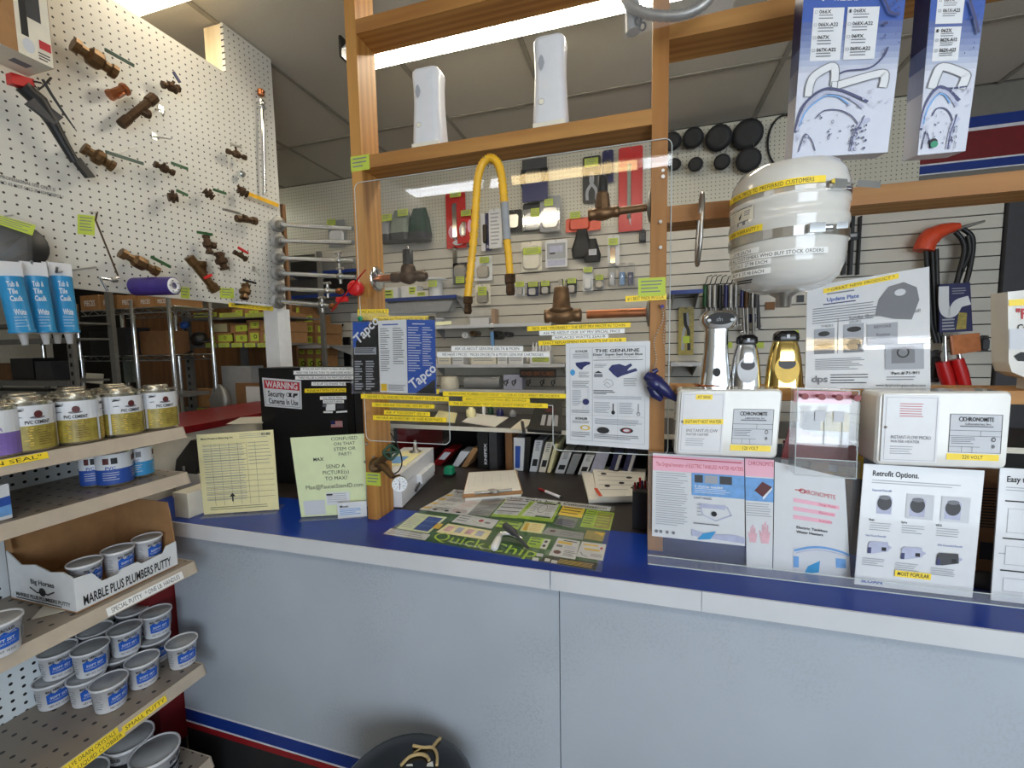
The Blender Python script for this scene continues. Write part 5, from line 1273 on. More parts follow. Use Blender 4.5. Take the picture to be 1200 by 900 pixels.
ks(375, 464.5, 406, 464, '* ALL SALES FINAL *', th=4); ks(378.5, 469, 403, 468.8, 'NO RETURNS', th=3.6); ks(382, 473.5, 393, 473, '', th=8); ks(378, 473.8, 383, 473.6, '', 'ink_grey', th=3); ks(395, 474, 403, 473.8, '', 'charcoal', th=5); ks(379, 482, 390, 482, '', th=2); ks(394, 482, 407, 481, '', th=2)
# warning sign
q = qY([(310.5, 476), (353.5, 479.5), (352.5, 446), (307, 442.5)], YK-0.002); n = normal(q)
ws = MB().slab(q, -n*0.0015).build('warning_sign', 'paper', cb); ws['label'] = 'red and white warning sign about security cameras'
p = quad_print(q, n); p.frame(0.04, 0.06, 0.97, 0.95, 0.0015, 'ink'); p.rect(0.05, 0.08, 0.96, 0.36, 'ink_red'); p.text('WARNING', 0.09, 0.11, 0.21, 'ink_white', bold=1, w=0.83); p.text('Security', 0.12, 0.44, 0.19, 'ink', bold=1, w=0.45); p.text('Cameras In Use', 0.12, 0.70, 0.18, 'ink', bold=1, w=0.80)
p.ell(0.66, 0.53, 0.05, 0.07, 'ink'); p.ell(0.655, 0.53, 0.03, 0.05, 'ink_white'); p.rect(0.68, 0.46, 0.78, 0.60, 'ink'); p.ell(0.78, 0.53, 0.035, 0.06, 'ink_white'); p.poly([(0.8, 0.47), (0.92, 0.46), (0.9, 0.54), (0.84, 0.55), (0.83, 0.62), (0.78, 0.6)], 'ink'); p.done(ws)
# flag sticker
q = qY([(388, 501), (401.5, 500.5), (401, 493), (387.5, 493.5)], YK-0.001); n = normal(q); fl = MB().slab(q, -n*0.0006).build('flag_sticker', 'paper', cb); p = quad_print(q, n)
for i in range(7): p.rect(0, i*0.154, 1, i*0.154+0.077, 'ink_red')
p.rect(0, 0, 0.4, 0.54, 'ink_navy'); p.done(fl)

# red ledge beyond the pegboard with paper on it
rl = thing('red_ledge', 'dark red ledge with a cream front running behind the pegboard wall', 'ledge', (-1.95, 1.75, 0))
XE = -1.83
zr = pX(200, 503, XE).z
MB().box((XE-0.45, 1.12, zr-0.03), (XE, 2.12, zr)).build('ledge_top', 'red_dark', rl)
MB().box((XE-0.43, 1.14, 0.0), (XE-0.015, 2.10, zr-0.0305)).build('ledge_front', 'ivory', rl)
q = [pZ(265, 497, zr+0.0006), pZ(308, 496, zr+0.0006), pZ(309, 488, zr+0.0006), pZ(282, 489, zr+0.0006)]
tag(MB().slab(q, (0, 0, -0.0004)).build('loose_paper', 'paper_matte'), 'white sheet of paper lying on the dark red ledge', 'paper')
q = [pZ(222, 508, zr+0.0006), pZ(232, 505, zr+0.0006), pZ(234, 502, zr+0.0006), pZ(219, 504, zr+0.0006)]

# ================================================================== DESK MAT AND DESK THINGS
mt = thing('desk_mat', 'clear vinyl counter mat over a green faucet catalogue poster and flyers', 'mat', pZ(590, 620, ZC))
zM = ZC+0.0006
def flat(pts, z): return [pZ(x, y, z) for x, y in pts]
MQ = [(446, 626), (705, 671), (721, 593), (534, 573)]
MB().slab(flat([(450, 625.5), (698, 668.5), (716, 594), (533, 573.5)], zM), (0, 0, -0.0004)).build('poster', 'ink_green', mt)
LZ = [zM+0.0003]
def flyer(pts, mat, draw=None, name='flyer'):
    LZ[0] += 0.00003
    q = flat([pts[3], pts[2], pts[1], pts[0]], LZ[0]); p = quad_print(q, (0, 0, 1), 0.00005)
    p.mb.slab(q, (0, 0, -0.0002), p.mi(mat))
    p.lift = 0.00003
    if draw: draw(p)
    return p.mb.build(name, p.mats, mt)
def L_(n, ink='ink_grey', f=0.3): return lambda p: p.lines(0.06, 0.08, 0.94, 0.95, n, ink, f)
flyer([(532, 573.4), (716.5, 594), (714.5, 599), (527, 577.5)], 'paper', lambda p: (p.text('Tapco', 0.02, 0.2, 0.6, 'ink', bold=1, w=0.08), p.text('Faucetworks, Inc. & Customization', 0.38, 0.2, 0.55, 'ink', bold=1, w=0.6)), 'header_strip')
def f1(p): p.rect(0.48, 0.1, 0.93, 0.92, 'ink_blue'); p.rect(0.48, 0.36, 0.93, 0.38, 'ink_sky'); p.rect(0.48, 0.63, 0.93, 0.65, 'ink_sky'); p.lines(0.05, 0.1, 0.42, 0.92, 9, 'ink_soft', 0.3)
flyer([(487, 601), (524, 606), (502, 625), (464.5, 619)], 'green_paper', f1)
flyer([(510, 613), (520, 614), (514, 620), (504, 618)], 'ink_gold')
flyer([(458, 619), (504.5, 626.5), (498, 633), (449.5, 625.5)], 'paper', L_(3, 'ink_grey'))
def f3(p):
    for k in range(4):
        p.lines(0.22, 0.04+k*0.25, 0.6, 0.2+k*0.25, 3, 'ink_grey', 0.3, 0.6); p.lines(0.64, 0.04+k*0.25, 0.96, 0.2+k*0.25, 3, 'ink_red', 0.15, 0.6); p.poly([(0.02, 0.1+k*0.25), (0.18, 0.06+k*0.25), (0.16, 0.17+k*0.25), (0.03, 0.2+k*0.25)], 'ink_gold')
    for u in (0.3, 0.55, 0.8): p.ell(u, 0.92, 0.05, 0.035, 'ink')
flyer([(527, 577.5), (568, 583), (546.5, 604), (491, 597)], 'paper', f3)
flyer([(568, 584), (591.5, 584.5), (572.5, 605.5), (548, 602.5)], 'grey_plastic', L_(12, 'ink_grey'))
def f5(p):
    for k in range(4): p.rect(0.04, 0.05+k*0.24, 0.96, 0.1+k*0.24, 'ink'); p.lines(0.05, 0.12+k*0.24, 0.95, 0.25+k*0.24, 3, 'ink_lav', 0.4)
flyer([(593, 584.5), (624, 587), (606.5, 607.5), (575, 605)], 'ink_lime'); flyer([(594, 584.6), (622, 586.5), (606, 604), (578, 602)], 'paper', f5)
flyer([(625, 587), (658, 591), (647.5, 612), (606, 607)], 'ink_lime'); flyer([(627, 588), (655, 591.5), (646, 608), (611, 604)], 'paper', lambda p: (p.ring(0.5, 0.4, 0.16, 0.3, 'ink', 0.08), p.lines(0.1, 0.2, 0.3, 0.9, 5, 'ink_grey', 0.2), p.lines(0.7, 0.2, 0.9, 0.9, 6, 'ink_grey', 0.2), p.rect(0.1, 0.0, 0.9, 0.08, 'ink'), p.rect(0.45, 0.9, 0.95, 1, 'ink_green')))
flyer([(660, 592.5), (686, 596), (681.5, 607), (654, 603)], 'tape_yellow', L_(3, 'ink_brown', 0.3)); 
flyer([(688, 596.5), (720, 601), (715, 621.5), (679.5, 617)], 'ink_lime', lambda p: (p.rect(0.45, 0.1, 0.95, 0.95, 'ink_olive'), p.lines(0.48, 0.15, 0.92, 0.9, 5, 'ink_lime', 0.4), p.lines(0.05, 0.1, 0.4, 0.9, 6, 'ink_green', 0.3)))
flyer([(541, 602), (585, 609.5), (576, 619.5), (529, 611.5)], 'paper', lambda p: (p.lines(0.05, 0.15, 0.35, 0.9, 3, 'ink_grey', 0.3), p.stroke([(0.4, 0.5), (0.6, 0.7), (0.8, 0.75)], 0.002, 'ink_lime'), p.ell(0.62, 0.4, 0.06, 0.15, 'ink_red'), p.ell(0.8, 0.5, 0.08, 0.1, 'ink_grey')))
flyer([(525, 613.5), (576.5, 622), (569, 632.5), (511, 623.5)], 'cream_paper', lambda p: [p.rect(0.08+0.22*k, 0.2, 0.22+0.22*k, 0.75, 'ink_lav' if k % 2 else 'skin_print') for k in range(4)])
flyer([(587, 609), (613, 612.5), (607, 620.5), (580, 617)], 'ink_lime', L_(2, 'ink_green')); flyer([(615, 611), (640, 614), (634.5, 625.5), (609, 622)], 'cream_paper', lambda p: (p.frame(0.02, 0.02, 0.98, 0.98, 0.002, 'ink_lime'), p.rect(0.1, 0.15, 0.3, 0.9, 'ink_gold'), p.lines(0.35, 0.15, 0.9, 0.9, 5, 'ink_gold', 0.4)))
flyer([(642, 618), (684.5, 624.5), (683, 632.5), (634, 625.5)], 'grey_plastic', lambda p: (p.ell(0.2, 0.4, 0.08, 0.15, 'ink_brown'), p.lines(0.4, 0.2, 0.95, 0.85, 3, 'ink_grey', 0.3)))
flyer([(655, 607), (677, 610), (672.5, 619), (648, 614)], 'ink_grey', L_(4, 'ink_navy', 0.4)); flyer([(655, 604.5), (678, 608), (676, 611), (653, 608)], 'grey_green')
flyer([(688, 621), (710, 624), (706, 634.5), (684, 631)], 'ink_olive', lambda p: p.poly([(0.4, 0.1), (0.95, 0.1), (0.9, 0.5)], 'ink_gold')); flyer([(622, 629), (646, 632), (640, 644), (616, 640)], 'ink_lime', lambda p: (p.lines(0.08, 0.1, 0.6, 0.9, 3, 'ink_green', 0.4), p.rect(0.68, 0.05, 0.98, 0.98, 'ink_white'), p.ell(0.82, 0.3, 0.08, 0.12, 'ink'), p.ell(0.82, 0.7, 0.08, 0.12, 'ink')))
def f17(p): p.rect(0.1, 0.16, 0.7, 0.3, 'ink_gold'); p.lines(0.3, 0.08, 0.95, 0.14, 1, 'ink', 0.8); p.rect(0.1, 0.38, 0.35, 0.5, 'ink_grey'); p.lines(0.45, 0.38, 0.95, 0.55, 2, 'ink_lav', 0.5); p.ell(0.25, 0.78, 0.15, 0.1, 'ink_brown'); p.lines(0.5, 0.62, 0.95, 0.95, 4, 'ink_grey', 0.4)
flyer([(654, 630), (680, 634.5), (674, 655.5), (643, 650.5)], 'paper', f17)
flyer([(682, 634.5), (710.5, 638), (706.5, 657), (675, 652)], 'paper', lambda p: (p.rect(0.1, 0.12, 0.7, 0.22, 'ink_gold'), p.rect(0.2, 0.4, 0.8, 0.52, 'ink_gold'), p.ell(0.85, 0.3, 0.06, 0.08, 'ink_red'), p.stroke([(0.1, 0.7), (0.2, 0.85), (0.4, 0.92)], 0.003, 'ink_grey'), p.lines(0.5, 0.7, 0.95, 0.9, 3, 'ink_grey', 0.4)))
flyer([(640, 651), (701, 660), (697.5, 668), (632, 657)], 'ink', lambda p: p.lines(0.3, 0.25, 0.95, 0.95, 4, 'ink_gold', 0.35))
for px_ in ((633, 650, 8), (642, 656, 6), (628, 655, 7), (650, 658, 7)): flyer([(px_[0]-px_[2]/2, px_[1]-2), (px_[0]+px_[2]/2, px_[1]-1), (px_[0]+px_[2]/2-1, px_[1]+2.4), (px_[0]-px_[2]/2-1, px_[1]+1.4)], 'ink_lite', name='logo_patch')
def title(pts, s, w=1.0, mat='ink_lime', bold=0):
    LZ[0] += 0.00003; q = flat([pts[3], pts[2], pts[1], pts[0]], LZ[0]); p = quad_print(q, (0, 0, 1), 0.00005); p.text(s, 0, 0.0, 0.9, mat, bold=bold, w=w); p.done(mt, 'poster_title')
title([(513, 623), (571, 634), (565, 645), (503, 632)], 'Quick'); title([(575, 635), (635, 644), (627, 655), (567, 645)], 'Chip', 1.0); title([(526, 633), (576, 643), (575, 645), (524, 635)], 'In Home Customized Faucets', 1.0, 'ink_white')
MB().slab(flat(MQ, LZ[0]+0.0012), (0, 0, -0.0006)).build('vinyl_cover', 'mat_vinyl', mt)
ZM2 = LZ[0]+0.0014
# faucet spray piece lying on the mat
t = thing('faucet_spray', 'white and chrome faucet spray part with a dark handle lying on the mat', 'faucet part', pZ(592, 640, ZM2))
A, B = pZ(586, 627, ZM2+0.012), pZ(578.5, 643, ZM2+0.012); MB().lathe([(0.0001, 0), (0.009, 0.001), (0.011, (B-A).length*0.4), (0.0115, (B-A).length*0.9), (0.007, (B-A).length), (0.0001, (B-A).length)], A, B-A, 14).build('spray_head', 'white_gloss', t)
MB().tube(smooth_path([pZ(587, 626, ZM2+0.014), pZ(597, 626, ZM2+0.016), pZ(606, 629, ZM2+0.014), pZ(612, 633, ZM2+0.010)], 3), [0.008]*9+[0.006], 10).build('arm', 'chrome', t)
MB().tube([pZ(592, 616, ZM2+0.03), pZ(602, 624, ZM2+0.026), pZ(605, 627, ZM2+0.024), pZ(619, 642, ZM2+0.006)], [0.011, 0.011, 0.005, 0.004], 10).build('dark_handle', 'charcoal', t)
# clipboard with paper
t = thing('clipboard', 'brown clipboard with a blank form and metal clip on the desk', 'clipboard', pZ(578, 568, ZC+0.01))
CQ = [(542, 581), (612.5, 576), (605, 550.5), (549, 553.5)]
q = flat(CQ, ZC+0.022); MB().slab(q, (0, 0, -0.010)).build('board', 'cardboard', t)
q2 = flat([(543.5, 577.5), (610.5, 573), (604, 550.8), (549.5, 553.6)], ZC+0.0275); o = MB().slab(q2, (0, 0, -0.005)).build('paper_pad', 'paper_matte', t)
p = quad_print(q2, (0, 0, 1)); p.frame(0.04, 0.04, 0.96, 0.7, 0.0006, 'ink_soft')
for k in range(5): p.rect(0.15+k*0.17, 0.04, 0.153+k*0.17, 0.7, 'ink_soft')
p.lines(0.05, 0.06, 0.95, 0.68, 7, 'ink_lite', 0.1, 0); p.done(o)
c = pZ(578, 576, ZC+0.034); MB().lathe([(0.022, -0.004), (0.026, 0.0), (0.02, 0.006), (0.008, 0.010), (0.0001, 0.010)], c, (0, 0, 1), 14, sx=1.0, sy=0.55).build('clip_lever', 'galv', t)
MB().tube([pZ(556, 578, ZC+0.034), pZ(600, 574, ZC+0.034)], 0.006, 8).build('clip_bar', 'galv', t)
MB().slab(flat([(545, 584), (611, 578.5), (606, 552), (550, 555)], ZC+0.0115), (0, 0, -0.0105)).build('under_pad', 'paper_matte', t)
# marker pen
t = thing('marker_pen', 'white marker with red and black ends lying on the dark desk', 'pen', pZ(645, 580, ZC))
A, B = pZ(632, 573, ZC+0.006), pZ(659, 583.5, ZC+0.006); d_ = B-A
MB().cyl(A, A+d_*0.28, 0.0058, 10).build('red_cap', 'red_dark', t); MB().cyl(A+d_*0.28, A+d_*0.9, 0.0055, 10).build('barrel', 'white_plastic', t); MB().cyl(A+d_*0.9, B, 0.004, 10, r2=0.0015).build('tip', 'black', t)
# open catalogue
t = thing('open_catalogue', 'thick open parts catalogue with coloured tabs near the right post', 'book', pZ(720, 570, ZC))
MB().slab(flat([(690, 585.5), (758, 584), (757, 556), (681, 551)], ZC+0.014), (0, 0, -0.013)).build('page_block', 'paper_matte', t)
q = flat([(700, 582), (752, 581), (757, 549.5), (694, 545.5)], ZC+0.030); o = MB().slab(q, (0, 0, -0.0155)).build('turned_pages', 'paper_matte', t)
p = quad_print(q, (0, 0, 1)); p.lines(0.08, 0.08, 0.92, 0.95, 6, 'ink_soft', 0.1, 0.3)
for u, v in ((0.2, 0.3), (0.45, 0.15), (0.7, 0.4), (0.25, 0.7), (0.55, 0.6), (0.8, 0.75)): p.ell(u, v, 0.06, 0.04, 'ink')
p.done(o)
MB().slab(flat([(702, 581.5), (706, 581), (700, 572), (696, 572)], ZC+0.0312), (0, 0, -0.001)).build('page_tab', 'orange', t); MB().slab(flat([(699, 549), (712, 549), (708, 546), (696, 546)], ZC+0.0312), (0, 0, -0.001)).build('page_tab', 'ink_lime', t)
# pen cup
t = thing('pen_cup', 'black square pen cup full of pens behind the right post', 'cup', pZ(752, 623, ZC))
l, r2, b_, t2 = rectY(741, 577, 763, 623, 1.37); 
MB().box((l, 1.37, ZC+0.0005), (r2, 1.44, t2)).build('cup_body', 'black', t)
for i in range(7): a = V((l+0.008+0.0075*i, 1.385+0.04*random.random(), t2-0.002)); MB().cyl(a, a+V((random.uniform(-0.006, 0.006), 0, 0.022+0.02*random.random())), 0.0035, 6).build('pen', ('red_dark', 'black', 'red', 'ink_navy', 'red_dark', 'steel', 'black')[i], t)
# white label machine beside the left post
t = thing('label_machine', 'long white metal machine with a latch on its side behind the gauge', 'machine', pZ(485, 580, ZC))
fb, fr, bk = pZ(464, 595, ZC+0.002), pZ(471.5, 594.5, ZC+0.002), pZ(509, 556, ZC+0.002)
d_ = (bk-fr).normalized(); s_ = V((d_.y, -d_.x, 0)); wm = 0.14; Ls = (bk-fr).length
hm = pY(508, 525, bk.y).z-ZC
b0 = fr; pts = [b0, b0+d_*Ls, b0+d_*Ls-s_*wm, b0-s_*wm]
MB().hexa([p_ for p_ in pts]+[p_+V((0, 0, hm)) for p_ in pts]).build('body', 'white_plastic', t)
tp = [b0+d_*Ls*0.25-s_*0.02, b0+d_*Ls*0.8-s_*0.02, b0+d_*Ls*0.8-s_*0.11, b0+d_*Ls*0.25-s_*0.11]
MB().hexa([x+V((0, 0, hm+0.0004)) for x in tp]+[x+V((0, 0, hm+0.004)) for x in tp]).build('yellow_notes', 'cream_paper', t)
tp = [b0+d_*Ls*0.3-s_*0.05, b0+d_*Ls*0.55-s_*0.05, b0+d_*Ls*0.55-s_*0.10, b0+d_*Ls*0.3-s_*0.10]
MB().hexa([x+V((0, 0, hm+0.0045)) for x in tp]+[x+V((0, 0, hm+0.006)) for x in tp]).build('blue_label', 'ink_sky', t)
c = b0+d_*Ls*0.62+s_*0.012+V((0, 0, hm*0.42)); MB().obox(c, d_*Ls*0.22, V((0, 0, 0.018)), s_*0.011).build('latch_box', 'white_plastic', t)
MB().tube([c-d_*Ls*0.2-V((0, 0, 0.012)), c-d_*Ls*0.34-V((0, 0, 0.03))], 0.005, 6).build('latch_handle', 'charcoal', t)
q0 = b0+d_*Ls*0.12+s_*0.0006+V((0, 0, hm*0.62)); MB().obox(q0+d_*Ls*0.1, d_*Ls*0.1, V((0, 0, 0.006)), s_*0.0004).build('name_label', 'ink_lite', t)
c = b0+d_*Ls*0.75-s_*0.05+V((0, 0, hm)); MB().lathe([(0.026, 0.0045), (0.026, 0.008), (0.012, 0.012), (0.008, 0.04), (0.006, 0.055), (0.0001, 0.056)], c, (0, 0, 1), 16).build('round_stamp', 'steel', t)

# ------------------------------------------------ hutch at the back of the desk
YHF = 1.90
MB().box((XA, 2.031, ZC-0.04), (XB, 2.34, ZC-0.001)).build('rear_desk_top', 'desk_brown', ct)
hu = thing('desk_hutch', 'low open hutch along the back of the desk with a dark top board', 'hutch', (-0.3, 2.1, ZC))
zh = pY(540, 500, YHF).z
MB().box((-1.45, YHF, zh-0.018), (1.6, 2.33, zh)).build('top_board', 'desk_brown', hu)
MB().box((-1.45, YHF-0.003, zh-0.019), (1.6, YHF-0.0005, zh+0.001)).build('board_edge', 'ivory', hu)
MB().box((-1.45, 2.32, ZC), (1.6, 2.334, zh-0.0185)).build('back_board', 'black', hu)
def divider(x0, x1, mat, lab=None):
    a, b = pY(x0, 530, YHF).x, pY(x1, 530, YHF).x; MB().box((a, YHF+0.004, ZC), (b, 2.318, zh-0.0185)).build('divider', mat, hu)
divider(573, 582, 'charcoal'); divider(592, 600, 'ply'); divider(466, 476, 'red_dark')
x = pY(569, 545, YHF).x
p = quad_print([V((pY(568, 550, YHF).x, YHF-0.0, ZC+0.02)), V((pY(573, 550, YHF).x, YHF, ZC+0.02)), V((pY(573, 530, YHF).x, YHF, ZC+0.12)), V((pY(568, 530, YHF).x, YHF, ZC+0.12))], (0, -1, 0))
bx_ = MB().box((pY(560, 545, YHF+0.01).x, YHF+0.01, ZC+0.0005), (pY(572.5, 545, YHF+0.01).x, YHF+0.2, ZC+0.19)).build('dark_carton', 'black'); tag(bx_, 'narrow black carton with white lettering in the hutch beside the grey divider', 'box')
q = [V((ORG[bx_.name].x+0.004, YHF+0.0095, ZC+0.01)), V((ORG[bx_.name].x+0.022, YHF+0.0095, ZC+0.01)), V((ORG[bx_.name].x+0.022, YHF+0.0095, ZC+0.13)), V((ORG[bx_.name].x+0.004, YHF+0.0095, ZC+0.13))]
qq = [q[1], q[2], q[3], q[0]]; p = quad_print(qq, (0, -1, 0), 0.0002); p.text('KNIPEX', 0.08, 0.15, 0.7, 'ink_white', bold=1, w=0.85); p.done(bx_)
# binders
def binder(xb0, xb1, xt0, xt1, yt, mat, label, deco=None, yb=None, dep=0.24):
    """leaning ring binder: pixel x of its foot and of its top on the hutch front plane"""
    Y0 = YHF+0.012
    z0 = ZC+0.0008; zt_ = min(pY((xt0+xt1)/2, yt, Y0).z, zh-0.021)
    ym = 553
    a, b = pY(xb0, ym, Y0).x, pY(xb1, ym, Y0).x; c, d = pY(xt0, yt, Y0).x, pY(xt1, yt, Y0).x
    q = [V((a, Y0, z0)), V((b, Y0, z0)), V((d, Y0, zt_)), V((c, Y0, zt_))]
    o = MB().slab(q, (0, dep, 0)).build('ring_binder', mat); tag(o, label, 'binder', 'binders in the desk hutch')
    p = quad_print(q, (0, -1, 0))
    if deco: deco(p); p.done(o, 'spine_print')
sqr = lambda p: (p.rect(0.2, 0.60, 0.85, 0.82, 'ink'), p.lines(0.25, 0.05, 0.8, 0.35, 5, 'ink_grey', 0.4))
binder(602, 613, 602, 615, 513, 'paper', 'upright white binder with a blue spine label next to the wooden divider', lambda p: p.rect(0.15, 0.25, 0.65, 0.92, 'ink_blue'))
binder(614.5, 619, 616, 622, 512, 'black', 'thin black binder right of the upright white binder')
binder(620.5, 629, 627, 636, 516, 'paper', 'leaning white binder with a dark square label, left of two', sqr)
binder(631, 639, 640, 648, 518, 'ivory', 'leaning cream binder with a dark square label', sqr)
binder(641, 645, 650, 654, 520, 'cream_paper', 'thin yellowish binder leaning among the white ones')
binder(650, 661, 659, 670, 530, 'paper', 'leaning white binder with a dark square label under the price sheet', sqr)
binder(663, 672, 672, 682, 532, 'grey_plastic', 'leaning grey binder in the middle of the hutch row')
binder(677, 687, 686, 697, 533, 'paper', 'leaning white binder with a dark square label near the catalogue', sqr)
binder(690, 705, 699, 714, 531, 'ink_lav', 'wide blue-grey binder leaning behind the catalogue')
binder(712, 722, 720, 731, 530, 'ink_navy', 'navy binder with white spine lettering, left of two', lambda p: p.rect(0.55, 0.1, 0.9, 0.95, 'ink_lite'))
binder(727, 738, 736, 747, 530, 'ink_navy', 'navy binder with white spine lettering, right of two', lambda p: p.rect(0.55, 0.1, 0.9, 0.95, 'ink_lite'))
# things leaning in the dark left part of the hutch
binder(506, 517, 522, 533, 526, 'red_dark', 'dark red folder with a white card leaning in the hutch', lambda p: p.rect(0.2, 0.2, 0.9, 0.65, 'ink_lite'), dep=0.1)
binder(530, 537, 540, 551, 529, 'paper', 'folded white paper sheaf leaning in the hutch', dep=0.1)
binder(541, 547, 554, 561, 525, 'cardboard', 'brown cardboard sleeve leaning in the dark part of the hutch', dep=0.12)
t = thing('stamp_pad', 'small green rubber stamp block standing on the dark desk', 'stamp', pZ(525, 559, ZC))
a, b = pZ(519, 559, ZC+0.0005), pZ(531, 558.5, ZC+0.0005); MB().box((a.x, a.y, ZC+0.0005), (b.x, a.y+0.05, ZC+0.012)).build('base', 'black', t); MB().loft([(rrect(b.x-a.x, 0.045, 0.008), 0), (rrect((b.x-a.x)*0.9, 0.04, 0.008), 0.03)], ((a.x+b.x)/2, a.y+0.025, ZC+0.0125)).build('green_block', 'green_eraser', t)
# on the hutch: card terminal, papers
t = thing('card_terminal', 'black desk telephone with grey keys on the hutch board', 'telephone', pY(640, 505, YHF+0.06))
z0 = zh+0.0008
a, b, c, d = pZ(618, 503, z0+0.012), pZ(658, 506, z0+0.012), pY(659, 471, YHF+0.25), pY(629, 470, YHF+0.25)
q = [a, b, c, d]; n = normal(q); o = MB().slab(q, V((0, 0, -0.0115))).build('keypad_body', 'black', t); p = quad_print(q, n)
for i in range(3): p.rect(0.35+0.2*i, 0.5, 0.48+0.2*i, 0.85, 'ink_soft')
p.rect(0.42, 0.25, 0.75, 0.4, 'ink_brown'); p.done(o)
MB().tube([pZ(614, 507, z0+0.02), pZ(612, 495, z0+0.03)], 0.008, 6).build('cable_end', 'black', t)
for pts, lab, m in (([(541, 494), (580, 500), (596, 489), (556, 484)], 'white printed sheets lying on the hutch board', 'paper_matte'), ([(597, 503), (613, 504), (625, 492), (612, 491)], 'cream folder edge on the hutch board beside the telephone', 'ivory'), ([(507, 493), (533, 495), (536, 484), (514, 481)], 'green-yellow folder lying on the hutch board', 'cream_paper')):
    q = flat(pts, zh+0.004); tag(MB().slab(q, (0, 0, -0.0032)).build('loose_sheets', m), lab, 'papers')
for i, (x_, y_, r2, h2, m, lab) in enumerate(((552, 489, 0.028, 0.05, 'cream_paper', 'crumpled yellow paper cup shape on the hutch papers'), (575, 486, 0.018, 0.045, 'green_dark', 'small green jar on the hutch board'), (567, 486, 0.010, 0.05, 'white_plastic', 'small white bottle on the hutch board'), (586, 488, 0.022, 0.04, 'navy', 'dark blue roll on the hutch board'), (601, 489, 0.02, 0.035, 'grey_plastic', 'grey small cup on the hutch board near the telephone'))):
    c = pZ(x_, y_, zh+0.001); c.z = zh+0.0045; o = MB().lathe([(r2*0.9, 0), (r2, h2*0.3), (r2*0.85, h2*0.8), (r2*0.5, h2*0.85), (r2*0.5, h2), (0.0001, h2)], c, (0, 0, 1), 12).build('small_container', m); tag(o, lab, 'container')

# ================================================================== RIGHT SECTION OF THE COUNTER
# expansion tank strapped to the right beam
Yt = 1.118
c0 = pY(921, 270, Yt); R0 = 0.112
zb_, zt_ = pY(915, 342, Yt-0.05).z, pY(925, 193, Yt-0.02).z
tc = V((c0.x, Yt, zb_)); Ht = zt_-zb_
tk = thing('expansion_tank', 'white domed expansion tank strapped in front of the right beam', 'tank', tc)
pr_ = [(0.0001, 0), (R0*0.45, 0.003), (R0*0.72, 0.014), (R0*0.88, 0.032), (R0*0.965, 0.06), (R0*0.99, 0.10), (R0*1.0, 0.135), (R0*1.02, 0.14), (R0*1.02, 0.15), (R0, 0.155), (R0, 0.175), (R0*1.02, 0.18), (R0*1.02, 0.19), (R0, 0.195), (R0, Ht*0.80), (R0*0.96, Ht*0.88), (R0*0.85, Ht*0.95), (R0*0.55, Ht*0.99), (0.0001, Ht)]
MB().lathe(pr_, tc, (0, 0, 1), 40).build('shell', 'white_gloss', tk)
MB().lathe([(0.014, -0.03), (0.016, -0.028), (0.016, -0.008), (0.028, 0.0), (0.028, 0.004)], tc, (0, 0, 1), 12).build('threaded_nipple', 'steel', tk)
MB().lathe([(0.030, 0), (0.030, 0.018), (0.022, 0.024), (0.0001, 0.025)], tc+V((0.02, 0.02, Ht-0.006)), (0, 0, 1), 16).build('blue_cap', 'blue_plastic', tk)
def tz(y): return pY(921, y, Yt-R0).z-zb_
mid = math.atan2(-Yt, -tc.x)
for yy, tail, aa in ((222, 0.055, 0.75), (271, 0.02, 0.42)):
    z = tz(yy); MB().lathe([(R0+0.0012, z-0.0095), (R0+0.0022, z-0.0095), (R0+0.0022, z+0.0095), (R0+0.0012, z+0.0095)], tc, (0, 0, 1), 40, smooth=False).build('hose_clamp', 'steel', tk)
    a = mid+aa; e = V((math.cos(a), math.sin(a), 0)); tg_ = V((-math.sin(a), math.cos(a), 0)); c = tc+e*(R0+0.009)+V((0, 0, z))
    MB().obox(c, tg_*0.014, V((0, 0, 0.009)), e*0.007).build('clamp_housing', 'chrome', tk)
    MB().cyl(c+tg_*0.012, c+tg_*(0.03), 0.0065, 8).build('clamp_screw', 'chrome', tk)
    MB().obox(c+tg_*(0.03+tail/2)+e*0.012, tg_*tail/2, V((0, 0, 0.006)), e*0.0008).build('band_tail', 'chrome', tk)
def tstrip(y0, y1, a0, a1, text, mat, pad=0.03, cap=0.6):
    """label tape wrapped on the tank; a0..a1 = fractions of the visible half turn"""
    z1, z0 = tz(y0), tz(y1); m_ = mid+((a0+a1)/2-0.5)*2.6; sp = (a1-a0)*2.6
    p = cyl_print(tc, R0+0.0012+(0.0022 if mat == 'tape_yellow' else 0.001), tc.z+z0, tc.z+z1, m_, sp); p.rect(0, 0, 1, 1, mat, 14); p.text(text, 0.5, (1-cap)/2, cap, 'ink', 'c', w=1-2*pad); p.done(tk, 'label_strip')
tstrip(210, 218, 0.02, 0.72, 'SPECIAL PRICE TO PREFERRED CUSTOMERS', 'tape_yellow', 0.10)
tstrip(257, 265, 0.02, 0.36, '5 YEAR WARRANTY !', 'tape_yellow', 0.08)
p = cyl_print(tc, R0+0.001, tc.z+tz(254), tc.z+tz(230), mid+(0.16-0.5)*2.6, 0.27*2.6); p.rect(0, 0, 1, 1, 'ivory', 8); p.rect(0.99, 0, 1.0, 1, 'ink', 1); p.lines(0.02, 0.15, 0.35, 0.95, 6, 'ink_soft', 0.3, nu=2); p.lines(0.05, 0.02, 0.95, 0.08, 1, 'ink', 0.6, nu=5); p.poly([(0.5, 0.5), (0.62, 0.2), (0.58, 0.5), (0.54, 0.6)], 'ink'); p.lines(0.7, 0.2, 0.9, 0.5, 3, 'ink_grey', 0.4); p.rect(0.45, 0.7, 0.85, 0.92, 'ink_grey', 3); p.done(tk, 'data_label')
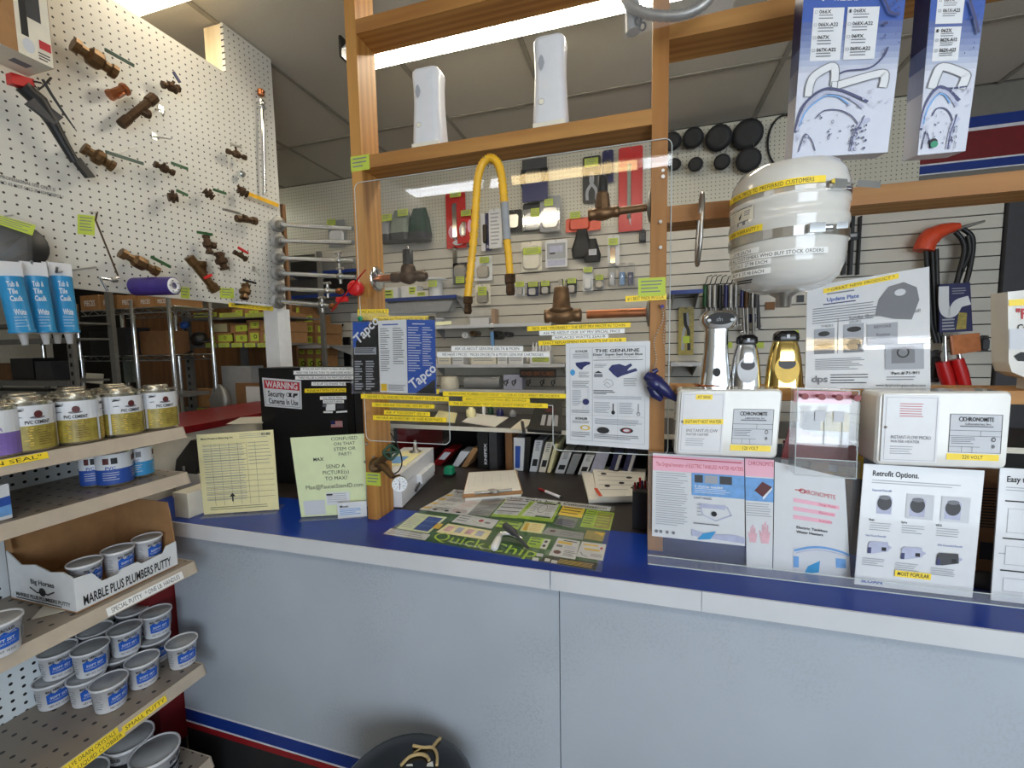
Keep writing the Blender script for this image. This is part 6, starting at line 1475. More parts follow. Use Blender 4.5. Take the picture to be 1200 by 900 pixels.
tstrip(284, 291, 0.05, 0.34, '29.98 EACH', 'tape_white', 0.2); tstrip(292, 299, 0.02, 0.76, 'TO ALL CUSTOMERS WHO BUY STOCK ORDERS', 'tape_white', 0.04); tstrip(300, 307, 0.05, 0.42, 'BUY 2 to 5  27.98 EACH', 'tape_white', 0.06); tstrip(311, 318, 0.07, 0.42, 'BUY 6  25.98 EACH', 'tape_white', 0.12)
p = cyl_print(tc, R0*0.965+0.002, tc.z+tz(334), tc.z+tz(322), mid+(0.22-0.5)*2.6, 0.15*2.6, R0*0.93+0.003); p.lines(0.0, 0.0, 1.0, 0.45, 2, 'ink', 0.6, nu=3); p.lines(0.0, 0.5, 0.9, 1, 4, 'ink_soft', 0.4, nu=3); p.done(tk, 'printed_data')
# bracket strap behind the tank
MB().box((tc.x-0.03, Yt+R0-0.004, zm0-0.02), (tc.x+0.03, YP-0.0005, zm0+0.06)).build('mounting_strap', 'steel', tk)

# tall blue-white spout boxes hung from the upper right beam
def spout_box(label, px4, side_px, dep, models, spout):
    bl = pY(*px4[0], 1.13); br = pY(*px4[1], 1.13); d = V((1, 0, 0)); up = V((0, -math.sin(math.radians(9)), math.cos(math.radians(9)))); N = d.cross(up).normalized()
    q = [pP(x, y, bl, N) for x, y in px4]; n = normal(q)
    t = thing('spout_box', label, 'box', (bl+br)/2, 'blue and white spout boxes')
    o = MB().slab(q, -n*dep).build('carton', 'box_white_dim', t)
    p = quad_print(q, n)
    p.rect(0, 0, 1, 0.33, 'ink_blue'); 
    for i in range(8): p.rect(0, 0.33+i*0.03, 1, 0.36+i*0.03, ('grad%d' % i))
    p.rect(0, 0.57, 1, 1, 'box_white_dim')
    models(p); spout(p); p.done(o)
    # left side print
    qs = [q[0]-n*dep, q[0], q[3], q[3]-n*dep]; ns = normal(qs); p = quad_print(qs, ns); p.rect(0, 0, 1, 0.45, 'ink_navy'); p.rect(0, 0.45, 1, 0.55, 'grad2'); p.rect(0, 0.55, 1, 0.68, 'grad5'); p.done(o)
    h = (q[2]+q[3])/2; 
    MB().tube([V((h.x, YP-0.0005, zr0+0.02)), V((h.x, bl.y+0.0, zr0+0.02))], 0.003, 6).build('hang_nail', 'steel', t)
    return t
for i in range(8):
    f = (i+0.5)/8; mk('grad%d' % i, (int(50+140*f), int(75+120*f), int(145+65*f)), 0.35, var=0.06, coat=0.3)
def drops(p, u0, v0, u1, v1, n, mat='ink_navy', s=0.012):
    for i in range(n):
        u, v = random.uniform(u0, u1), random.uniform(v0, v1); k = s*random.uniform(0.4, 1.2)
        if i % 3: p.ell(u, v, k, k*0.6, mat, 7)
        else: p.ring(u, v, k*1.4, k*0.9, mat, 0.3, 8)
def splash(p):
    p.curve([(0.01, 0.87), (0.05, 0.76), (0.16, 0.69), (0.3, 0.655), (0.45, 0.665), (0.6, 0.695), (0.74, 0.73)], 0.005, 'ink_navy'); p.curve([(0.03, 0.86), (0.08, 0.77), (0.18, 0.71), (0.3, 0.675), (0.46, 0.685), (0.6, 0.72), (0.7, 0.76)], 0.006, 'ink_lav'); p.curve([(0.05, 0.84), (0.1, 0.77), (0.2, 0.72), (0.32, 0.69), (0.44, 0.70), (0.55, 0.74)], 0.003, 'ink_sky')
    p.curve([(0.22, 0.80), (0.3, 0.765), (0.45, 0.765), (0.58, 0.795), (0.66, 0.84)], 0.0022, 'ink_navy'); p.curve([(0.62, 0.98), (0.64, 0.9), (0.69, 0.84), (0.78, 0.82)], 0.008, 'ink_lav'); p.curve([(0.61, 0.98), (0.63, 0.9), (0.68, 0.85), (0.72, 0.8)], 0.002, 'ink_navy')
    p.curve([(0.06, 0.97), (0.1, 0.9), (0.13, 0.88), (0.2, 0.92), (0.24, 0.97)], 0.002, 'ink_navy'); drops(p, 0.25, 0.78, 0.6, 0.95, 14, 'ink_navy', 0.010); drops(p, 0.6, 0.84, 0.76, 0.98, 26, 'ink_navy', 0.012); drops(p, 0.02, 0.80, 0.16, 0.94, 16, 'ink_lav', 0.012); drops(p, 0.55, 0.66, 0.95, 0.76, 14, 'ink_lav', 0.012)
def models1(p):
    p.poly([(0.12, 0.20), (0.20, 0.235), (0.28, 0.20), (0.24, 0.16), (0.16, 0.16)], 'ink_white'); p.poly([(0.145, 0.198), (0.20, 0.222), (0.255, 0.198), (0.235, 0.165), (0.165, 0.165)], 'ink_blue'); p.text('WILKINS', 0.30, 0.215, 0.018, 'ink_white', bold=1, w=0.25)
    for u, ms in ((0.11, ('066X', '066X-A22', '067X', '067X-A22')), (0.45, ('068X', '068X-A22', '069X', '069X-A22'))):
        p.rect(u, 0.265, u+0.31, 0.515, 'ink_white')
        for i, s_ in enumerate(ms): p.text(s_, u+0.06, 0.275+i*0.06, 0.016, 'ink', bold=1, w=0.2 if len(s_) > 5 else 0.12); p.lines(u+0.06, 0.297+i*0.06, u+0.22, 0.325+i*0.06, 2, 'ink_grey', 0.35); p.frame(u+0.015, 0.278+i*0.06, u+0.045, 0.292+i*0.06, 0.0008, 'ink_soft')
    p.rect(0.47, 0.277, 0.485, 0.292, 'ink')
def spout1(p):
    a = [(0.12, 0.69), (0.13, 0.63), (0.18, 0.585), (0.34, 0.545), (0.38, 0.575), (0.38, 0.64)]
    p.curve(a, 0.017, 'ink_grey'); p.curve(a, 0.013, 'ink_white'); b = [(0.38, 0.645), (0.82, 0.59), (0.88, 0.61), (0.87, 0.66)]; p.curve(b, 0.017, 'ink_grey'); p.curve(b, 0.013, 'ink_white'); p.rect(0.35, 0.62, 0.42, 0.665, 'ink_grey'); p.rect(0.36, 0.622, 0.41, 0.66, 'ink_white')
    p.curve([(0.42, 0.585), (0.5, 0.57), (0.72, 0.56), (0.84, 0.51), (0.88, 0.46)], 0.003, 'ink_navy'); splash(p); drops(p, 0.74, 0.22, 0.97, 0.5, 18); p.curve([(0.74, 0.2), (0.82, 0.27), (0.86, 0.3), (0.94, 0.31)], 0.004, 'ink_navy')
spout_box('larger spout box with eight model numbers, left of the two blue boxes', [(928, 185.5), (1040, 178.5), (1068, -60), (946, -60)], None, 0.055, models1, spout1)
def models2(p):
    p.rect(0.12, 0.215, 0.62, 0.345, 'ink_white'); p.rect(0.12, 0.36, 0.62, 0.525, 'ink_white')
    for v, s_ in ((0.225, '061X'), (0.275, '061X-A22'), (0.37, '062X'), (0.415, '062X-A12'), (0.465, '062X-A22')): p.text(s_, 0.24, v, 0.016, 'ink', bold=1, w=0.32 if len(s_) > 5 else 0.2); p.lines(0.24, v+0.021, 0.5, v+0.042, 2, 'ink_grey', 0.35); p.frame(0.15, v+0.002, 0.2, v+0.016, 0.0008, 'ink_soft')
    p.rect(0.15, 0.372, 0.18, 0.386, 'ink')
def spout2(p):
    a = [(0.16, 0.66), (0.22, 0.60), (0.34, 0.555), (0.76, 0.595), (0.80, 0.62), (0.74, 0.67)]; p.curve(a, 0.017, 'ink_grey'); p.curve(a, 0.013, 'ink_white'); p.curve([(0.3, 0.69), (0.4, 0.665), (0.6, 0.665), (0.85, 0.66)], 0.003, 'ink_navy'); splash(p); drops(p, 0.68, 0.25, 0.95, 0.5, 12); p.curve([(0.68, 0.24), (0.82, 0.33), (0.92, 0.4)], 0.004, 'ink_navy')
    p.ell(0.28, 0.945, 0.09, 0.025, 'ink', 14, 180, 360); p.ell(0.30, 0.952, 0.08, 0.018, 'green_eraser')
spout_box('narrower spout box with five model numbers, right of the two blue boxes', [(1075, 182), (1131, 177), (1163, -60), (1096, -60)], None, 0.055, models2, spout2)

# bagged hose hanging over the post top
t = thing('bagged_hose', 'clear bag with a grey corrugated hose and black rings over the right post', 'bag', pY(790, 48, 1.17))
W = lambda x, y, Y=1.16: pY(x, y, Y)
MB().tube(smooth_path([W(728, -30), W(735, 2), W(752, 14), W(778, 19), W(808, 15), W(832, -2), W(842, -30)], 8), [0.0125*(1 if i % 2 else 0.85) for i in range(49)], 10).build('corrugated_hose', 'galv', t)
MB().cyl(W(741, 5, 1.19), W(742, 38, 1.19), 0.017, 14).build('cuff', 'grey_plastic', t)
for x_, y_ in ((748, 24), (753, 31)): MB().tube([W(x_, y_, 1.17)+V((0.007*math.cos(a), 0, 0.009*math.sin(a))) for a in [i*math.pi/6 for i in range(12)]], 0.0022, 6, closed=True).build('rubber_ring', 'black', t)
q = [(731, 46), (760, 36), (858, 10), (868, -40), (728, -40)]
MB().add([W(x, y, 1.145) for x, y in q]+[W(x, y, 1.1455) for x, y in q], [(0, 1, 2, 3, 4), (9, 8, 7, 6, 5)]).build('clear_bag', 'polybag', t)
MB().tube([pY(800, -12, YP), W(800, -10, 1.15)], 0.003, 6).build('hang_nail', 'steel', t)
# steel band clamp hanging from the beam
t = tag(MB().tube([pY(820, 269, 1.215)+V((0.004*math.sin(a), 0.035*math.cos(a), 0.088*math.sin(a))) for a in [i*2*math.pi/28 for i in range(28)]], 0.005, 6, closed=True).build('band_clamp', 'steel'), 'large steel band clamp ring hanging edge-on from the right beam', 'clamp')

# faucets standing on the shelf board
zs = zsh+0.0008
def stand_at(px, py): p_ = pZ(px, py, zs); return p_
t = thing('tall_sensor_faucet', 'tallest chrome sensor faucet with a curved head on the shelf board', 'faucet', pY(838, 450, YP+0.05))
b = pY(838, 450, YP+0.05); b.z = zs; k = mpp(b)
lv = [(rrect(36*k, 0.05, 0.018), 0.0), (rrect(34*k, 0.05, 0.018), 0.002), (rrect(30*k, 0.046, 0.016), 0.04), (rrect(25*k, 0.04, 0.014), 0.1), (rrect(24*k, 0.038, 0.012), 62*k), (rrect(26*k, 0.04, 0.013), 68*k)]
MB().loft(lv, b).build('spout_body', 'chrome', t)
MB().loft([(rrect(27*k, 0.07, 0.012), 66*k), (rrect(36*k, 0.085, 0.014), 73*k), (rrect(37*k, 0.085, 0.014), 80*k), (rrect(28*k, 0.07, 0.012), 86*k)], b+V((0.0, -0.02, 0))).build('head', 'chrome', t)
hp = Print(lambda u, v, L: V((b.x+(u-0.5)*33*k, b.y-0.0625-L, b.z+(84-v*14)*k)), 33*k, 14*k, 0.001); hp.ell(0.5, 0.5, 0.42, 0.48, 'ink', 18); hp.ell(0.15, 0.62, 0.06, 0.12, 'ink_white'); hp.ell(0.85, 0.62, 0.06, 0.12, 'ink_white'); hp.text('sfn', 0.36, 0.4, 0.3, 'ink_soft'); hp.done(t, 'aerator_face')
hp = Print(lambda u, v, L: V((b.x+(u-0.5)*26*k, b.y-0.0235-L, b.z+(60-v*60)*k)), 26*k, 60*k, 0.0012); hp.ell(0.5, 0.72, 0.16, 0.09, 'ink', 14); hp.done(t, 'sensor_eye')
MB().lathe([(0.034, 0), (0.036, 0.002), (0.034, 0.005), (0.02, 0.006)], V((b.x-6*k, b.y, zs)), (0, 0, 1), 20, sy=0.9).build('base_plate', 'copper', t)
def tear_faucet(label, px, w_, h_, mat):
    b = pY(px, 452, YP+0.05); b.z = zs; k = mpp(b); hh = h_*k
    t = thing('sensor_faucet', label, 'faucet', b, 'tapered sensor faucets on the shelf board')
    lv = [(rrect(w_*k*f, 0.055*f, 0.026*f), z*hh) for f, z in ((1.0, 0), (0.98, 0.05), (0.93, 0.25), (0.84, 0.5), (0.72, 0.7), (0.6, 0.82))]
    MB().loft(lv, b).build('spout_body', mat, t)
    MB().loft([(rrect(w_*k*f, 0.055*f, 0.02*f), z*hh) for f, z in ((0.62, 0.825), (0.66, 0.86), (0.62, 0.95), (0.4, 1.0))], b+V((0, -0.006, 0))).build('dark_cap', 'black_gloss', t)
    hp = Print(lambda u, v, L: V((b.x+(u-0.5)*w_*k*0.75, b.y-0.0285*(1-0.25*(1-v))-L, b.z+hh*(0.55-v*0.5))), w_*k*0.75, hh*0.5, 0.0008); hp.ell(0.5, 0.45, 0.42, 0.5, 'ink_lite' if mat == 'chrome' else 'ink_gold', 18); hp.ell(0.5, 0.25, 0.3, 0.2, 'charcoal', 14); hp.done(t, 'front_lens')
    hp = Print(lambda u, v, L: V((b.x+(u-0.5)*w_*k*0.5, b.y-0.0255-L, b.z+hh*(0.94-v*0.08))), w_*k*0.5, hh*0.08, 0.0008); hp.rect(0.42, 0.1, 0.58, 0.9, 'ink_lite'); hp.done(t, 'cap_mark')
tear_faucet('chrome tapered sensor faucet between the tall one and the gold one', 873, 34, 60, 'chrome'); tear_faucet('polished gold tapered sensor faucet on the shelf board', 918, 40, 65, 'gold')

# update plate sign
bl, br = pY(943.5, 450.5, YP+0.012), pY(1090.5, 456, YP+0.012); bl.z = br.z = zsh+0.001; P0, N = lean_plane(bl, br, 16)
q = [bl, br, pP(1089, 312.5, P0, N), pP(946, 336, P0, N)]
o, p = sheet('product_sign', q, 0.004, 'paper', 'white update plate product sign with yellow strip standing on the shelf board', 'sign')
p.text('Update Plate', 0.17, 0.145, 0.036, 'ink_blue', bold=1, w=0.27); p.lines(0.17, 0.10, 0.42, 0.125, 1, 'ink_grey', 0.5); p.lines(0.14, 0.2, 0.42, 0.215, 1, 'ink_navy', 0.7); p.lines(0.05, 0.235, 0.62, 0.40, 7, 'ink_grey', 0.32, 0.3)
p.poly([(0.57, 0.36), (0.60, 0.22), (0.68, 0.12), (0.80, 0.10), (0.90, 0.16), (0.92, 0.27), (0.86, 0.43), (0.72, 0.41)], 'ink_grey'); p.ell(0.77, 0.185, 0.045, 0.03, 'ink_lite')
p.text('Looks Good! Problem Solved!', 0.36, 0.345, 0.028, 'ink_grey', bold=1, w=0.57); p.text('THEIRS', 0.12, 0.405, 0.022, 'ink_grey', w=0.11); p.text('OURS', 0.36, 0.39, 0.024, 'ink_grey', w=0.1)
p.rect(0.07, 0.44, 0.24, 0.55, 'ink_soft'); p.rect(0.07, 0.55, 0.24, 0.68, 'ink_grey'); p.ell(0.15, 0.49, 0.05, 0.025, 'ink'); p.ell(0.16, 0.6, 0.06, 0.03, 'charcoal'); p.rect(0.265, 0.36, 0.27, 0.68, 'ink_grey'); p.rect(0.315, 0.42, 0.48, 0.55, 'ink_soft'); p.rect(0.315, 0.55, 0.48, 0.68, 'ink_grey'); p.ell(0.40, 0.47, 0.06, 0.025, 'ink'); p.ell(0.40, 0.61, 0.06, 0.05, 'charcoal')
p.rect(0.505, 0.44, 0.75, 0.63, 'ink_soft'); p.text('BEFORE', 0.56, 0.455, 0.024, 'charcoal', w=0.14); p.text('Replate', 0.58, 0.525, 0.024, 'charcoal', w=0.11); p.rect(0.65, 0.63, 0.95, 0.84, 'ink_soft'); p.rect(0.70, 0.655, 0.88, 0.79, 'ink_grey'); p.ring(0.79, 0.70, 0.05, 0.045, 'ink', 0.25)
p.lines(0.08, 0.73, 0.5, 0.84, 7, 'ink_grey', 0.35, 0.5); p.text('dps', 0.05, 0.885, 0.06, 'ink_grey', bold=1, w=0.14); p.lines(0.21, 0.875, 0.55, 0.97, 4, 'ink', 0.3, 0.5); p.text('Part # 71-911', 0.70, 0.86, 0.022, 'ink', bold=1, w=0.22); p.lines(0.66, 0.9, 0.9, 0.94, 2, 'ink_grey', 0.35); p.text('www.dpsplumbingspecialties.com', 0.58, 0.96, 0.02, 'ink', w=0.38); p.done(o)
n = normal(q); f_ = quad_fn(q, n); MB().slab([a+n*0.0022 for a in q], -n*0.0008).build('clear_sleeve', 'plexi', o); strip(o, [f_(0.14, 0.095, 0.0006), f_(0.76, 0.06, 0.0006), f_(0.76, 0.015, 0.0006), f_(0.14, 0.05, 0.0006)], '* GREAT NEW PRODUCT *')

# instant water heaters in front of the shelf
def heater(label, px4, dep, volt, title, hdr):
    q = qY(px4, 1.16); n = normal(q); t = thing('water_heater', label, 'water heater', (q[0]+q[1])/2, 'instant water heaters under the shelf board')
    w_ = (q[1]-q[0]).length; h_ = (q[3]-q[0]).length; c = (q[0]+q[1]+q[2]+q[3])/4; u = (q[1]-q[0]).normalized(); v = (q[3]-q[0]).normalized()
    r = rrect(w_, h_, 0.012); inner = rrect(w_-0.008, h_-0.008, 0.010)
    m = MB(); m.prism(r, c+V((0, 0.006, 0)), u, v, V((0, dep-0.006, 0)), 0, True)
    vs = [c+u*a[0]+v*a[1]+V((0, 0.006, 0)) for a in r]+[c+u*a[0]+v*a[1] for a in inner]; k = len(r); m.add(vs, [(i, (i+1) % k, k+(i+1) % k, k+i) for i in range(k)], 0, True); m.add(vs[k:], [list(range(k))], 0)
    o = m.build('housing', 'white_gloss', t)
    f_ = quad_fn(q, V((0, -1, 0)))
    lid_q = [f_(0.035, 0.95, 0.0), f_(0.47, 0.95, 0.0), f_(0.47, 0.045, 0.0), f_(0.035, 0.045, 0.0)]
    lid_ = MB().slab([a+V((0, -0.004, 0)) for a in lid_q], V((0, 0.0035, 0))).build('access_cover', 'white_plastic', t)
    p = quad_print([a+V((0, -0.004, 0)) for a in lid_q], (0, -1, 0)); p.frame(0.05, 0.03, 0.96, 0.97, 0.0006, 'ink_soft'); hdr(p)
    p.text(title[0], 0.16, 0.60, 0.05, 'ink_grey', w=0.72); p.text(title[1], 0.16, 0.67, 0.04, 'ink_grey', w=0.52); p.lines(0.16, 0.76, 0.6, 0.9, 4, 'ink_soft', 0.3); p.done(lid_)
    MB().lathe([(0.003, 0), (0.003, 0.002), (0.0001, 0.003)], lid_q[0]*0.48+lid_q[3]*0.52+u*0.006+V((0, -0.004, 0)), (0, -1, 0), 8).build('screw', 'steel', lid_)
    pq = [f_(0.56, 0.80, 0.0004), f_(0.94, 0.80, 0.0004), f_(0.94, 0.28, 0.0004), f_(0.56, 0.28, 0.0004)]
    npl = MB().slab(pq, V((0, 0.0003, 0))).build('name_plate', 'ink_lite', t); p = quad_print(pq, (0, -1, 0)); p.frame(0, 0, 1, 1, 0.0008, 'ink'); p.ring(0.22, 0.13, 0.05, 0.06, 'ink', 0.3, 12); p.text('CHRONOMITE', 0.24, 0.08, 0.1, 'ink', bold=1, w=0.6); p.text('Laboratories, Inc.', 0.3, 0.22, 0.06, 'ink', w=0.5); p.lines(0.2, 0.3, 0.85, 0.36, 1, 'ink_grey', 0.5)
    p.rect(0, 0.42, 1, 0.428, 'ink'); p.rect(0, 0.56, 1, 0.568, 'ink'); p.rect(0.6, 0.42, 0.606, 0.56, 'ink'); p.lines(0.04, 0.6, 0.5, 0.8, 4, 'ink_grey', 0.3); p.rect(0, 0.84, 0.6, 0.848, 'ink'); p.rect(0.25, 0.84, 0.256, 1, 'ink'); p.rect(0.45, 0.84, 0.456, 1, 'ink'); p.ring(0.85, 0.64, 0.04, 0.06, 'ink', 0.3, 10); p.ell(0.85, 0.82, 0.03, 0.05, 'ink_grey'); p.done(npl)
    strip(t, [f_(0.55, 0.90, 0.0006), f_(0.93, 0.90, 0.0006), f_(0.93, 0.815, 0.0006), f_(0.55, 0.815, 0.0006)], volt, pad=0.3)
    return t, f_
h1, f_ = heater('smaller white instant water heater marked 120 volt beside the right post', [(790, 533), (911, 537.5), (916.5, 457), (795, 456.5)], 0.078, '120 VOLT', ('INSTANT-FLOW', 'WATER HEATER'), lambda p: None)
strip(h1, [f_(0.18, 0.145, 0.0048), f_(0.345, 0.145, 0.0048), f_(0.345, 0.07, 0.0048), f_(0.18, 0.07, 0.0048)], 'AT SINK', pad=0.1); strip(h1, [f_(0.07, 0.52, 0.0048), f_(0.465, 0.51, 0.0048), f_(0.465, 0.43, 0.0048), f_(0.07, 0.44, 0.0048)], 'INSTANT HOT WATER', pad=0.05)
h2, f_ = heater('larger white instant water heater marked 220 volt', [(1025, 544), (1181, 549.5), (1187, 461.5), (1030, 458.5)], 0.078, '220 VOLT', ('INSTANT-FLOW MICRO', 'WATER HEATER'), lambda p: p.lines(0.3, 0.12, 0.72, 0.34, 6, 'ink_red', 0.25))
# brochures rack: long clear holder on the counter edge
rk = thing('brochure_rack', 'long clear acrylic brochure rack along the right half of the counter edge', 'rack', pZ(980, 690, ZC))
YRk = 1.158
xa, xb_ = pZ(759, 661, ZC).x, 1.55
MB().box((xa, YRk, ZC+0.0006), (xb_, YRk+0.055, ZC+0.0036)).build('floor_strip', 'acrylic', rk)
MB().box((xa, YRk-0.003, ZC+0.0006), (xb_, YRk-0.0002, ZC+0.024)).build('front_lip', 'acrylic', rk)
zA = pY(800, 531, 1.205).z
MB().box((xa, 1.207, ZC+0.004), (pY(1006, 600, 1.207).x, 1.2095, zA)).build('clear_back', 'acrylic', rk)
eg = MB().tube([(xa, YRk-0.0015, ZC+0.0245), (xb_, YRk-0.0015, ZC+0.0245)], 0.0012, 4); eg.build('polished_edge', 'edge_glow', rk)
MB().tube([(xa, YRk-0.0035, ZC+0.0012), (xb_, YRk-0.0035, ZC+0.0012)], 0.0016, 4).build('glue_line', 'edge_glow', rk)
# wide tankless brochure, two overlapping sheets and a white card
o, p = sheet('tankless_brochure', qY([(764, 628), (873, 640), (872, 537), (765, 531)], 1.202), 0.0012, 'paper', 'left sheet of the pink and blue tankless heater brochure in the rack', 'brochure')
p.rect(0, 0.02, 1, 0.2, 'ink_pink'); p.stroke([(0, 0.045), (0.97, 0.055)], 0.0025, 'ink_red'); p.text('The Original Innovator of ELECTRIC TANKLESS WATER HEATERS', 0.04, 0.1, 0.045, 'ink_red', w=0.95); p.lines(0.04, 0.22, 0.4, 0.86, 24, 'ink_soft', 0.3, 0.4)
p.rect(0.44, 0.2, 1, 0.46, 'ink_sky'); p.rect(0.47, 0.22, 0.56, 0.31, 'charcoal'); p.rect(0.58, 0.22, 0.72, 0.31, 'ink_soft'); p.rect(0.74, 0.22, 0.87, 0.31, 'charcoal'); p.text('3 choices needed', 0.47, 0.335, 0.03, 'ink_white', bold=1, w=0.3); p.lines(0.47, 0.375, 0.85, 0.44, 3, 'ink_white', 0.25)
p.text("CAN'T MODEL", 0.46, 0.475, 0.025, 'ink_navy', w=0.2); p.rect(0.52, 0.55, 0.8, 0.6, 'ink_lav'); p.stroke([(0.52, 0.55), (0.82, 0.57), (0.86, 0.66), (0.7, 0.74), (0.56, 0.68), (0.52, 0.55)], 0.0025, 'ink_lav'); p.ell(0.68, 0.66, 0.03, 0.03, 'ink'); p.lines(0.5, 0.56, 0.55, 0.72, 4, 'ink_soft', 0.3); p.lines(0.46, 0.78, 0.75, 0.8, 1, 'ink_grey', 0.7)
p.poly([(0.44, 0.86), (0.6, 0.9), (0.9, 0.88), (1, 0.9), (1, 0.97), (0.44, 0.94)], 'ink_lav'); p.poly([(0.5, 0.98), (0.56, 0.9), (0.7, 0.86), (0.64, 0.96)], 'ink_aqua')
for i, u in enumerate((0.05, 0.10, 0.17, 0.24)): p.ell(u, 0.93, 0.018, 0.02, 'ink_grey')
p.done(o)
o, p = sheet('tankless_brochure', qY([(875, 672), (905, 675), (907, 539), (873, 537)], 1.2005), 0.0012, 'paper', 'right sheet of the pink and blue tankless heater brochure with hands', 'brochure')
o2 = o
p.rect(0, 0.0, 1, 0.15, 'ink_pink'); p.text('CHRONOMITE', 0.1, 0.02, 0.035, 'ink_red', w=0.9); p.rect(0, 0.16, 1, 0.36, 'ink_sky'); p.poly([(0.32, 0.27), (0.6, 0.19), (0.95, 0.23), (0.62, 0.32)], 'ink_brown'); p.poly([(0.62, 0.32), (0.95, 0.23), (0.95, 0.25), (0.64, 0.345)], 'ink_white'); p.lines(0.02, 0.38, 0.95, 0.5, 6, 'ink_soft', 0.3)
def hand(u, v, s, fl):
    p.poly([(u-0.12*s, v), (u-0.16*s, v-0.05*s), (u-0.2*s, v-0.1*s), (u-0.15*s, v-0.1*s), (u-0.1*s, v-0.07*s), (u-0.09*s, v-0.15*s), (u-0.04*s, v-0.15*s), (u-0.03*s, v-0.09*s), (u-0.01*s, v-0.17*s), (u+0.04*s, v-0.17*s), (u+0.04*s, v-0.09*s), (u+0.08*s, v-0.15*s), (u+0.12*s, v-0.14*s), (u+0.10*s, v-0.07*s), (u+0.15*s, v-0.1*s), (u+0.18*s, v-0.08*s), (u+0.13*s, v)], 'skin_print')
hand(0.25, 0.72, 0.9, 1); hand(0.7, 0.72, 1.1, 1); p.done(o)
o, p = sheet('heater_leaflet', qY([(906, 675.5), (997, 682), (990, 560), (908, 541)], 1.2035), 0.0012, 'paper', 'white card with a tankless heater leaflet in the rack beside the retrofit sign', 'leaflet')
p.stroke([(0.30, 0.205), (0.4, 0.2)], 0.0025, 'ink_red'); p.ring(0.40, 0.205, 0.05, 0.022, 'ink_red', 0.25, 12); p.text('CHRONOMITE', 0.36, 0.185, 0.04, 'ink_red', w=0.5)
for i in range(3): p.rect(0.27, 0.28+i*0.075, 0.90-0.06*i, 0.315+i*0.075, 'ink_pink'); p.text(('Design Models', 'Electronic', 'Instant')[i], 0.62, 0.285+i*0.075, 0.022, 'ink_red', w=0.24-0.03*i)
p.text('Electric Tankless', 0.31, 0.525, 0.022, 'ink', bold=1, w=0.42); p.text('Water Heaters', 0.31, 0.565, 0.022, 'ink', bold=1, w=0.36); p.rect(0.27, 0.72, 1.0, 0.97, 'ink_lite'); p.curve([(0.28, 0.75), (0.5, 0.705), (0.7, 0.695), (0.9, 0.715), (1.0, 0.74)], 0.006, 'ink_sky'); p.curve([(0.3, 0.77), (0.5, 0.73), (0.7, 0.72), (0.98, 0.75)], 0.003, 'ink_lav'); p.poly([(0.40, 0.96), (0.46, 0.88), (0.62, 0.82), (0.60, 0.93)], 'ink_aqua'); p.rect(0.27, 0.80, 0.34, 0.9, 'ink_sky'); p.rect(0.82, 0.78, 0.95, 0.87, 'ink_sky'); p.done(o)
# retrofit options stand
def rack_stand(name, px4, label, deg=5):
    bl, br = pZ(px4[0][0], px4[0][1], ZC+0.004), pZ(px4[1][0], px4[1][1], ZC+0.004); bl.y = br.y = YRk+0.012
    bl = pY(*px4[0], YRk+0.012); br = pY(*px4[1], YRk+0.012); P0, N = lean_plane(bl, br, deg)
    q = [pP(x, y, P0, N) for x, y in px4]; dz = max(0, ZC+0.0038-min(q[0].z, q[1].z)); q = [a+V((0, 0, dz)) for a in q]
    q[0].z = q[1].z = ZC+0.0042
    o, p = sheet(name, q, 0.003, 'paper', label, 'sign'); return o, p
o, p = rack_stand('retrofit_sign', [(1001.5, 681), (1140, 694), (1154, 551.5), (1012.5, 543.5)], 'white retrofit options sign with six product pictures')
p.text('Retrofit Options.', 0.08, 0.05, 0.042, 'ink', bold=1, w=0.40); p.lines(0.08, 0.125, 0.85, 0.165, 2, 'ink_soft', 0.3); p.text('Exposed Retrofit', 0.09, 0.20, 0.018, 'ink_blue', w=0.17)
for i, u in enumerate((0.12, 0.40, 0.69)):
    p.rect(u-0.01, 0.22, u+0.22, 0.42, 'ink_lite') if i else None
    p.poly([(u+0.02, 0.30), (u+0.04, 0.25), (u+0.12, 0.245), (u+0.15, 0.27), (u+0.15, 0.40), (u+0.02, 0.40)], 'ink_lav'); p.ell(u+0.085, 0.31, 0.063, 0.06, 'charcoal', 16); p.ell(u+0.085, 0.265, 0.05, 0.018, 'ink_grey'); p.text(('Sloan', 'Optima', 'G2')[i], u-0.04, 0.445, 0.016, 'ink', bold=1, w=0.05); p.lines(u-0.03, 0.475, u+0.16, 0.55, 4, 'ink_soft', 0.3)
p.text('Side Mount Retrofit', 0.06, 0.575, 0.016, 'ink_blue', w=0.18); p.text('Side Concealed Retrofit', 0.68, 0.60, 0.016, 'ink_blue', w=0.2)
for i, u in enumerate((0.09, 0.38, 0.68)):
    v = 0.63+0.02*i; m_ = 'ink_lav' if i < 2 else 'charcoal'; p.poly([(u, v+0.02), (u+0.02, v), (u+0.17, v-0.005), (u+0.18, v+0.07), (u+0.04, v+0.1), (u+0.005, v+0.08)], m_); p.rect(u+0.12, v+0.04, u+0.16, v+0.07, 'ink'); p.rect(u, v+0.05, u+0.03, v+0.1, 'ink_navy'); p.poly([(u+0.18, v+0.02), (u+0.21, v+0.035), (u+0.18, v+0.06)], 'ink_lav'); p.lines(u-0.04, 0.77+0.012*i, u+0.16, 0.84+0.01*i, 4, 'ink_soft', 0.3)
p.rect(0.34, 0.845, 0.645, 0.895, 'tape_yellow'); p.text('MOST POPULAR', 0.36, 0.855, 0.028, 'ink', bold=1, w=0.27); p.text('SLOAN', 0.05, 0.945, 0.028, 'ink_blue', bold=1, w=0.19); p.done(o)
for i in range(22):
    pass
o, p = rack_stand('wiring_sign', [(1162, 693), (1268, 704), (1282, 554), (1172, 548)], 'white sign headed Easy at the right photo edge')
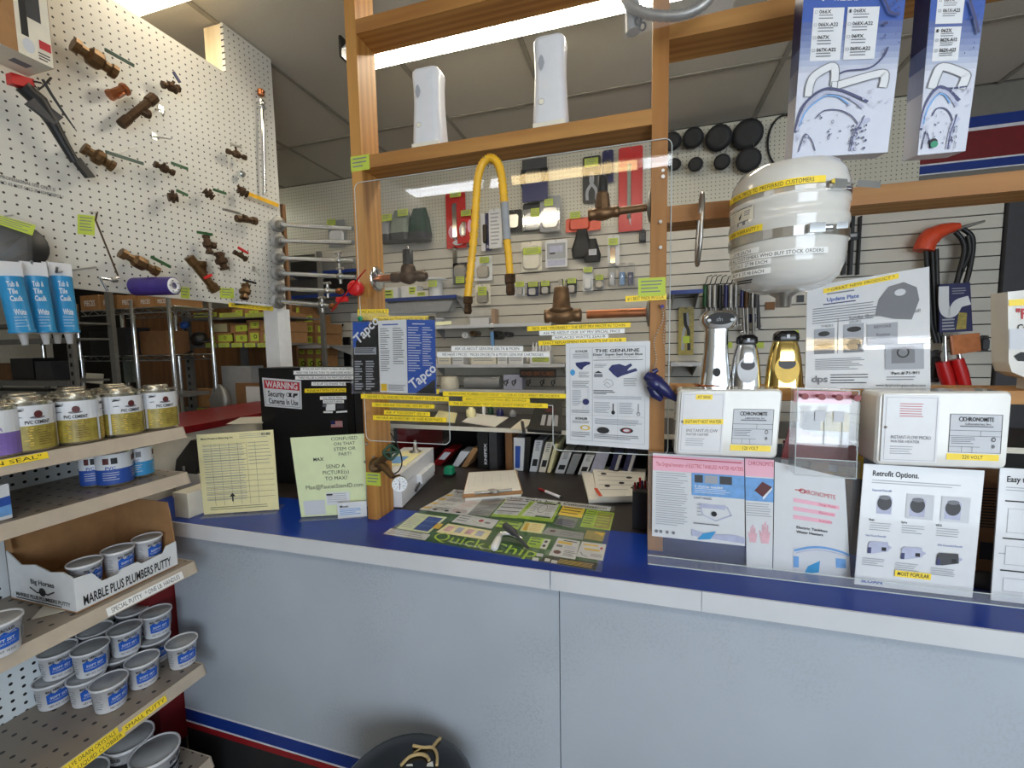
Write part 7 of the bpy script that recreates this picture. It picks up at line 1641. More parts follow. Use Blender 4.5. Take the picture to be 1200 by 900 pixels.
p.text('Easy to Install.', 0.08, 0.06, 0.042, 'ink', bold=1, w=0.5); p.lines(0.08, 0.14, 0.9, 0.18, 2, 'ink_soft', 0.3); p.lines(0.08, 0.24, 0.45, 0.26, 1, 'ink', 0.5); p.frame(0.12, 0.3, 0.5, 0.48, 0.0008, 'ink_soft'); p.lines(0.08, 0.52, 0.5, 0.54, 1, 'ink', 0.5); p.frame(0.12, 0.58, 0.5, 0.72, 0.0008, 'ink_soft'); p.stroke([(0.05, 0.64), (0.12, 0.64)], 0.002, 'ink_soft'); p.lines(0.08, 0.76, 0.5, 0.78, 1, 'ink', 0.5); p.frame(0.12, 0.82, 0.5, 0.92, 0.0008, 'ink_soft'); p.done(o)
# cartons behind the signs
l, r2, b_, t2 = rectY(1128, 556, 1182, 690, 1.262)
t = thing('shipping_carton', 'brown printed carton standing between the two white signs', 'box', ((l+r2)/2, 1.30, ZC))
MB().box((l, 1.262, ZC+0.0006), (r2+0.02, 1.40, t2)).build('carton', 'cardboard_dark', t)
p = quad_print([V((l, 1.262, ZC)), V((r2, 1.262, ZC)), V((r2, 1.262, t2)), V((l, 1.262, t2))], (0, -1, 0)); p.lines(0.1, 0.12, 0.7, 0.5, 14, 'ink', 0.4, 0.2); p.rect(0.4, 0.62, 0.7, 0.78, 'ink'); p.rect(0.2, 0.56, 0.3, 0.58, 'ink'); p.done(t)
t = tag(MB().lathe([(0.03, 0), (0.032, 0.004), (0.03, 0.03), (0.015, 0.035), (0.0001, 0.035)], V((pY(1150, 690, 1.245).x, 1.24, ZC+0.0006)), (0, 0, 1), 14, sy=0.6).build('dark_puck', 'charcoal'), 'dark round cap on the counter between the two white signs', 'cap')
# red and yellow folded brochures seen in the gap right of the smaller heater
for i, (pts, m, lab) in enumerate((([(915, 538), (1005, 548), (1005, 520), (925, 500)], 'red_dark', 'dark red folder standing behind the clear hook display'), ([(915, 545), (980, 553), (985, 528), (918, 516)], 'paper', 'white leaflet with a red edge behind the clear hook display'), ([(970, 556), (1012, 562), (1012, 530), (965, 520)], 'ink_gold', 'yellow catalogue edge behind the clear hook display'))):
    o, p = sheet('folded_brochure', qY(pts, 1.30+0.015*i), 0.004, m, lab, 'brochure'); 
    if i == 1: p.poly([(0, 0.1), (1, 0.35), (1, 0.0), (0, -0.0)], 'ink_red'); p.done(o)
    sx = ORG[o.name]; MB().box((sx.x-0.02, 1.29+0.015*i, ZC+0.0006), (sx.x+0.02, 1.3+0.015*i+0.004, sx.z+0.01)).build('backing', 'cardboard', o)
# clear acrylic hook display between the heaters
t = thing('hook_display', 'empty clear acrylic hook display box between the two heaters', 'display', pY(965, 560, 1.17))
q0 = qY([(931, 556), (1003, 561), (1007, 458), (935, 456)], 1.16)
MB().slab([a+V((0, 0.045, 0)) for a in q0], V((0, 0.002, 0))).build('back_wall', 'acrylic', t)
f_ = quad_fn(q0, V((0, -1, 0)))
MB().slab([f_(0, 1, 0), f_(1, 1, 0), f_(1, 0.8, 0), f_(0, 0.8, 0)], V((0, 0.002, 0))).build('front_pocket', 'acrylic', t)
MB().slab([f_(0, 0.62, 0), f_(1, 0.62, 0), f_(1, 0.1, 0), f_(0, 0.1, 0)], V((0, 0.002, 0))).build('front_pane', 'acrylic', t)
for u in (0.0, 1.0): a, b = f_(u, 1, 0), f_(u, 0, 0); MB().hexa([a+V((-0.001, 0.003, 0)), a+V((0.001, 0.003, 0)), a+V((0.001, 0.044, 0)), a+V((-0.001, 0.044, 0)), b+V((-0.001, 0.003, 0)), b+V((0.001, 0.003, 0)), b+V((0.001, 0.044, 0)), b+V((-0.001, 0.044, 0))]).build('side_wall', 'acrylic', t)
eg = MB()
for (u0, v0), (u1, v1) in (((0, 0), (1, 0)), ((0, 1), (1, 1)), ((0, 0), (0, 1)), ((1, 0), (1, 1)), ((0, 0.8), (1, 0.8)), ((0.46, 0.25), (0.46, 0.62)), ((0.75, 0.25), (0.75, 0.62))): eg.tube([f_(u0, v0, 0.001), f_(u1, v1, 0.001)], 0.0011, 4)
eg.build('polished_edges', 'edge_glow', t)
MB().slab([f_(0.02, 0.17, -0.03), f_(0.98, 0.17, -0.03), f_(0.98, 0.03, -0.03), f_(0.02, 0.03, -0.03)], V((0, 0.003, 0))).build('red_strip', 'ink_pink', t)
for u in (0.12, 0.40, 0.68, 0.97):
    c = f_(u, 0.08, 0.004); MB().lathe([(0.0075, 0), (0.0075, 0.006), (0.004, 0.007), (0.004, 0.03)], c, (0, 1, 0), 10).build('red_knob', 'red_dark', t)
for u in (0.3, 0.6): MB().slab([f_(u, 0.36, 0.002), f_(u+0.17, 0.36, 0.002), f_(u+0.17, 0.24, 0.002), f_(u, 0.24, 0.002)], V((0, 0.001, 0))).build('clear_tab', 'ink_lite', t)
MB().slab([f_(0.2, 0.5, -0.035), f_(0.5, 0.5, -0.035), f_(0.5, 0.28, -0.035), f_(0.2, 0.28, -0.035)], V((0, 0.002, 0))).build('dark_card', 'charcoal', t); MB().slab([f_(0.5, 0.5, -0.035), f_(0.98, 0.5, -0.035), f_(0.98, 0.28, -0.035), f_(0.5, 0.28, -0.035)], V((0, 0.002, 0))).build('brown_card', 'ink_olive', t)
# white dispenser sign at the far right
t = thing('dispenser_sign', 'white moulded sample dispenser with red lettering at the right photo edge', 'dispenser', pY(1215, 450, YP+0.02))
pts = [(1181, 342), (1250, 335), (1252, 455), (1200, 442), (1186, 436), (1182, 425)]
vs = [pY(x, y, YP+0.02) for x, y in pts]; low = min(a.z for a in vs)
m = MB(); m.add(vs+[a+V((0, 0.05, 0)) for a in vs], [list(range(6))]+[list(range(6, 12))[::-1]]+[(i, (i+1) % 6, 6+(i+1) % 6, 6+i) for i in range(6)]); m.build('moulded_body', 'white_gloss', t)
MB().box((pY(1205, 440, YP+0.03).x, YP+0.03, zsh+0.0006), (pY(1245, 440, YP+0.03).x, YP+0.06, low+0.03)).build('foot', 'white_gloss', t)
q = qY([(1183, 425), (1250, 428), (1250, 340), (1182, 345)], YP+0.0192); p = quad_print(q, (0, -1, 0)); p.rect(0, 0.08, 1, 0.17, 'tape_yellow'); p.text('"FIXIT"', 0.12, 0.22, 0.14, 'ink_red', bold=1, w=0.7); p.text('Cartridge', 0.14, 0.44, 0.09, 'ink', bold=1, w=0.6); p.rect(0.0, 0.5, 1, 0.8, 'ink_lite'); p.poly([(0.08, 0.9), (0.2, 0.84), (0.9, 0.84), (0.9, 0.97), (0.15, 0.97)], 'ink'); p.done(t)
# black lid of a trash bin in front of the counter
bn = thing('waste_bin', 'round black waste bin with twine on its lid in front of the counter', 'bin', (0, 0, 0))
Yb_ = 0.87; cb_ = pY(471, 900, Yb_); rb = 86*mpp(cb_)
cb_ = V((cb_.x, Yb_, 0)); ztop = pY(474, 861, Yb_).z
def _pjy(p):
    d = p-EYE; return 450+FPX*d.dot(CD)/d.dot(CF)
for _ in range(40):
    top_ = min(_pjy(V((cb_.x, Yb_+rb*f, ztop-dz))) for f, dz in ((0, 0), (0.3, 0.003), (0.55, 0.006), (0.7, 0.015), (0.85, 0.025)))
    ztop += (top_-861)*0.0015
bn.location = cb_; ORG[bn.name] = cb_.copy()
MB().lathe([(rb*0.55, 0.0), (rb*0.9, ztop-0.12), (rb*0.97, ztop-0.09)], cb_, (0, 0, 1), 32).build('bin_body', 'black', bn)
MB().lathe([(rb*1.02, ztop-0.10), (rb*1.03, ztop-0.075), (rb*0.98, ztop-0.05), (rb*0.85, ztop-0.025), (rb*0.55, ztop-0.006), (0.0001, ztop)], cb_, (0, 0, 1), 36).build('domed_lid', 'black_gloss', bn)
def onlid(px, py, up=0.004):
    d = ray(px, py); best = None
    for i in range(400):
        s_ = 0.5+i*0.002; a = EYE+d*s_; r_ = math.hypot(a.x-cb_.x, a.y-cb_.y)/rb
        zz = ztop-0.006*(r_/0.55) if r_ < 0.55 else (ztop-0.006-(r_-0.55)/0.3*0.019 if r_ < 0.85 else ztop-0.025-(r_-0.85)/0.13*0.025)
        if r_ < 1.0 and a.z <= zz: best = V((a.x, a.y, zz+up)); break
    return best or pY(px, py, Yb_)
for pts, r_ in (([(470, 899), (480, 889), (492, 886), (500, 888), (503, 893)], 0.0042), ([(484, 876), (496, 878), (507, 878), (512, 886), (512, 899)], 0.004), ([(507, 878), (512, 871), (516, 867)], 0.0045), ([(485, 884), (494, 879)], 0.002)):
    MB().tube(smooth_path([onlid(*a) for a in pts], 3), r_, 6).build('twine', 'twine', bn)
for pts in ([(476, 899), (484, 899), (483, 896), (477, 897)], [(500, 899), (508, 899), (507, 893), (501, 896)]):
    q = [onlid(*a, 0.002) for a in pts]; MB().slab(q, (0, 0, -0.001)).build('paper_bit', 'paper_matte', bn)

# ================================================================== GOODS ON THE BACK WALL
YW = YB-0.006
def wall_hook(t, x, z, y1, mat='steel'): MB().tube([V((x, YB-0.0025, z)), V((x, y1, z)), V((x, y1-0.004, z+0.012))], 0.0022, 5).build('wall_hook', mat, t)
def tagq(t, x0, y0, x1, y1, Y, mat='tag_green'):
    l, r2, b, t2 = rectY(x0, y0, x1, y1, Y); q = [V((l, Y, b)), V((r2, Y, b)), V((r2, Y, t2)), V((l, Y, t2))]
    p = quad_print(q, (0, -1, 0), 0.0003); p.mb.slab(q, (0, 0.0008, 0), p.mi(mat)); p.lines(0.12, 0.15, 0.88, 0.9, 3, 'ink_grey', 0.3); p.mb.build('price_ticket', p.mats, t)
def pack(label, x0, y0, x1, y1, card, prod=None, pm='steel', tk=None, Y=YW-0.03, name='blister_pack', cat='pack', clear=False, deco=None, th=0.02, group='blister packs on the back wall'):
    """carded pack hung on the back wall: backing card, product, ticket"""
    l, r2, b, t2 = rectY(x0, y0, x1, y1, Y); w_, h_ = r2-l, t2-b; cx = (l+r2)/2
    t = thing(name, label, cat, (cx, Y, b), group)
    out = [(-w_/2, 0), (w_/2, 0), (w_/2, h_-0.01), (w_/2-0.01, h_), (-w_/2+0.01, h_), (-w_/2, h_-0.01)]
    o = MB().prism(out, (cx, Y, b), (1, 0, 0), (0, 0, 1), (0, -0.003, 0)).build('card', card, t)
    if deco:
        p = quad_print([V((l, Y-0.003, b)), V((r2, Y-0.003, b)), V((r2, Y-0.003, t2)), V((l, Y-0.003, t2))], (0, -1, 0)); deco(p); p.done(o)
    if prod:
        u0, v0, u1, v1 = prod; pw, ph = (u1-u0)*w_, (v1-v0)*h_; c = V((l+(u0+u1)/2*w_, Y-0.0032, t2-(v0+v1)/2*h_)); lv = []
        m = MB(); pts = rrect(pw, ph, min(pw, ph)*0.28); pt2 = rrect(pw*0.84, ph*0.88, min(pw, ph)*0.22); k = len(pts)
        vs = [c+V((a[0], 0, a[1])) for a in pts]+[c+V((a[0]*0.96, -th*0.7, a[1]*0.98)) for a in pts]+[c+V((a[0], -th, a[1])) for a in pt2]
        m.add(vs, [(j*k+i, j*k+(i+1) % k, (j+1)*k+(i+1) % k, (j+1)*k+i) for j in range(2) for i in range(k)], 0, True); m.add(vs[2*k:], [list(range(k))], 0)
        m.build('product', pm, t)
        if clear:
            MB().box((l+0.002, Y-th-0.008, b+0.002), (r2-0.002, Y-th-0.006, t2-h_*0.25)).build('blister', 'blister', t)
    if tk: tagq(t, *tk, Y-th-0.009)
    wall_hook(t, cx, t2-0.012, Y-0.03)
    return t
# left: grey-green bagged trays
for i, (x0, x1, y0, y1, lab, m) in enumerate(((444, 462, 252, 284, 'grey folded plastic bag hanging nearest the left post on the back wall', 'grey_plastic'), (460, 484, 246, 283, 'pale grey-green plastic pack hanging in the middle of three', 'grey_green'), (482, 505, 244, 282, 'darker green plastic pack hanging right in the group of three', 'green_dark'))):
    l, r2, b, t2 = rectY(x0, y0, x1, y1, YW-0.1); t = thing('hanging_tray', lab, 'pack', ((l+r2)/2, YW-0.1, b), 'grey-green packs on the back pegboard')
    r2 = l+(r2-l)*0.9; lv = [(rrect((r2-l)*0.95, 0.12, 0.03), 0.0), (rrect((r2-l), 0.14, 0.03), (t2-b)*0.25), (rrect((r2-l)*0.9, 0.10, 0.03), (t2-b)*0.7), (rrect((r2-l)*0.7, 0.02, 0.008), (t2-b))]
    MB().loft(lv, ((l+r2)/2, YW-0.1, b), smooth=False).build('bagged_tray', m, t); MB().loft([(rrect((r2-l)*0.97, 0.125, 0.03), 0), (rrect((r2-l)*1.02, 0.145, 0.03), (t2-b)*0.22)], ((l+r2)/2, YW-0.1, b-0.001)).build('dark_base', 'charcoal', t)
    if i < 2: tagq(t, (x0+x1)/2-6, y0-1, (x0+x1)/2+6, y0+7, YW-0.175)
    wall_hook(t, (l+r2)/2, t2-0.006, YW-0.14)
pack('tall red card with a long chrome wrench, left of two red cards', 523, 226, 546, 291, 'red', (0.35, 0.18, 0.6, 0.85), 'chrome', (527, 224, 540, 231), deco=lambda p: (p.ell(0.3, 0.7, 0.2, 0.12, 'ink_pink'), p.ell(0.6, 0.9, 0.3, 0.05, 'ink_white')))
pack('red and white card with a chrome tool, right of two red cards', 536, 246, 556, 285, 'red', (0.3, 0.35, 0.55, 0.8), 'chrome', (540, 246, 552, 253), Y=YW-0.06, deco=lambda p: (p.ell(0.3, 0.6, 0.2, 0.2, 'ink_white'), p.ell(0.75, 0.5, 0.15, 0.2, 'ink_pink')))
pack('navy and white narrow card beside the yellow hose', 564, 250, 576, 294, 'navy', (0.2, 0.3, 0.6, 0.8), 'black', None, deco=lambda p: (p.rect(0, 0, 0.4, 1, 'ink_white'), p.text('Zol', 0.5, 0.86, 0.06, 'ink_white', bold=1, w=0.4)))
pack('white folded leaflet card behind the yellow hose', 573, 245, 588, 291, 'paper', None, None, None, Y=YW-0.05, deco=lambda p: p.lines(0.15, 0.1, 0.85, 0.95, 9, 'ink_soft', 0.4))
pack('dark pack of small chrome pieces right of the yellow hose', 594, 246, 612, 272, 'black', (0.1, 0.2, 0.85, 0.85), 'steel', None, deco=None)
t = thing('hose_coil', 'black rubber hose coil with a blue label hanging on the pegboard', 'hose', pY(626, 235, YW-0.04))
c = pY(626, 208, YW-0.03)
for k in range(3): MB().tube([c+V(((0.095-0.012*k)*math.cos(a), -0.015*k, (0.12-0.014*k)*math.sin(a))) for a in [i*2*math.pi/24 for i in range(24)]], 0.011, 6, closed=True).build('coil', 'rubber', t)
l, r2, b, t2 = rectY(612, 214, 642, 236, YW-0.075); MB().box((l, YW-0.078, b), (r2, YW-0.075, t2)).build('blue_label', 'ink_navy', t); l, r2, b, t2 = rectY(612, 186, 641, 198, YW-0.075); MB().box((l, YW-0.078, b), (r2, YW-0.075, t2)).build('dark_sleeve', 'charcoal', t); wall_hook(t, c.x, c.z+0.11, YW-0.07)
pack('smaller boxed drain part with green ticket, left of two clear packs', 613, 238, 635, 271, 'black', (0.1, 0.35, 0.95, 0.95), 'white_gloss', (622, 244, 632, 254), clear=True)
pack('taller boxed drain part with green ticket, right of two clear packs', 633, 230, 657, 272, 'grey_plastic', (0.08, 0.3, 0.92, 0.92), 'steel', (638, 233, 648, 241), clear=True, Y=YW-0.06)
pack('black card with grey pliers hanging below the beam', 683, 183, 704, 237, 'black', None, None, (685, 185, 701, 195), name='pliers_card', deco=lambda p: (p.curve([(0.5, 0.35), (0.55, 0.55), (0.25, 0.75), (0.25, 0.95)], 0.02, 'ink_soft'), p.curve([(0.5, 0.35), (0.45, 0.55), (0.75, 0.75), (0.75, 0.95)], 0.02, 'ink_soft'), p.ell(0.5, 0.4, 0.1, 0.05, 'ink_grey')))
pack('dark navy card beside the pliers card', 706, 176, 719, 214, 'navy', (0.2, 0.3, 0.8, 0.8), 'charcoal')
pack('long red card with a grey bar, near the right post', 725, 172, 753, 271, 'red', (0.36, 0.2, 0.52, 0.85), 'grey_green', None, deco=lambda p: p.poly([(0.4, 0.82), (0.52, 0.78), (0.52, 0.94)], 'ink_white'))
pack('orange card hanging behind the bronze valve', 663, 255, 704, 271, 'orange', (0.1, 0.1, 0.7, 0.9), 'orange', (668, 248, 680, 256))
t = thing('bagged_fittings', 'two black bagged rubber fittings hanging on the slatwall', 'bag', pY(686, 306, YW-0.05))
for px_, py_, r_ in ((682, 286, 0.085), (694, 294, 0.07)):
    c = pY(px_, py_, YW-0.05); MB().loft([(rrect(r_*1.5, 0.05, 0.02), -r_*1.05), (rrect(r_*1.7, 0.07, 0.03), -r_*0.4), (rrect(r_*1.1, 0.05, 0.02), r_*0.5), (rrect(r_*0.8, 0.015, 0.006), r_*1.15)], c).build('black_bag', 'rubber', t)
c = pY(686, 272, YW-0.05); wall_hook(t, c.x, c.z-0.02, YW-0.06); tagq(t, 690, 292, 699, 299, YW-0.09, 'ink_lite')
pack('cream net bag of small parts with green ticket', 611, 283, 635, 318, 'ivory', (0.05, 0.15, 0.95, 0.95), 'ivory', (613, 290, 634, 298), deco=None)
pack('white bagged card with grey printed picture', 639, 281, 665, 313, 'paper', None, None, None, deco=lambda p: (p.rect(0.08, 0.12, 0.92, 0.7, 'ink_soft'), p.rect(0.2, 0.22, 0.8, 0.45, 'ink_lav'), p.rect(0.2, 0.46, 0.45, 0.52, 'charcoal'), p.rect(0.1, 0.72, 0.9, 0.95, 'ink_lav')))
pack('slim white pack with a chrome stem and green ticket', 712, 276, 726, 311, 'paper', (0.2, 0.35, 0.7, 0.98), 'chrome', (713, 279, 724, 287))
pack('small black and chrome knob card right of the slim pack', 749, 269, 757, 285, 'black', (0.1, 0.3, 0.9, 0.9), 'charcoal')
for i, (x_, m, lab) in enumerate(((717, 'ink_lite', 'clear test tube pack with grey stem, left of three'), (729, 'ink_sky', 'clear test tube pack with blue stem, middle of three'), (739, 'ink_navy', 'clear test tube pack with dark stem, right of three'))):
    a, b = pY(x_, 309, YW-0.04), pY(x_, 335, YW-0.04); t = thing('tube_pack', lab, 'tube', b, 'clear tube packs'); MB().lathe([(0.026, 0), (0.026, (a-b).length), (0.02, (a-b).length+0.004)], b, (0, 0, 1), 12).build('clear_tube', 'blister', t); MB().cyl(b+V((0, 0, 0.006)), b+V((0, 0, (a-b).length*0.6)), 0.018, 8).build('stem', m, t); wall_hook(t, b.x, a.z-0.004, YW-0.05)
for i, (x0, x1, y0, y1, m, lab) in enumerate(((603, 615, 330, 347, 'paper', 'small white bag with green header, first in the low row'), (618, 631, 330, 347, 'navy', 'small blue and white bag with green header, second in the low row'), (633, 645, 329, 345, 'charcoal', 'small dark bag with yellow header, third in the low row'), (655, 662, 328, 342, 'white', 'tiny white bag with green header behind the bronze bell'), (664, 676, 326, 344, 'charcoal', 'small dark bag with green header right of the bronze bell'), (683, 695, 313, 341, 'paper', 'taller white box with green ticket right of the bronze bell'), (697, 708, 322, 338, 'grey_plastic', 'small clear bag with green header beside the tube packs'))):
    pack(lab, x0, y0, x1, y1, m, (0.15, 0.45, 0.85, 0.95), 'steel' if i != 5 else 'white', (x0+1, y0, x1-1, y0+6), group='small header bags in the low row')
pack('red and white striped pack beside the red cards', 531, 308, 549, 333, 'charcoal', (0.1, 0.1, 0.9, 0.7), 'steel', (534, 324, 544, 332), clear=True)
pack('clear pack with white wire loops beside the yellow hose, upper', 556, 300, 577, 329, 'white', (0.15, 0.4, 0.85, 0.9), 'steel', (562, 301, 573, 308)); pack('clear pack with white strips beside the yellow hose, lower', 557, 333, 575, 357, 'ivory', (0.1, 0.3, 0.9, 0.95), 'steel', (560, 336, 570, 346))
pack('long chrome wrench hanging left of the yellow hose', 531, 289, 536, 332, 'chrome', None, None, None, name='wrench', cat='wrench'); 
# slatwall shelves
def shelf(label, x0, x1, y, Yf, th=0.010, mat='grey_plastic', blue=False, group='metal shelves on the slatwall', px=None):
    a, b = pY(x0, y, Yf).x, pY(x1, y, Yf).x; z = pY((x0+x1)/2, y, Yf).z
    t = thing('wall_shelf', label, 'shelf', ((a+b)/2, YB-0.1, z-0.03), group)
    MB().box((a, Yf, z-th), (b, YB-0.0025, z)).build('shelf_plate', mat, t)
    MB().box((a, Yf-0.003, z-th-0.012), (b, Yf-0.0003, z+0.002)).build('front_edge', 'stripe_blue' if blue else 'ink_lite', t)
    for x in (a+0.02, b-0.02): MB().prism([(Yf+0.02, z-th), (YB-0.003, z-th), (YB-0.003, z-th-0.09)], (x, 0, 0), (0, 1, 0), (0, 0, 1), (0.004, 0, 0)).build('bracket', mat, t)
    return t, z
sA, zA_ = shelf('blue-edged grey wall shelf left, below the black-capped valve', 447, 535, 348, 2.97, blue=True)
def shelf_box(label, x0, x1, y0, yshelf_z, Y, mat, dep=0.1, tk=None, name='small_box', deco=None, group='small boxes on the wall shelves'):
    a, b = pY(x0, (y0), Y).x, pY(x1, y0, Y).x; zt2 = pY((x0+x1)/2, y0, Y).z
    o = MB().box((a, Y, yshelf_z+0.0006), (b, Y+dep, max(zt2, yshelf_z+0.02))).build(name, mat); tag(o, label, 'box', group)
    q = [V((a, Y, yshelf_z)), V((b, Y, yshelf_z)), V((b, Y, zt2)), V((a, Y, zt2))]; p = quad_print(q, (0, -1, 0))
    if tk: p.rect(*tk, 'tag_green'); p.lines(tk[0]+0.08, tk[1]+0.1, tk[2]-0.08, tk[3]-0.05, 2, 'ink', 0.35)
    if deco: deco(p)
    p.done(o); return o
shelf_box('small white box with green ticket at the left of the blue-edged shelf', 447, 466, 337, zA_, 3.0, 'white', 0.1, (0.15, 0.2, 0.7, 0.9)); shelf_box('white box with green ticket in the middle of the blue-edged shelf', 470, 488, 335, zA_, 3.0, 'white', 0.1, (0.5, 0.1, 0.95, 0.7)); shelf_box('low white card box on the front of the blue-edged shelf', 486, 501, 341, zA_, 2.98, 'ivory', 0.015, (0.2, 0.2, 0.8, 0.8))
t = thing('white_cone_cup', 'white cup with flat grey cap and green ticket on the blue-edged shelf', 'cup', pY(509, 345, 3.04)); c = pY(511, 345, 3.04); c.z = zA_+0.0006; hh = pY(511, 327, 3.04).z-zA_; MB().lathe([(0.05, 0), (0.055, hh*0.9), (0.085, hh*0.92), (0.085, hh), (0.0001, hh)], c, (0, 0, 1), 16).build('cup_body', 'white_plastic', t); tagq(t, 502, 328, 512, 336, 3.04-0.062)
t = thing('grey_hopper', 'long grey angled metal tray hanging under the blue-edged shelf', 'tray', pY(490, 362, 2.85)); l, r2, b, t2 = rectY(452, 354, 531, 366, 2.99)
MB().prism([(l, b), (r2-0.04, b), (r2, t2), (l, t2)], (0, 2.99, 0), (1, 0, 0), (0, 0, 1), (0, 0.1, 0)).build('tray_body', 'grey_plastic', t)
sB, zB_ = shelf('long grey wall shelf behind the top of the brochures', 505, 646, 380, 2.96)
l, r2, b, t2 = rectY(549, 362, 580, 379, 2.99); t = thing('clear_part_box', 'clear plastic box of small parts on the middle wall shelf', 'box', ((l+r2)/2, 2.9, zB_)); MB().box((l, 2.99, zB_+0.0008), (r2, 3.09, t2)).build('clear_case', 'blister', t); MB().box((l+0.01, 3.0, zB_+0.0012), (r2-0.05, 3.07, zB_+0.05)).build('white_parts', 'white_plastic', t); MB().box((r2-0.03, 3.0, zB_+0.0012), (r2-0.002, 3.08, t2-0.004)).build('brown_insert', 'cardboard', t)
t = thing('small_white_cup', 'small white cup under the blue-edged shelf', 'cup', pY(497, 371, 2.9)); c = pY(497, 372, 2.9); c.z = zB_+0.0006; MB().lathe([(0.045, 0), (0.05, 0.05), (0.06, 0.052), (0.06, 0.06), (0.0001, 0.06)], V((pY(512, 370, 3.03).x, 3.03, c.z)), (0, 0, 1), 14).build('cup_body', 'white_plastic', t)
# pipe ends and tools under the middle shelf
Yp = YW-0.1
def pipe_end(px_, py_, r_, mat, label):
    c = pY(px_, py_, Yp); o = MB(); o.lathe([(r_*0.6, 0.14), (r_, 0.14), (r_, 0.0), (r_*0.6, 0.0), (r_*0.6, 0.13), (0.0001, 0.13)], c+V((0, -0.045, 0)), (0, 1, 0), 16); tag(o.build('pipe_fitting', mat), label, 'fitting', 'pipe fittings pegged under the middle wall shelf')
pipe_end(547, 393, 0.024, 'white', 'white pipe fitting with dark bore, leftmost under the middle shelf'); pipe_end(556, 391, 0.020, 'brass', 'brass pipe fitting with an orange ring under the middle shelf'); pipe_end(583, 393, 0.032, 'rubber', 'black rubber ring fitting behind the blue wrench'); pipe_end(595, 392, 0.020, 'charcoal', 'dark small fitting right of the blue wrench')
t = thing('blue_wrench', 'small blue-handled wrench hanging under the middle wall shelf', 'wrench', pY(576, 403, Yp)); MB().obox(pY(577, 397, Yp-0.06), V((0.012, 0, 0)), V((0.002, 0, -0.05)), V((0, 0.006, 0))).build('handle', 'ink_sky', t); MB().lathe([(0.012, -0.006), (0.026, -0.006), (0.026, 0.006), (0.012, 0.006)], pY(576, 382, Yp-0.06), (0, 1, 0), 14).build('jaw', 'chrome', t); wall_hook(t, pY(576, 382, Yp).x, pY(576, 382, Yp).z, Yp-0.06)
MB().obox(pY(566, 392, Yp), V((0.03, 0, 0)), V((0, 0, 0.02)), V((0, 0.02, 0)))
sC, zC_ = shelf('long grey wall shelf with a row of white boxes, above the yellow strips', 505, 662, 427, 2.96)
for i, (x0, x1, y0, m, lab) in enumerate(((513, 528, 417, 'ivory', 'cream small box at the left end of the white box row'), (530, 543, 416, 'white', 'white small box, second in the row on the lower shelf'), (552, 581, 416, 'ivory', 'long cream printed box in the row on the lower shelf'), (583, 594, 416, 'white', 'white small box right of the long cream box'), (596, 613, 416, 'white', 'white wide box left of the gap in the box row'))):
    shelf_box(lab, x0, x1, y0, zC_, 2.99, m, 0.1, None, deco=lambda p: p.lines(0.1, 0.25, 0.9, 0.8, 2, 'ink_soft', 0.35))
t = thing('bottle_tray', 'white tray of small bottles with a green ticket at the end of the lower shelf', 'tray', pY(633, 425, 2.84)); l, r2, b, t2 = rectY(621, 411, 645, 425, 2.98); MB().box((l, 2.98, zC_+0.0006), (r2, 3.08, t2)).build('tray_box', 'white', t)
for i in range(6): a = V((l+(r2-l)*(i+0.5)/6, 3.03, t2)); MB().lathe([(0.010, 0.0005), (0.010, 0.03), (0.005, 0.045), (0.005, 0.06)], a, (0, 0, 1), 8).build('bottle', 'white_plastic', t)
tagq(t, 624, 418, 643, 424, 2.979)
sD, zD_ = shelf('lowest grey wall shelf behind the yellow strips', 505, 662, 457, 2.95)
t = tag(MB().lathe([(0.07, 0), (0.075, 0.03), (0.06, 0.09), (0.0001, 0.095)], V((pY(527, 445, 3.03).x, 3.03, zD_+0.0006)), (0, 0, 1), 16).build('brown_tin', 'ivory'), 'round cream and brown tin on the lowest wall shelf', 'tin'); t = tag(MB().cyl(pY(546, 449, 3.03), pY(587, 449, 3.03), 0.045, 18).build('paper_roll', 'grey_plastic'), 'grey cylinder lying on the lowest wall shelf', 'roll'); t.location.z = zD_+0.0006
shelf_box('light grey flat box right of the grey cylinder on the lowest shelf', 590, 612, 439, zD_, 3.0, 'ink_lav', 0.1)
l, r2, b, t2 = rectY(609, 433, 652, 442.5, 2.955); o = MB().box((l, 2.952, b), (r2, 2.9565, t2)).build('brass_plaque', 'black', sC); p = quad_print([V((l, 2.952, b)), V((r2, 2.952, b)), V((r2, 2.952, t2)), V((l, 2.952, t2))], (0, -1, 0)); p.text('POWER VENT PLUMBER', 0.05, 0.25, 0.5, 'copper', bold=1, w=0.9); p.done(o)
for i, x_ in enumerate((594, 603, 620, 636, 649)):
    c = pY(x_, 449, 2.945); tag(MB().tube([c+V((0.012*math.cos(a), -0.02+0.012*math.sin(a*2), 0.02*math.sin(a))) for a in [k*math.pi/5 for k in range(8)]]+[c+V((0.01, 0.004, 0.03))], 0.004, 5).build('key_hook', 'black'), ('leftmost', 'second', 'third', 'fourth', 'rightmost')[i]+' black wire hook in the row on the lowest shelf edge', 'hook', 'black hooks on the lowest shelf')
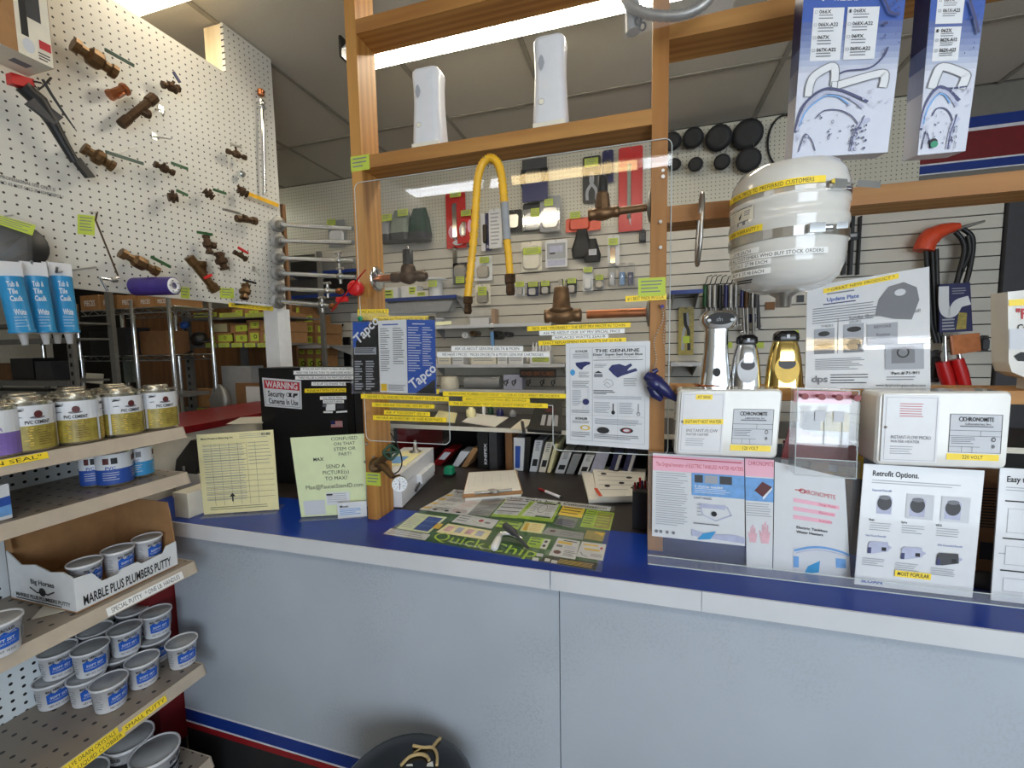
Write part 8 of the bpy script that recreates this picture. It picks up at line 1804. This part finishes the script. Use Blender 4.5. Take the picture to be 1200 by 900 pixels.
# right part, seen past the right post
for i, (x_, y_, r_) in enumerate(((790, 162, 0.055), (815, 158, 0.06), (845, 158, 0.075), (879, 154, 0.085), (793, 189, 0.036), (818, 189, 0.042), (849, 186, 0.046), (880, 184, 0.07))):
    c = pY(x_, y_, YW-0.055); lab = ('black rubber coupling at the left end of the upper row', 'black rubber coupling second in the upper row', 'black rubber coupling third in the upper row', 'largest black rubber coupling with open end, upper row', 'small black coupling at the left of the lower row', 'small black coupling second in the lower row', 'small black coupling third in the lower row', 'wide black coupling below the largest one')[i]
    t = thing('rubber_coupling', lab, 'coupling', c-V((0, 0, r_)), 'black rubber couplings on the back pegboard'); MB().lathe([(r_*0.62, 0.10), (r_*0.95, 0.10), (r_, 0.09), (r_, 0.03), (r_*0.92, 0.025), (r_*0.92, 0.0), (r_*0.66, 0.0), (r_*0.64, 0.09), (0.0001, 0.092)], c+V((0, 0.05, 0)), (-0.25, -1, -0.35), 18).build('sleeve', 'rubber', t)
    MB().lathe([(r_*1.01, 0.06), (r_*1.03, 0.06), (r_*1.03, 0.075), (r_*1.01, 0.075)], c+V((0, 0.05, 0)), (-0.25, -1, -0.35), 18).build('band', 'charcoal', t); wall_hook(t, c.x, c.z+r_*0.55, YW-0.12)
t = tag(MB().tube([pY(918, 165, YW-0.012)+V((0.085*math.cos(a), 0, 0.15*math.sin(a))) for a in [i*2*math.pi/28 for i in range(28)]], 0.006, 6, closed=True).build('black_belt', 'rubber'), 'thin black belt loop hanging beside the blue spout box', 'belt'); wall_hook(t, pY(918, 165, YW).x, pY(918, 165, YW).z+0.145, YW-0.02)
# yellow pliers card
pack('olive yellow card with black-gripped pliers on the right slatwall', 795, 360, 813, 416, 'ink_olive', None, None, None, name='pliers_card', deco=lambda p: (p.curve([(0.5, 0.12), (0.6, 0.35), (0.35, 0.5), (0.3, 0.9)], 0.02, 'ink_soft'), p.curve([(0.4, 0.12), (0.45, 0.35), (0.65, 0.5), (0.7, 0.9)], 0.02, 'ink'), p.rect(0.3, 0.6, 0.75, 0.75, 'tag_green')))
sE, zE_ = shelf('blue-edged shelf right of the post behind the yellow card', 786, 824, 340, 2.9, blue=True); sF, zF_ = shelf('low pale shelf behind the faucets', 786, 822, 425, 2.85)
# cluster of thin tools hanging behind the tank
for i in range(11):
    x_ = 826+i*6.2+random.uniform(-1, 1); y1 = random.uniform(372, 402) if i not in (8, 9) else 438; m = ('green_handle', 'galv', 'galv', 'black', 'navy', 'galv', 'galv', 'navy', 'brass_dark', 'galv', 'charcoal')[i]
    lab = ('green-handled', 'long grey', 'bright grey', 'thin black', 'blue-handled', 'dull steel', 'polished steel', 'navy-gripped', 'brown-handled', 'narrow steel', 'dark grey')[i]+' key tool in the cluster hanging behind the tank'
    Yk_ = YW-0.05-0.02*(i % 3); a, b = pY(x_, 338, Yk_), pY(x_+2, y1, Yk_); t = thing('basin_key', lab, 'tool', b, 'thin tools hanging behind the tank'); MB().tube([a, a*0.5+b*0.5, b], [0.010, 0.009, 0.012], 6).build('shaft', 'galv' if m in ('navy', 'green_handle', 'brass_dark') else m, t)
    MB().tube([a+V((0, 0, 0.02)), a-V((0, 0, 0.12))], 0.014, 6).build('grip', m, t); MB().tube([b+V((-0.02, 0, 0)), b+V((0.02, 0, 0.01))], 0.008, 6).build('jaw', 'steel', t); MB().tube([V((a.x, YB-0.0025, a.z+0.03)), V((a.x, Yk_-0.01, a.z+0.03)), V((a.x+0.01, Yk_-0.02, a.z+0.07)), V((a.x+0.035, Yk_-0.02, a.z+0.08))], 0.003, 5).build('wall_hook', 'black', t)
for i, (x0, y0, x1, y1, m, lab) in enumerate(((876, 368, 886, 378, 'navy', 'navy square hang card on the right slatwall'), (851, 401, 858, 408, 'tag_green', 'green ticket on the slatwall left of the chrome faucets'), (886, 401, 895, 408, 'tag_green', 'green ticket on the slatwall between the faucets'), (930, 387, 936, 394, 'tag_green', 'green ticket on the slatwall behind the gold faucet'), (897, 354, 908, 363, 'cardboard_dark', 'brown square card under the tank'), (934, 346, 942, 354, 'black', 'small black clip card left of the product sign'))):
    l, r2, b, t2 = rectY(x0, y0, x1, y1, YW-0.004); tag(MB().box((l, YW-0.006, b), (r2, YW+0.0035, t2)).build('hang_card', m), lab, 'card')
# black uprights and clip sign right of the tank
for i, x_ in enumerate((989, 997, 1006)):
    l, r2, b, t2 = rectY(x_-1.8 if i < 2 else x_-1, 254, x_+1.8 if i < 2 else x_+1, 322 if i < 2 else 322, YW-0.01); tag(MB().box((l, YW-0.03, b), (r2, YW+0.0035, t2)).build('slatwall_upright', 'black'), ('left', 'middle', 'right')[i]+' of three black upright bars right of the tank', 'bar', 'black uprights on the slatwall')
l, r2, b, t2 = rectY(987, 272, 1007, 281, YW-0.05); o = tag(MB().box((l, YW-0.042, b), (r2, YW-0.032, t2)).build('clip_sign', 'black'), 'small black clip sign with white labels across the black bars', 'sign'); p = quad_print([V((l, YW-0.042, b)), V((r2, YW-0.042, b)), V((r2, YW-0.042, t2)), V((l, YW-0.042, t2))], (0, -1, 0)); p.rect(0.08, 0.4, 0.35, 0.85, 'ink_soft'); p.rect(0.45, 0.2, 0.9, 0.6, 'ink_soft'); p.text('NO', 0.12, 0.5, 0.25, 'ink', bold=1); p.done(o)
# long bolt cutter style tools on the right slatwall
Q = lambda x, y, d=0.08: pY(x, y, YW-d)
t = thing('tubing_bender', 'orange and black long-handled tube tools with red grips on the right slatwall', 'tool', Q(1105, 452))
MB().tube(smooth_path([Q(1082, 294), Q(1088, 280), Q(1104, 270), Q(1124, 265)], 5), [0.05]*8+[0.042, 0.04, 0.038, 0.034, 0.03, 0.028, 0.022, 0.02], 8).build('orange_arm', 'orange', t)
MB().tube([Q(1120, 269), Q(1154, 259)], [0.012, 0.006], 6).build('steel_pin', 'galv', t)
for dx in (0, 7, 12): MB().tube([Q(1085+dx, 292), Q(1091+dx*0.7, 380), Q(1097+dx*0.6, 402)], 0.013, 6).build('frame_bar', 'black', t)
for pa_ in ([(1128, 268), (1138, 276), (1140, 290), (1136, 316), (1131, 334)], [(1120, 272), (1128, 282), (1130, 296), (1124, 320), (1121, 334)], [(1134, 276), (1136, 296), (1126, 318), (1121, 332)]): MB().tube(smooth_path([Q(*a) for a in pa_], 4), 0.014, 6).build('cable_loop', 'black', t)
q = [Q(1101, 390, 0.12), Q(1140, 388, 0.12), Q(1137, 331, 0.12), Q(1101, 333, 0.12)]; o = MB().slab(q, (0, 0.01, 0)).build('blue_card', 'navy', t); p = quad_print(q, (0, -1, 0)); p.curve([(0.14, 0.05), (0.14, 0.45), (0.25, 0.6), (0.42, 0.58), (0.6, 0.42), (0.95, 0.36)], 0.05, 'ink_white'); p.lines(0.08, 0.72, 0.5, 0.98, 4, 'ink_soft', 0.5); p.lines(0.4, 0.1, 0.9, 0.25, 3, 'ink_soft', 0.3); p.poly([(0.5, 0.95), (0.6, 0.6), (0.85, 0.62), (0.8, 0.95)], 'ink_olive'); p.done(o)
MB().slab([Q(1118, 416, 0.14), Q(1150, 411, 0.14), Q(1148, 390, 0.14), Q(1116, 393, 0.14)], (0, 0.03, 0)).build('brown_tag', 'copper', t)
for x0, y0, x1, y1 in ((1104, 424, 1112, 452), (1121, 421, 1130, 452)): MB().tube([Q(x0, y0, 0.1), Q((x0+x1)/2, (y0+y1)/2, 0.1), Q(x1, y1, 0.1)], [0.03, 0.034, 0.03], 10).build('red_grip', 'red', t)
for x0, y0, x1, y1 in ((1107, 394, 1108, 424), (1118, 392, 1125, 422)): MB().tube([Q(x0, y0, 0.1), Q(x1, y1, 0.1)], 0.012, 8).build('shaft', 'chrome', t)
c = Q(1110, 268, 0.0); wall_hook(t, c.x, c.z, YW-0.09)
pack('dark blister pack left of the red grips', 1090, 410, 1101, 448, 'charcoal', (0.1, 0.2, 0.9, 0.9), 'black'); pack('small dark pack right of the brown tag', 1147, 393, 1158, 412, 'black', (0.1, 0.2, 0.9, 0.9), 'charcoal')
# fittings behind the sillcocks on the left
pack('small clear pack with green ticket on the left pegboard', 385, 258, 405, 289, 'grey_plastic', (0.1, 0.4, 0.9, 0.9), 'white', (383, 257, 393, 264))
for i, (x0, y0, x1, y1, m, lab) in enumerate(((340, 306, 372, 318, 'black', 'black hand tool lying on the blue shelf behind the sillcocks'), (374, 305, 412, 316, 'grey_metal', 'grey tool lying on the blue shelf behind the sillcocks'), (338, 327, 374, 345, 'charcoal', 'dark bin on the lower shelf behind the sillcocks'), (376, 326, 412, 343, 'black', 'black bin on the lower shelf behind the sillcocks'))):
    Yx = 2.90; sx = [None]
    if i == 0: sG, zG_ = shelf('blue-edged shelf behind the sillcock pipes', 335, 420, 318, 2.86, blue=True); 
    if i == 2: sH, zH_ = shelf('lower dark shelf behind the sillcock pipes', 335, 420, 345, 2.86, blue=True)
    shelf_box(lab, x0, x1, y0, zG_ if i < 2 else zH_, 2.9, m, 0.1, name='tool_bin', group='bins behind the sillcocks')

# ================================================================== STOCK AREA behind the pegboard wall
def rack(label, uprights, beams, Y0, dep, mat='rack_grey', slots=True):
    t = thing('steel_rack', label, 'rack', (pY(uprights[0][0], 450, Y0).x, Y0+dep/2, 0), 'steel stock racks')
    xs = []
    for xu, wpx in uprights:
        x = pY(xu, 430, Y0).x; w_ = wpx*mpp(pY(xu, 430, Y0)); xs.append(x)
        for yy in (Y0, Y0+dep): 
            o = MB().box((x-w_/2, yy, 0.0), (x+w_/2, yy+0.02, 2.3)).build('upright', mat, t)
            if slots and yy == Y0:
                m = MB(); z = 1.2
                while z < 2.2: m.box((x-0.008, yy-0.0012, z), (x+0.008, yy-0.0002, z+0.022)); z += 0.05
                m.build('slot_holes', 'dark_gap', o)['kind'] = 'stuff'
    for (x0, x1, y, hpx) in beams:
        a, b = pY(x0, y, Y0).x, pY(x1, y, Y0).x; z = pY((x0+x1)/2, y, Y0).z; h_ = hpx*mpp(pY((x0+x1)/2, y, Y0))
        MB().box((a, Y0+0.021, z-0.012), (b, Y0+dep-0.002, z-0.001)).build('shelf_deck', mat, t); MB().box((a, Y0-0.004, z-h_), (b, Y0+0.0205, z)).build('shelf_beam', mat, t)
    return t
Y1 = 1.62
r1 = rack('grey slotted steel rack at the left edge, seen under the pegboard', [(84, 9), (-60, 9)], [(-65, 80, 398, 6), (-65, 80, 446, 6), (-65, 80, 458, 7), (-65, 80, 380, 4)], Y1, 0.2)
# chrome wire shelving
Y2 = 1.86
ws_ = thing('wire_shelving', 'chrome wire shelving unit under the pegboard wall', 'shelving', pY(150, 480, Y2))
ws_.location.z = 0; ORG[ws_.name] = ws_.location.copy()
cols = [pY(95, 420, Y2), pY(160, 420, Y2), pY(203, 420, Y2), pY(53, 430, Y2+0.0)]
for c in cols:
    for dy in ((0.0, 0.25) if c is not cols[3] else (0.0,)): MB().cyl((c.x, c.y+dy, 0.0), (c.x, c.y+dy, 1.93), 0.0125, 10).build('post', 'chrome', ws_)
def wire_shelf(y, x0=95, x1=203):
    z = pY((x0+x1)/2, y, Y2).z; a, b = pY(x0, y, Y2).x, pY(x1, y, Y2).x; m = MB()
    for yy in (Y2, Y2+0.25):
        for zz in (z, z-0.03): m.tube([(a, yy, zz), (b, yy, zz)], 0.0045, 5)
        n = 14
        m.tube([(a+(b-a)*i/n, yy, z-(0.03 if i % 2 else 0.0)) for i in range(n+1)], 0.003, 4)
    k = 26
    for i in range(k+1): m.tube([(a+(b-a)*i/k, Y2, z+0.003), (a+(b-a)*i/k, Y2+0.25, z+0.003)], 0.002, 4)
    o = m.build('wire_shelf', 'chrome', ws_); o['kind'] = 'stuff'; return z
zw1 = wire_shelf(362); zw2 = wire_shelf(417)
for i, (x0, x1) in enumerate(((94, 116), (117, 138), (139, 160), (161, 180), (181, 199))):
    a, b = pY(x0, 352, Y2+0.02).x, pY(x1, 352, Y2+0.02).x; zt2 = pY((x0+x1)/2, 346, Y2+0.02).z
    o = tag(MB().box((a, Y2+0.02, zw1+0.006), (b-0.004, Y2+0.22, max(zt2, zw1+0.06))).build('small_carton', 'cardboard'), ('leftmost', 'second', 'third', 'fourth', 'rightmost')[i]+' brown carton in the row on the wire shelving', 'box', 'brown cartons on the wire shelving')
    p = quad_print([V((a, Y2+0.02, zw1+0.006)), V((b-0.004, Y2+0.02, zw1+0.006)), V((b-0.004, Y2+0.02, zt2)), V((a, Y2+0.02, zt2))], (0, -1, 0)); p.text('PIECES', 0.2, 0.35, 0.35, 'ink_white', bold=1, w=0.6); p.done(o)
# dark wall and plywood behind the wire shelving
l, r2, b, t2 = rectY(158, 362, 226, 470, 2.63)
tag(MB().box((l, 2.63, 0.3), (r2+0.1, 2.65, 2.05)).build('plywood_sheet', 'ply'), 'large plywood sheet standing behind the chrome wire shelving', 'plywood')
tag(MB().box((-5.2, 2.66, 0.0), (l-0.02, 2.69, 2.35)).build('dark_backboard', 'dark_gap'), 'black backboard behind the racks at the far left', 'panel')
# papers and boxes on the racks
def rack_box(label, x0, x1, y0, y1, Y, dep, mat, deco=None, group=None, cat='box', name='stock_box'):
    a, b = pY(x0, (y0+y1)/2, Y).x, pY(x1, (y0+y1)/2, Y).x; zb2 = pY((x0+x1)/2, y1, Y).z; zt2 = pY((x0+x1)/2, y0, Y).z
    o = tag(MB().box((a, Y, zb2), (b, Y+dep, zt2)).build(name, mat), label, cat, group)
    if deco: p = quad_print([V((a, Y, zb2)), V((b, Y, zb2)), V((b, Y, zt2)), V((a, Y, zt2))], (0, -1, 0)); deco(p); p.done(o)
    return o
zb1 = pY(10, 446, Y1).z
for i, (x0, x1, h_, m, lab) in enumerate(((-20, 9, 0.10, 'cardboard_dark', 'dark carton at the photo left edge on the steel rack'), (14, 40, 0.13, 'black', 'black parts bin on the steel rack'), (42, 62, 0.11, 'charcoal', 'dark grey parts bin right of the black bin on the steel rack'))):
    a, b = pY(x0, 440, Y1+0.06).x, pY(x1, 440, Y1+0.06).x; tag(MB().box((a, Y1+0.06, zb1+0.0005), (b, Y1+0.18, zb1+h_)).build('parts_bin', m), lab, 'bin', 'bins on the left steel rack')
for i, (x0, x1, h_, m, lab) in enumerate(((106, 128, 0.16, 'black', 'black bin at the left of the lower wire shelf bay'), (131, 150, 0.18, 'charcoal', 'dark bin right of the black bin in the wire shelving'), (165, 196, 0.15, 'cardboard_dark', 'brown carton on the right of the lower wire shelf'))):
    a, b = pY(x0, 410, Y2+0.1).x, pY(x1, 410, Y2+0.1).x; tag(MB().box((a, Y2+0.1, zw2+0.006), (b, Y2+0.24, zw2+h_)).build('parts_bin', m), lab, 'bin', 'bins in the wire shelving')
zb3 = zw2-0.32; 
wl = MB(); z3 = pY(150, 462, Y2).z
o = tag(MB().box((pY(96, 450, Y2).x+0.02, Y2+0.03, z3-0.02), (pY(202, 450, Y2).x-0.02, Y2+0.24, z3)).build('low_shelf_board', 'rack_grey'), 'grey shelf board low in the wire shelving', 'shelf')
q = [pY(100, 448, Y2+0.15), pY(120, 450, Y2+0.15), pY(121, 438, Y2+0.3), pY(101, 437, Y2+0.3)]
m = MB().slab(q, (0, 0.004, -0.004)); tag(m.build('loose_papers', 'paper_matte'), 'loose white papers lying low in the wire shelving', 'papers')
rack_box('tilted grey-green folder standing in the wire shelving', 143, 153, 385, 448, Y2+0.2, 0.05, 'grey_green')
# rack with green-ticketed cartons
Y3 = 2.15
r3 = rack('grey slotted steel rack full of green-ticketed cartons left of the white post', [(221, 10), (324, 6)], [(216, 318, 371, 3), (216, 318, 403, 4), (216, 318, 479, 4)], Y3, 0.42)
tkd = lambda p: (p.rect(0.3, 0.2, 0.95, 0.85, 'tag_green'), p.text('O', 0.55, 0.35, 0.3, 'ink', bold=1))
def ticket_row(x0, x1, y, n, t):
    for i in range(n):
        a = x0+(x1-x0)*i/n; tagq(t, a+1, y, a+(x1-x0)/n-2, y+5, Y3-0.005)
ticket_row(226, 316, 366.5, 3, r3); ticket_row(240, 316, 402, 5, r3); ticket_row(230, 310, 478, 4, r3)
n = 0
pos = ('left', 'second', 'third', 'fourth', 'right')
def grid(cols_, rows, Y, dep, where, mat='cardboard'):
    for c_, (x0, x1) in enumerate(cols_):
        for r_, (y0, y1) in enumerate(rows[c_]):
            rack_box('brown carton with green ticket, column %s, row %s, %s' % (('one', 'two', 'three', 'four', 'five')[c_], ('one', 'two', 'three', 'four')[r_], where), x0, x1, y0, y1, Y, dep, mat, tkd, 'green-ticketed cartons '+where)
grid([(272, 285), (287, 304), (305, 318)], [[(361.5, 371)], [(362, 371)], [(365, 371)]], Y3+0.03, 0.3, 'on the top rack shelf')
grid([(248, 274), (270, 291), (289, 304), (305, 319)], [[(390, 402)], [(379, 390), (390.5, 402)], [(375, 386), (387, 402)], [(376, 388), (388.5, 402)]], Y3+0.03, 0.3, 'on the middle rack shelf')
rack_box('small box with yellow ticket standing left on the middle rack shelf', 249, 267, 379, 389.5, Y3+0.06, 0.2, 'cardboard', lambda p: p.rect(0.05, 0.05, 0.95, 0.95, 'cream_paper'))
# lower bay: grey boxes, bag
l, r2, b, t2 = rectY(226, 400, 300, 500, Y3+0.41)
tag(MB().box((l, Y3+0.45, 0.4), (r2+0.35, Y3+0.47, 1.95)).build('plywood_sheet', 'ply'), 'plywood back panel behind the ticketed cartons', 'plywood')
zb4 = pY(265, 479, Y3).z
for i, (x0, x1, y0, m, lab, dp) in enumerate(((230, 254, 456, 'cardboard', 'tan carton on the low rack shelf left', 0.2), (262, 296, 429, 'grey_plastic', 'large grey carton on the low rack shelf', 0.34), (277, 306, 449, 'cardboard_dark', 'open brown carton in front of the grey one on the low rack shelf', 0.12), (289, 305, 453, 'paper', 'small white box on the low rack shelf near the black cabinet', 0.05))):
    Yx = Y3+(0.04, 0.06, 0.035, 0.0)[i]; a, b = pY(x0, 465, Yx).x, pY(x1, 465, Yx).x; zt2 = pY((x0+x1)/2, y0, Yx).z; tag(MB().box((a, Yx-0.002, zb4+0.0008), (b, Yx+dp*0.3-0.003, zt2)).build('stock_carton', m), lab, 'box', 'cartons on the low rack shelf')
c = pY(266, 460, Y3+0.02); o = tag(MB().loft([(rrect(0.13, 0.05, 0.02), 0), (rrect(0.15, 0.06, 0.025), 0.06), (rrect(0.10, 0.04, 0.018), 0.13), (rrect(0.03, 0.012, 0.005), 0.16)], V((c.x, Y3-0.03, zb4+0.0008))).build('silver_bag', 'grey_metal'), 'crumpled silver bag on the low rack shelf', 'bag')
for i, (x_, y_, r_, m, lab) in enumerate(((216, 381, 0.028, 'blue_plastic', 'small blue cap on the rack upright'), (233, 397, 0.05, 'black', 'black cap hanging on the rack upright, right one'), (212, 410, 0.045, 'black', 'navy black cap hanging on the rack upright, left one'))):
    c = pY(x_, y_, Y3-0.06); t = thing('baseball_hat', lab, 'cap', c-V((0, 0, r_)), 'caps on the rack upright'); MB().lathe([(0.0001, -r_*0.3), (r_*0.9, -r_*0.2), (r_, 0.0), (r_*0.7, r_*0.5), (0.0001, r_*0.7)], c, (0.3, -0.8, 0.4), 14).build('crown', m, t)
    if i: MB().lathe([(0.0001, -0.002), (r_*1.25, -0.002), (r_*1.25, 0.002), (0.0001, 0.002)], c+V((0.03, 0, -0.012)), (0.1, -0.3, 1), 14, sy=0.7).build('brim', m, t)
    a = pY(221, 400, Y3); MB().tube([c+V((0, 0.01, 0)), V((a.x, Y3-0.0005, c.z+0.01))], 0.004, 5).build('strap', 'black', t)
# cartons right of the white post, standing on a wall shelf
Y4 = 2.80
sI, zI_ = shelf('grey wall shelf with ticketed cartons right of the white post', 336, 386, 405, Y4); sJ, zJ_ = shelf('lower grey wall shelf with ticketed cartons right of the white post', 336, 386, 436, Y4)
grid([(337, 351), (353, 367), (369, 381)], [[(359, 368), (368.5, 379), (379.5, 391), (391.5, 404.5)], [(368, 379), (379.5, 391), (391.5, 404.5)], [(379.5, 391), (391.5, 404.5)]], Y4+0.02, 0.2, 'right of the white post')
grid([(338, 347), (348, 357), (358, 367), (368, 376)], [[(408.5, 416), (416.5, 435.5)], [(408.5, 416), (416.5, 435.5)], [(408.5, 416), (416.5, 435.5)], [(408.5, 416), (416.5, 435.5)]], Y4+0.02, 0.2, 'low right of the white post')
# wire pliers and gap on the slatwall left of the brochures
t = thing('black_pliers', 'open black pliers hanging on the slatwall left of the brochures', 'pliers', pY(395, 400, YW-0.02)); T2 = lambda x, y: pY(x, y, YW-0.03)
for pts in ([(389, 381), (393, 386), (394, 392), (391, 401)], [(402, 380), (398, 386), (393, 390), (392, 399)]): MB().tube(smooth_path([T2(*a) for a in pts], 3), 0.009, 6).build('handle', 'black', t)
wall_hook(t, T2(394, 388).x, T2(394, 388).z, YW-0.04)
l, r2, b, t2 = rectY(404, 395, 411, 430, YW-0.004); tag(MB().box((l, YW-0.02, b-0.1), (r2, YW+0.0035, t2)).build('gap_strip', 'black'), 'narrow dark upright strip on the slatwall left of the brochures', 'bar')  # dark strip stands in for the shaded gap in the slatwall
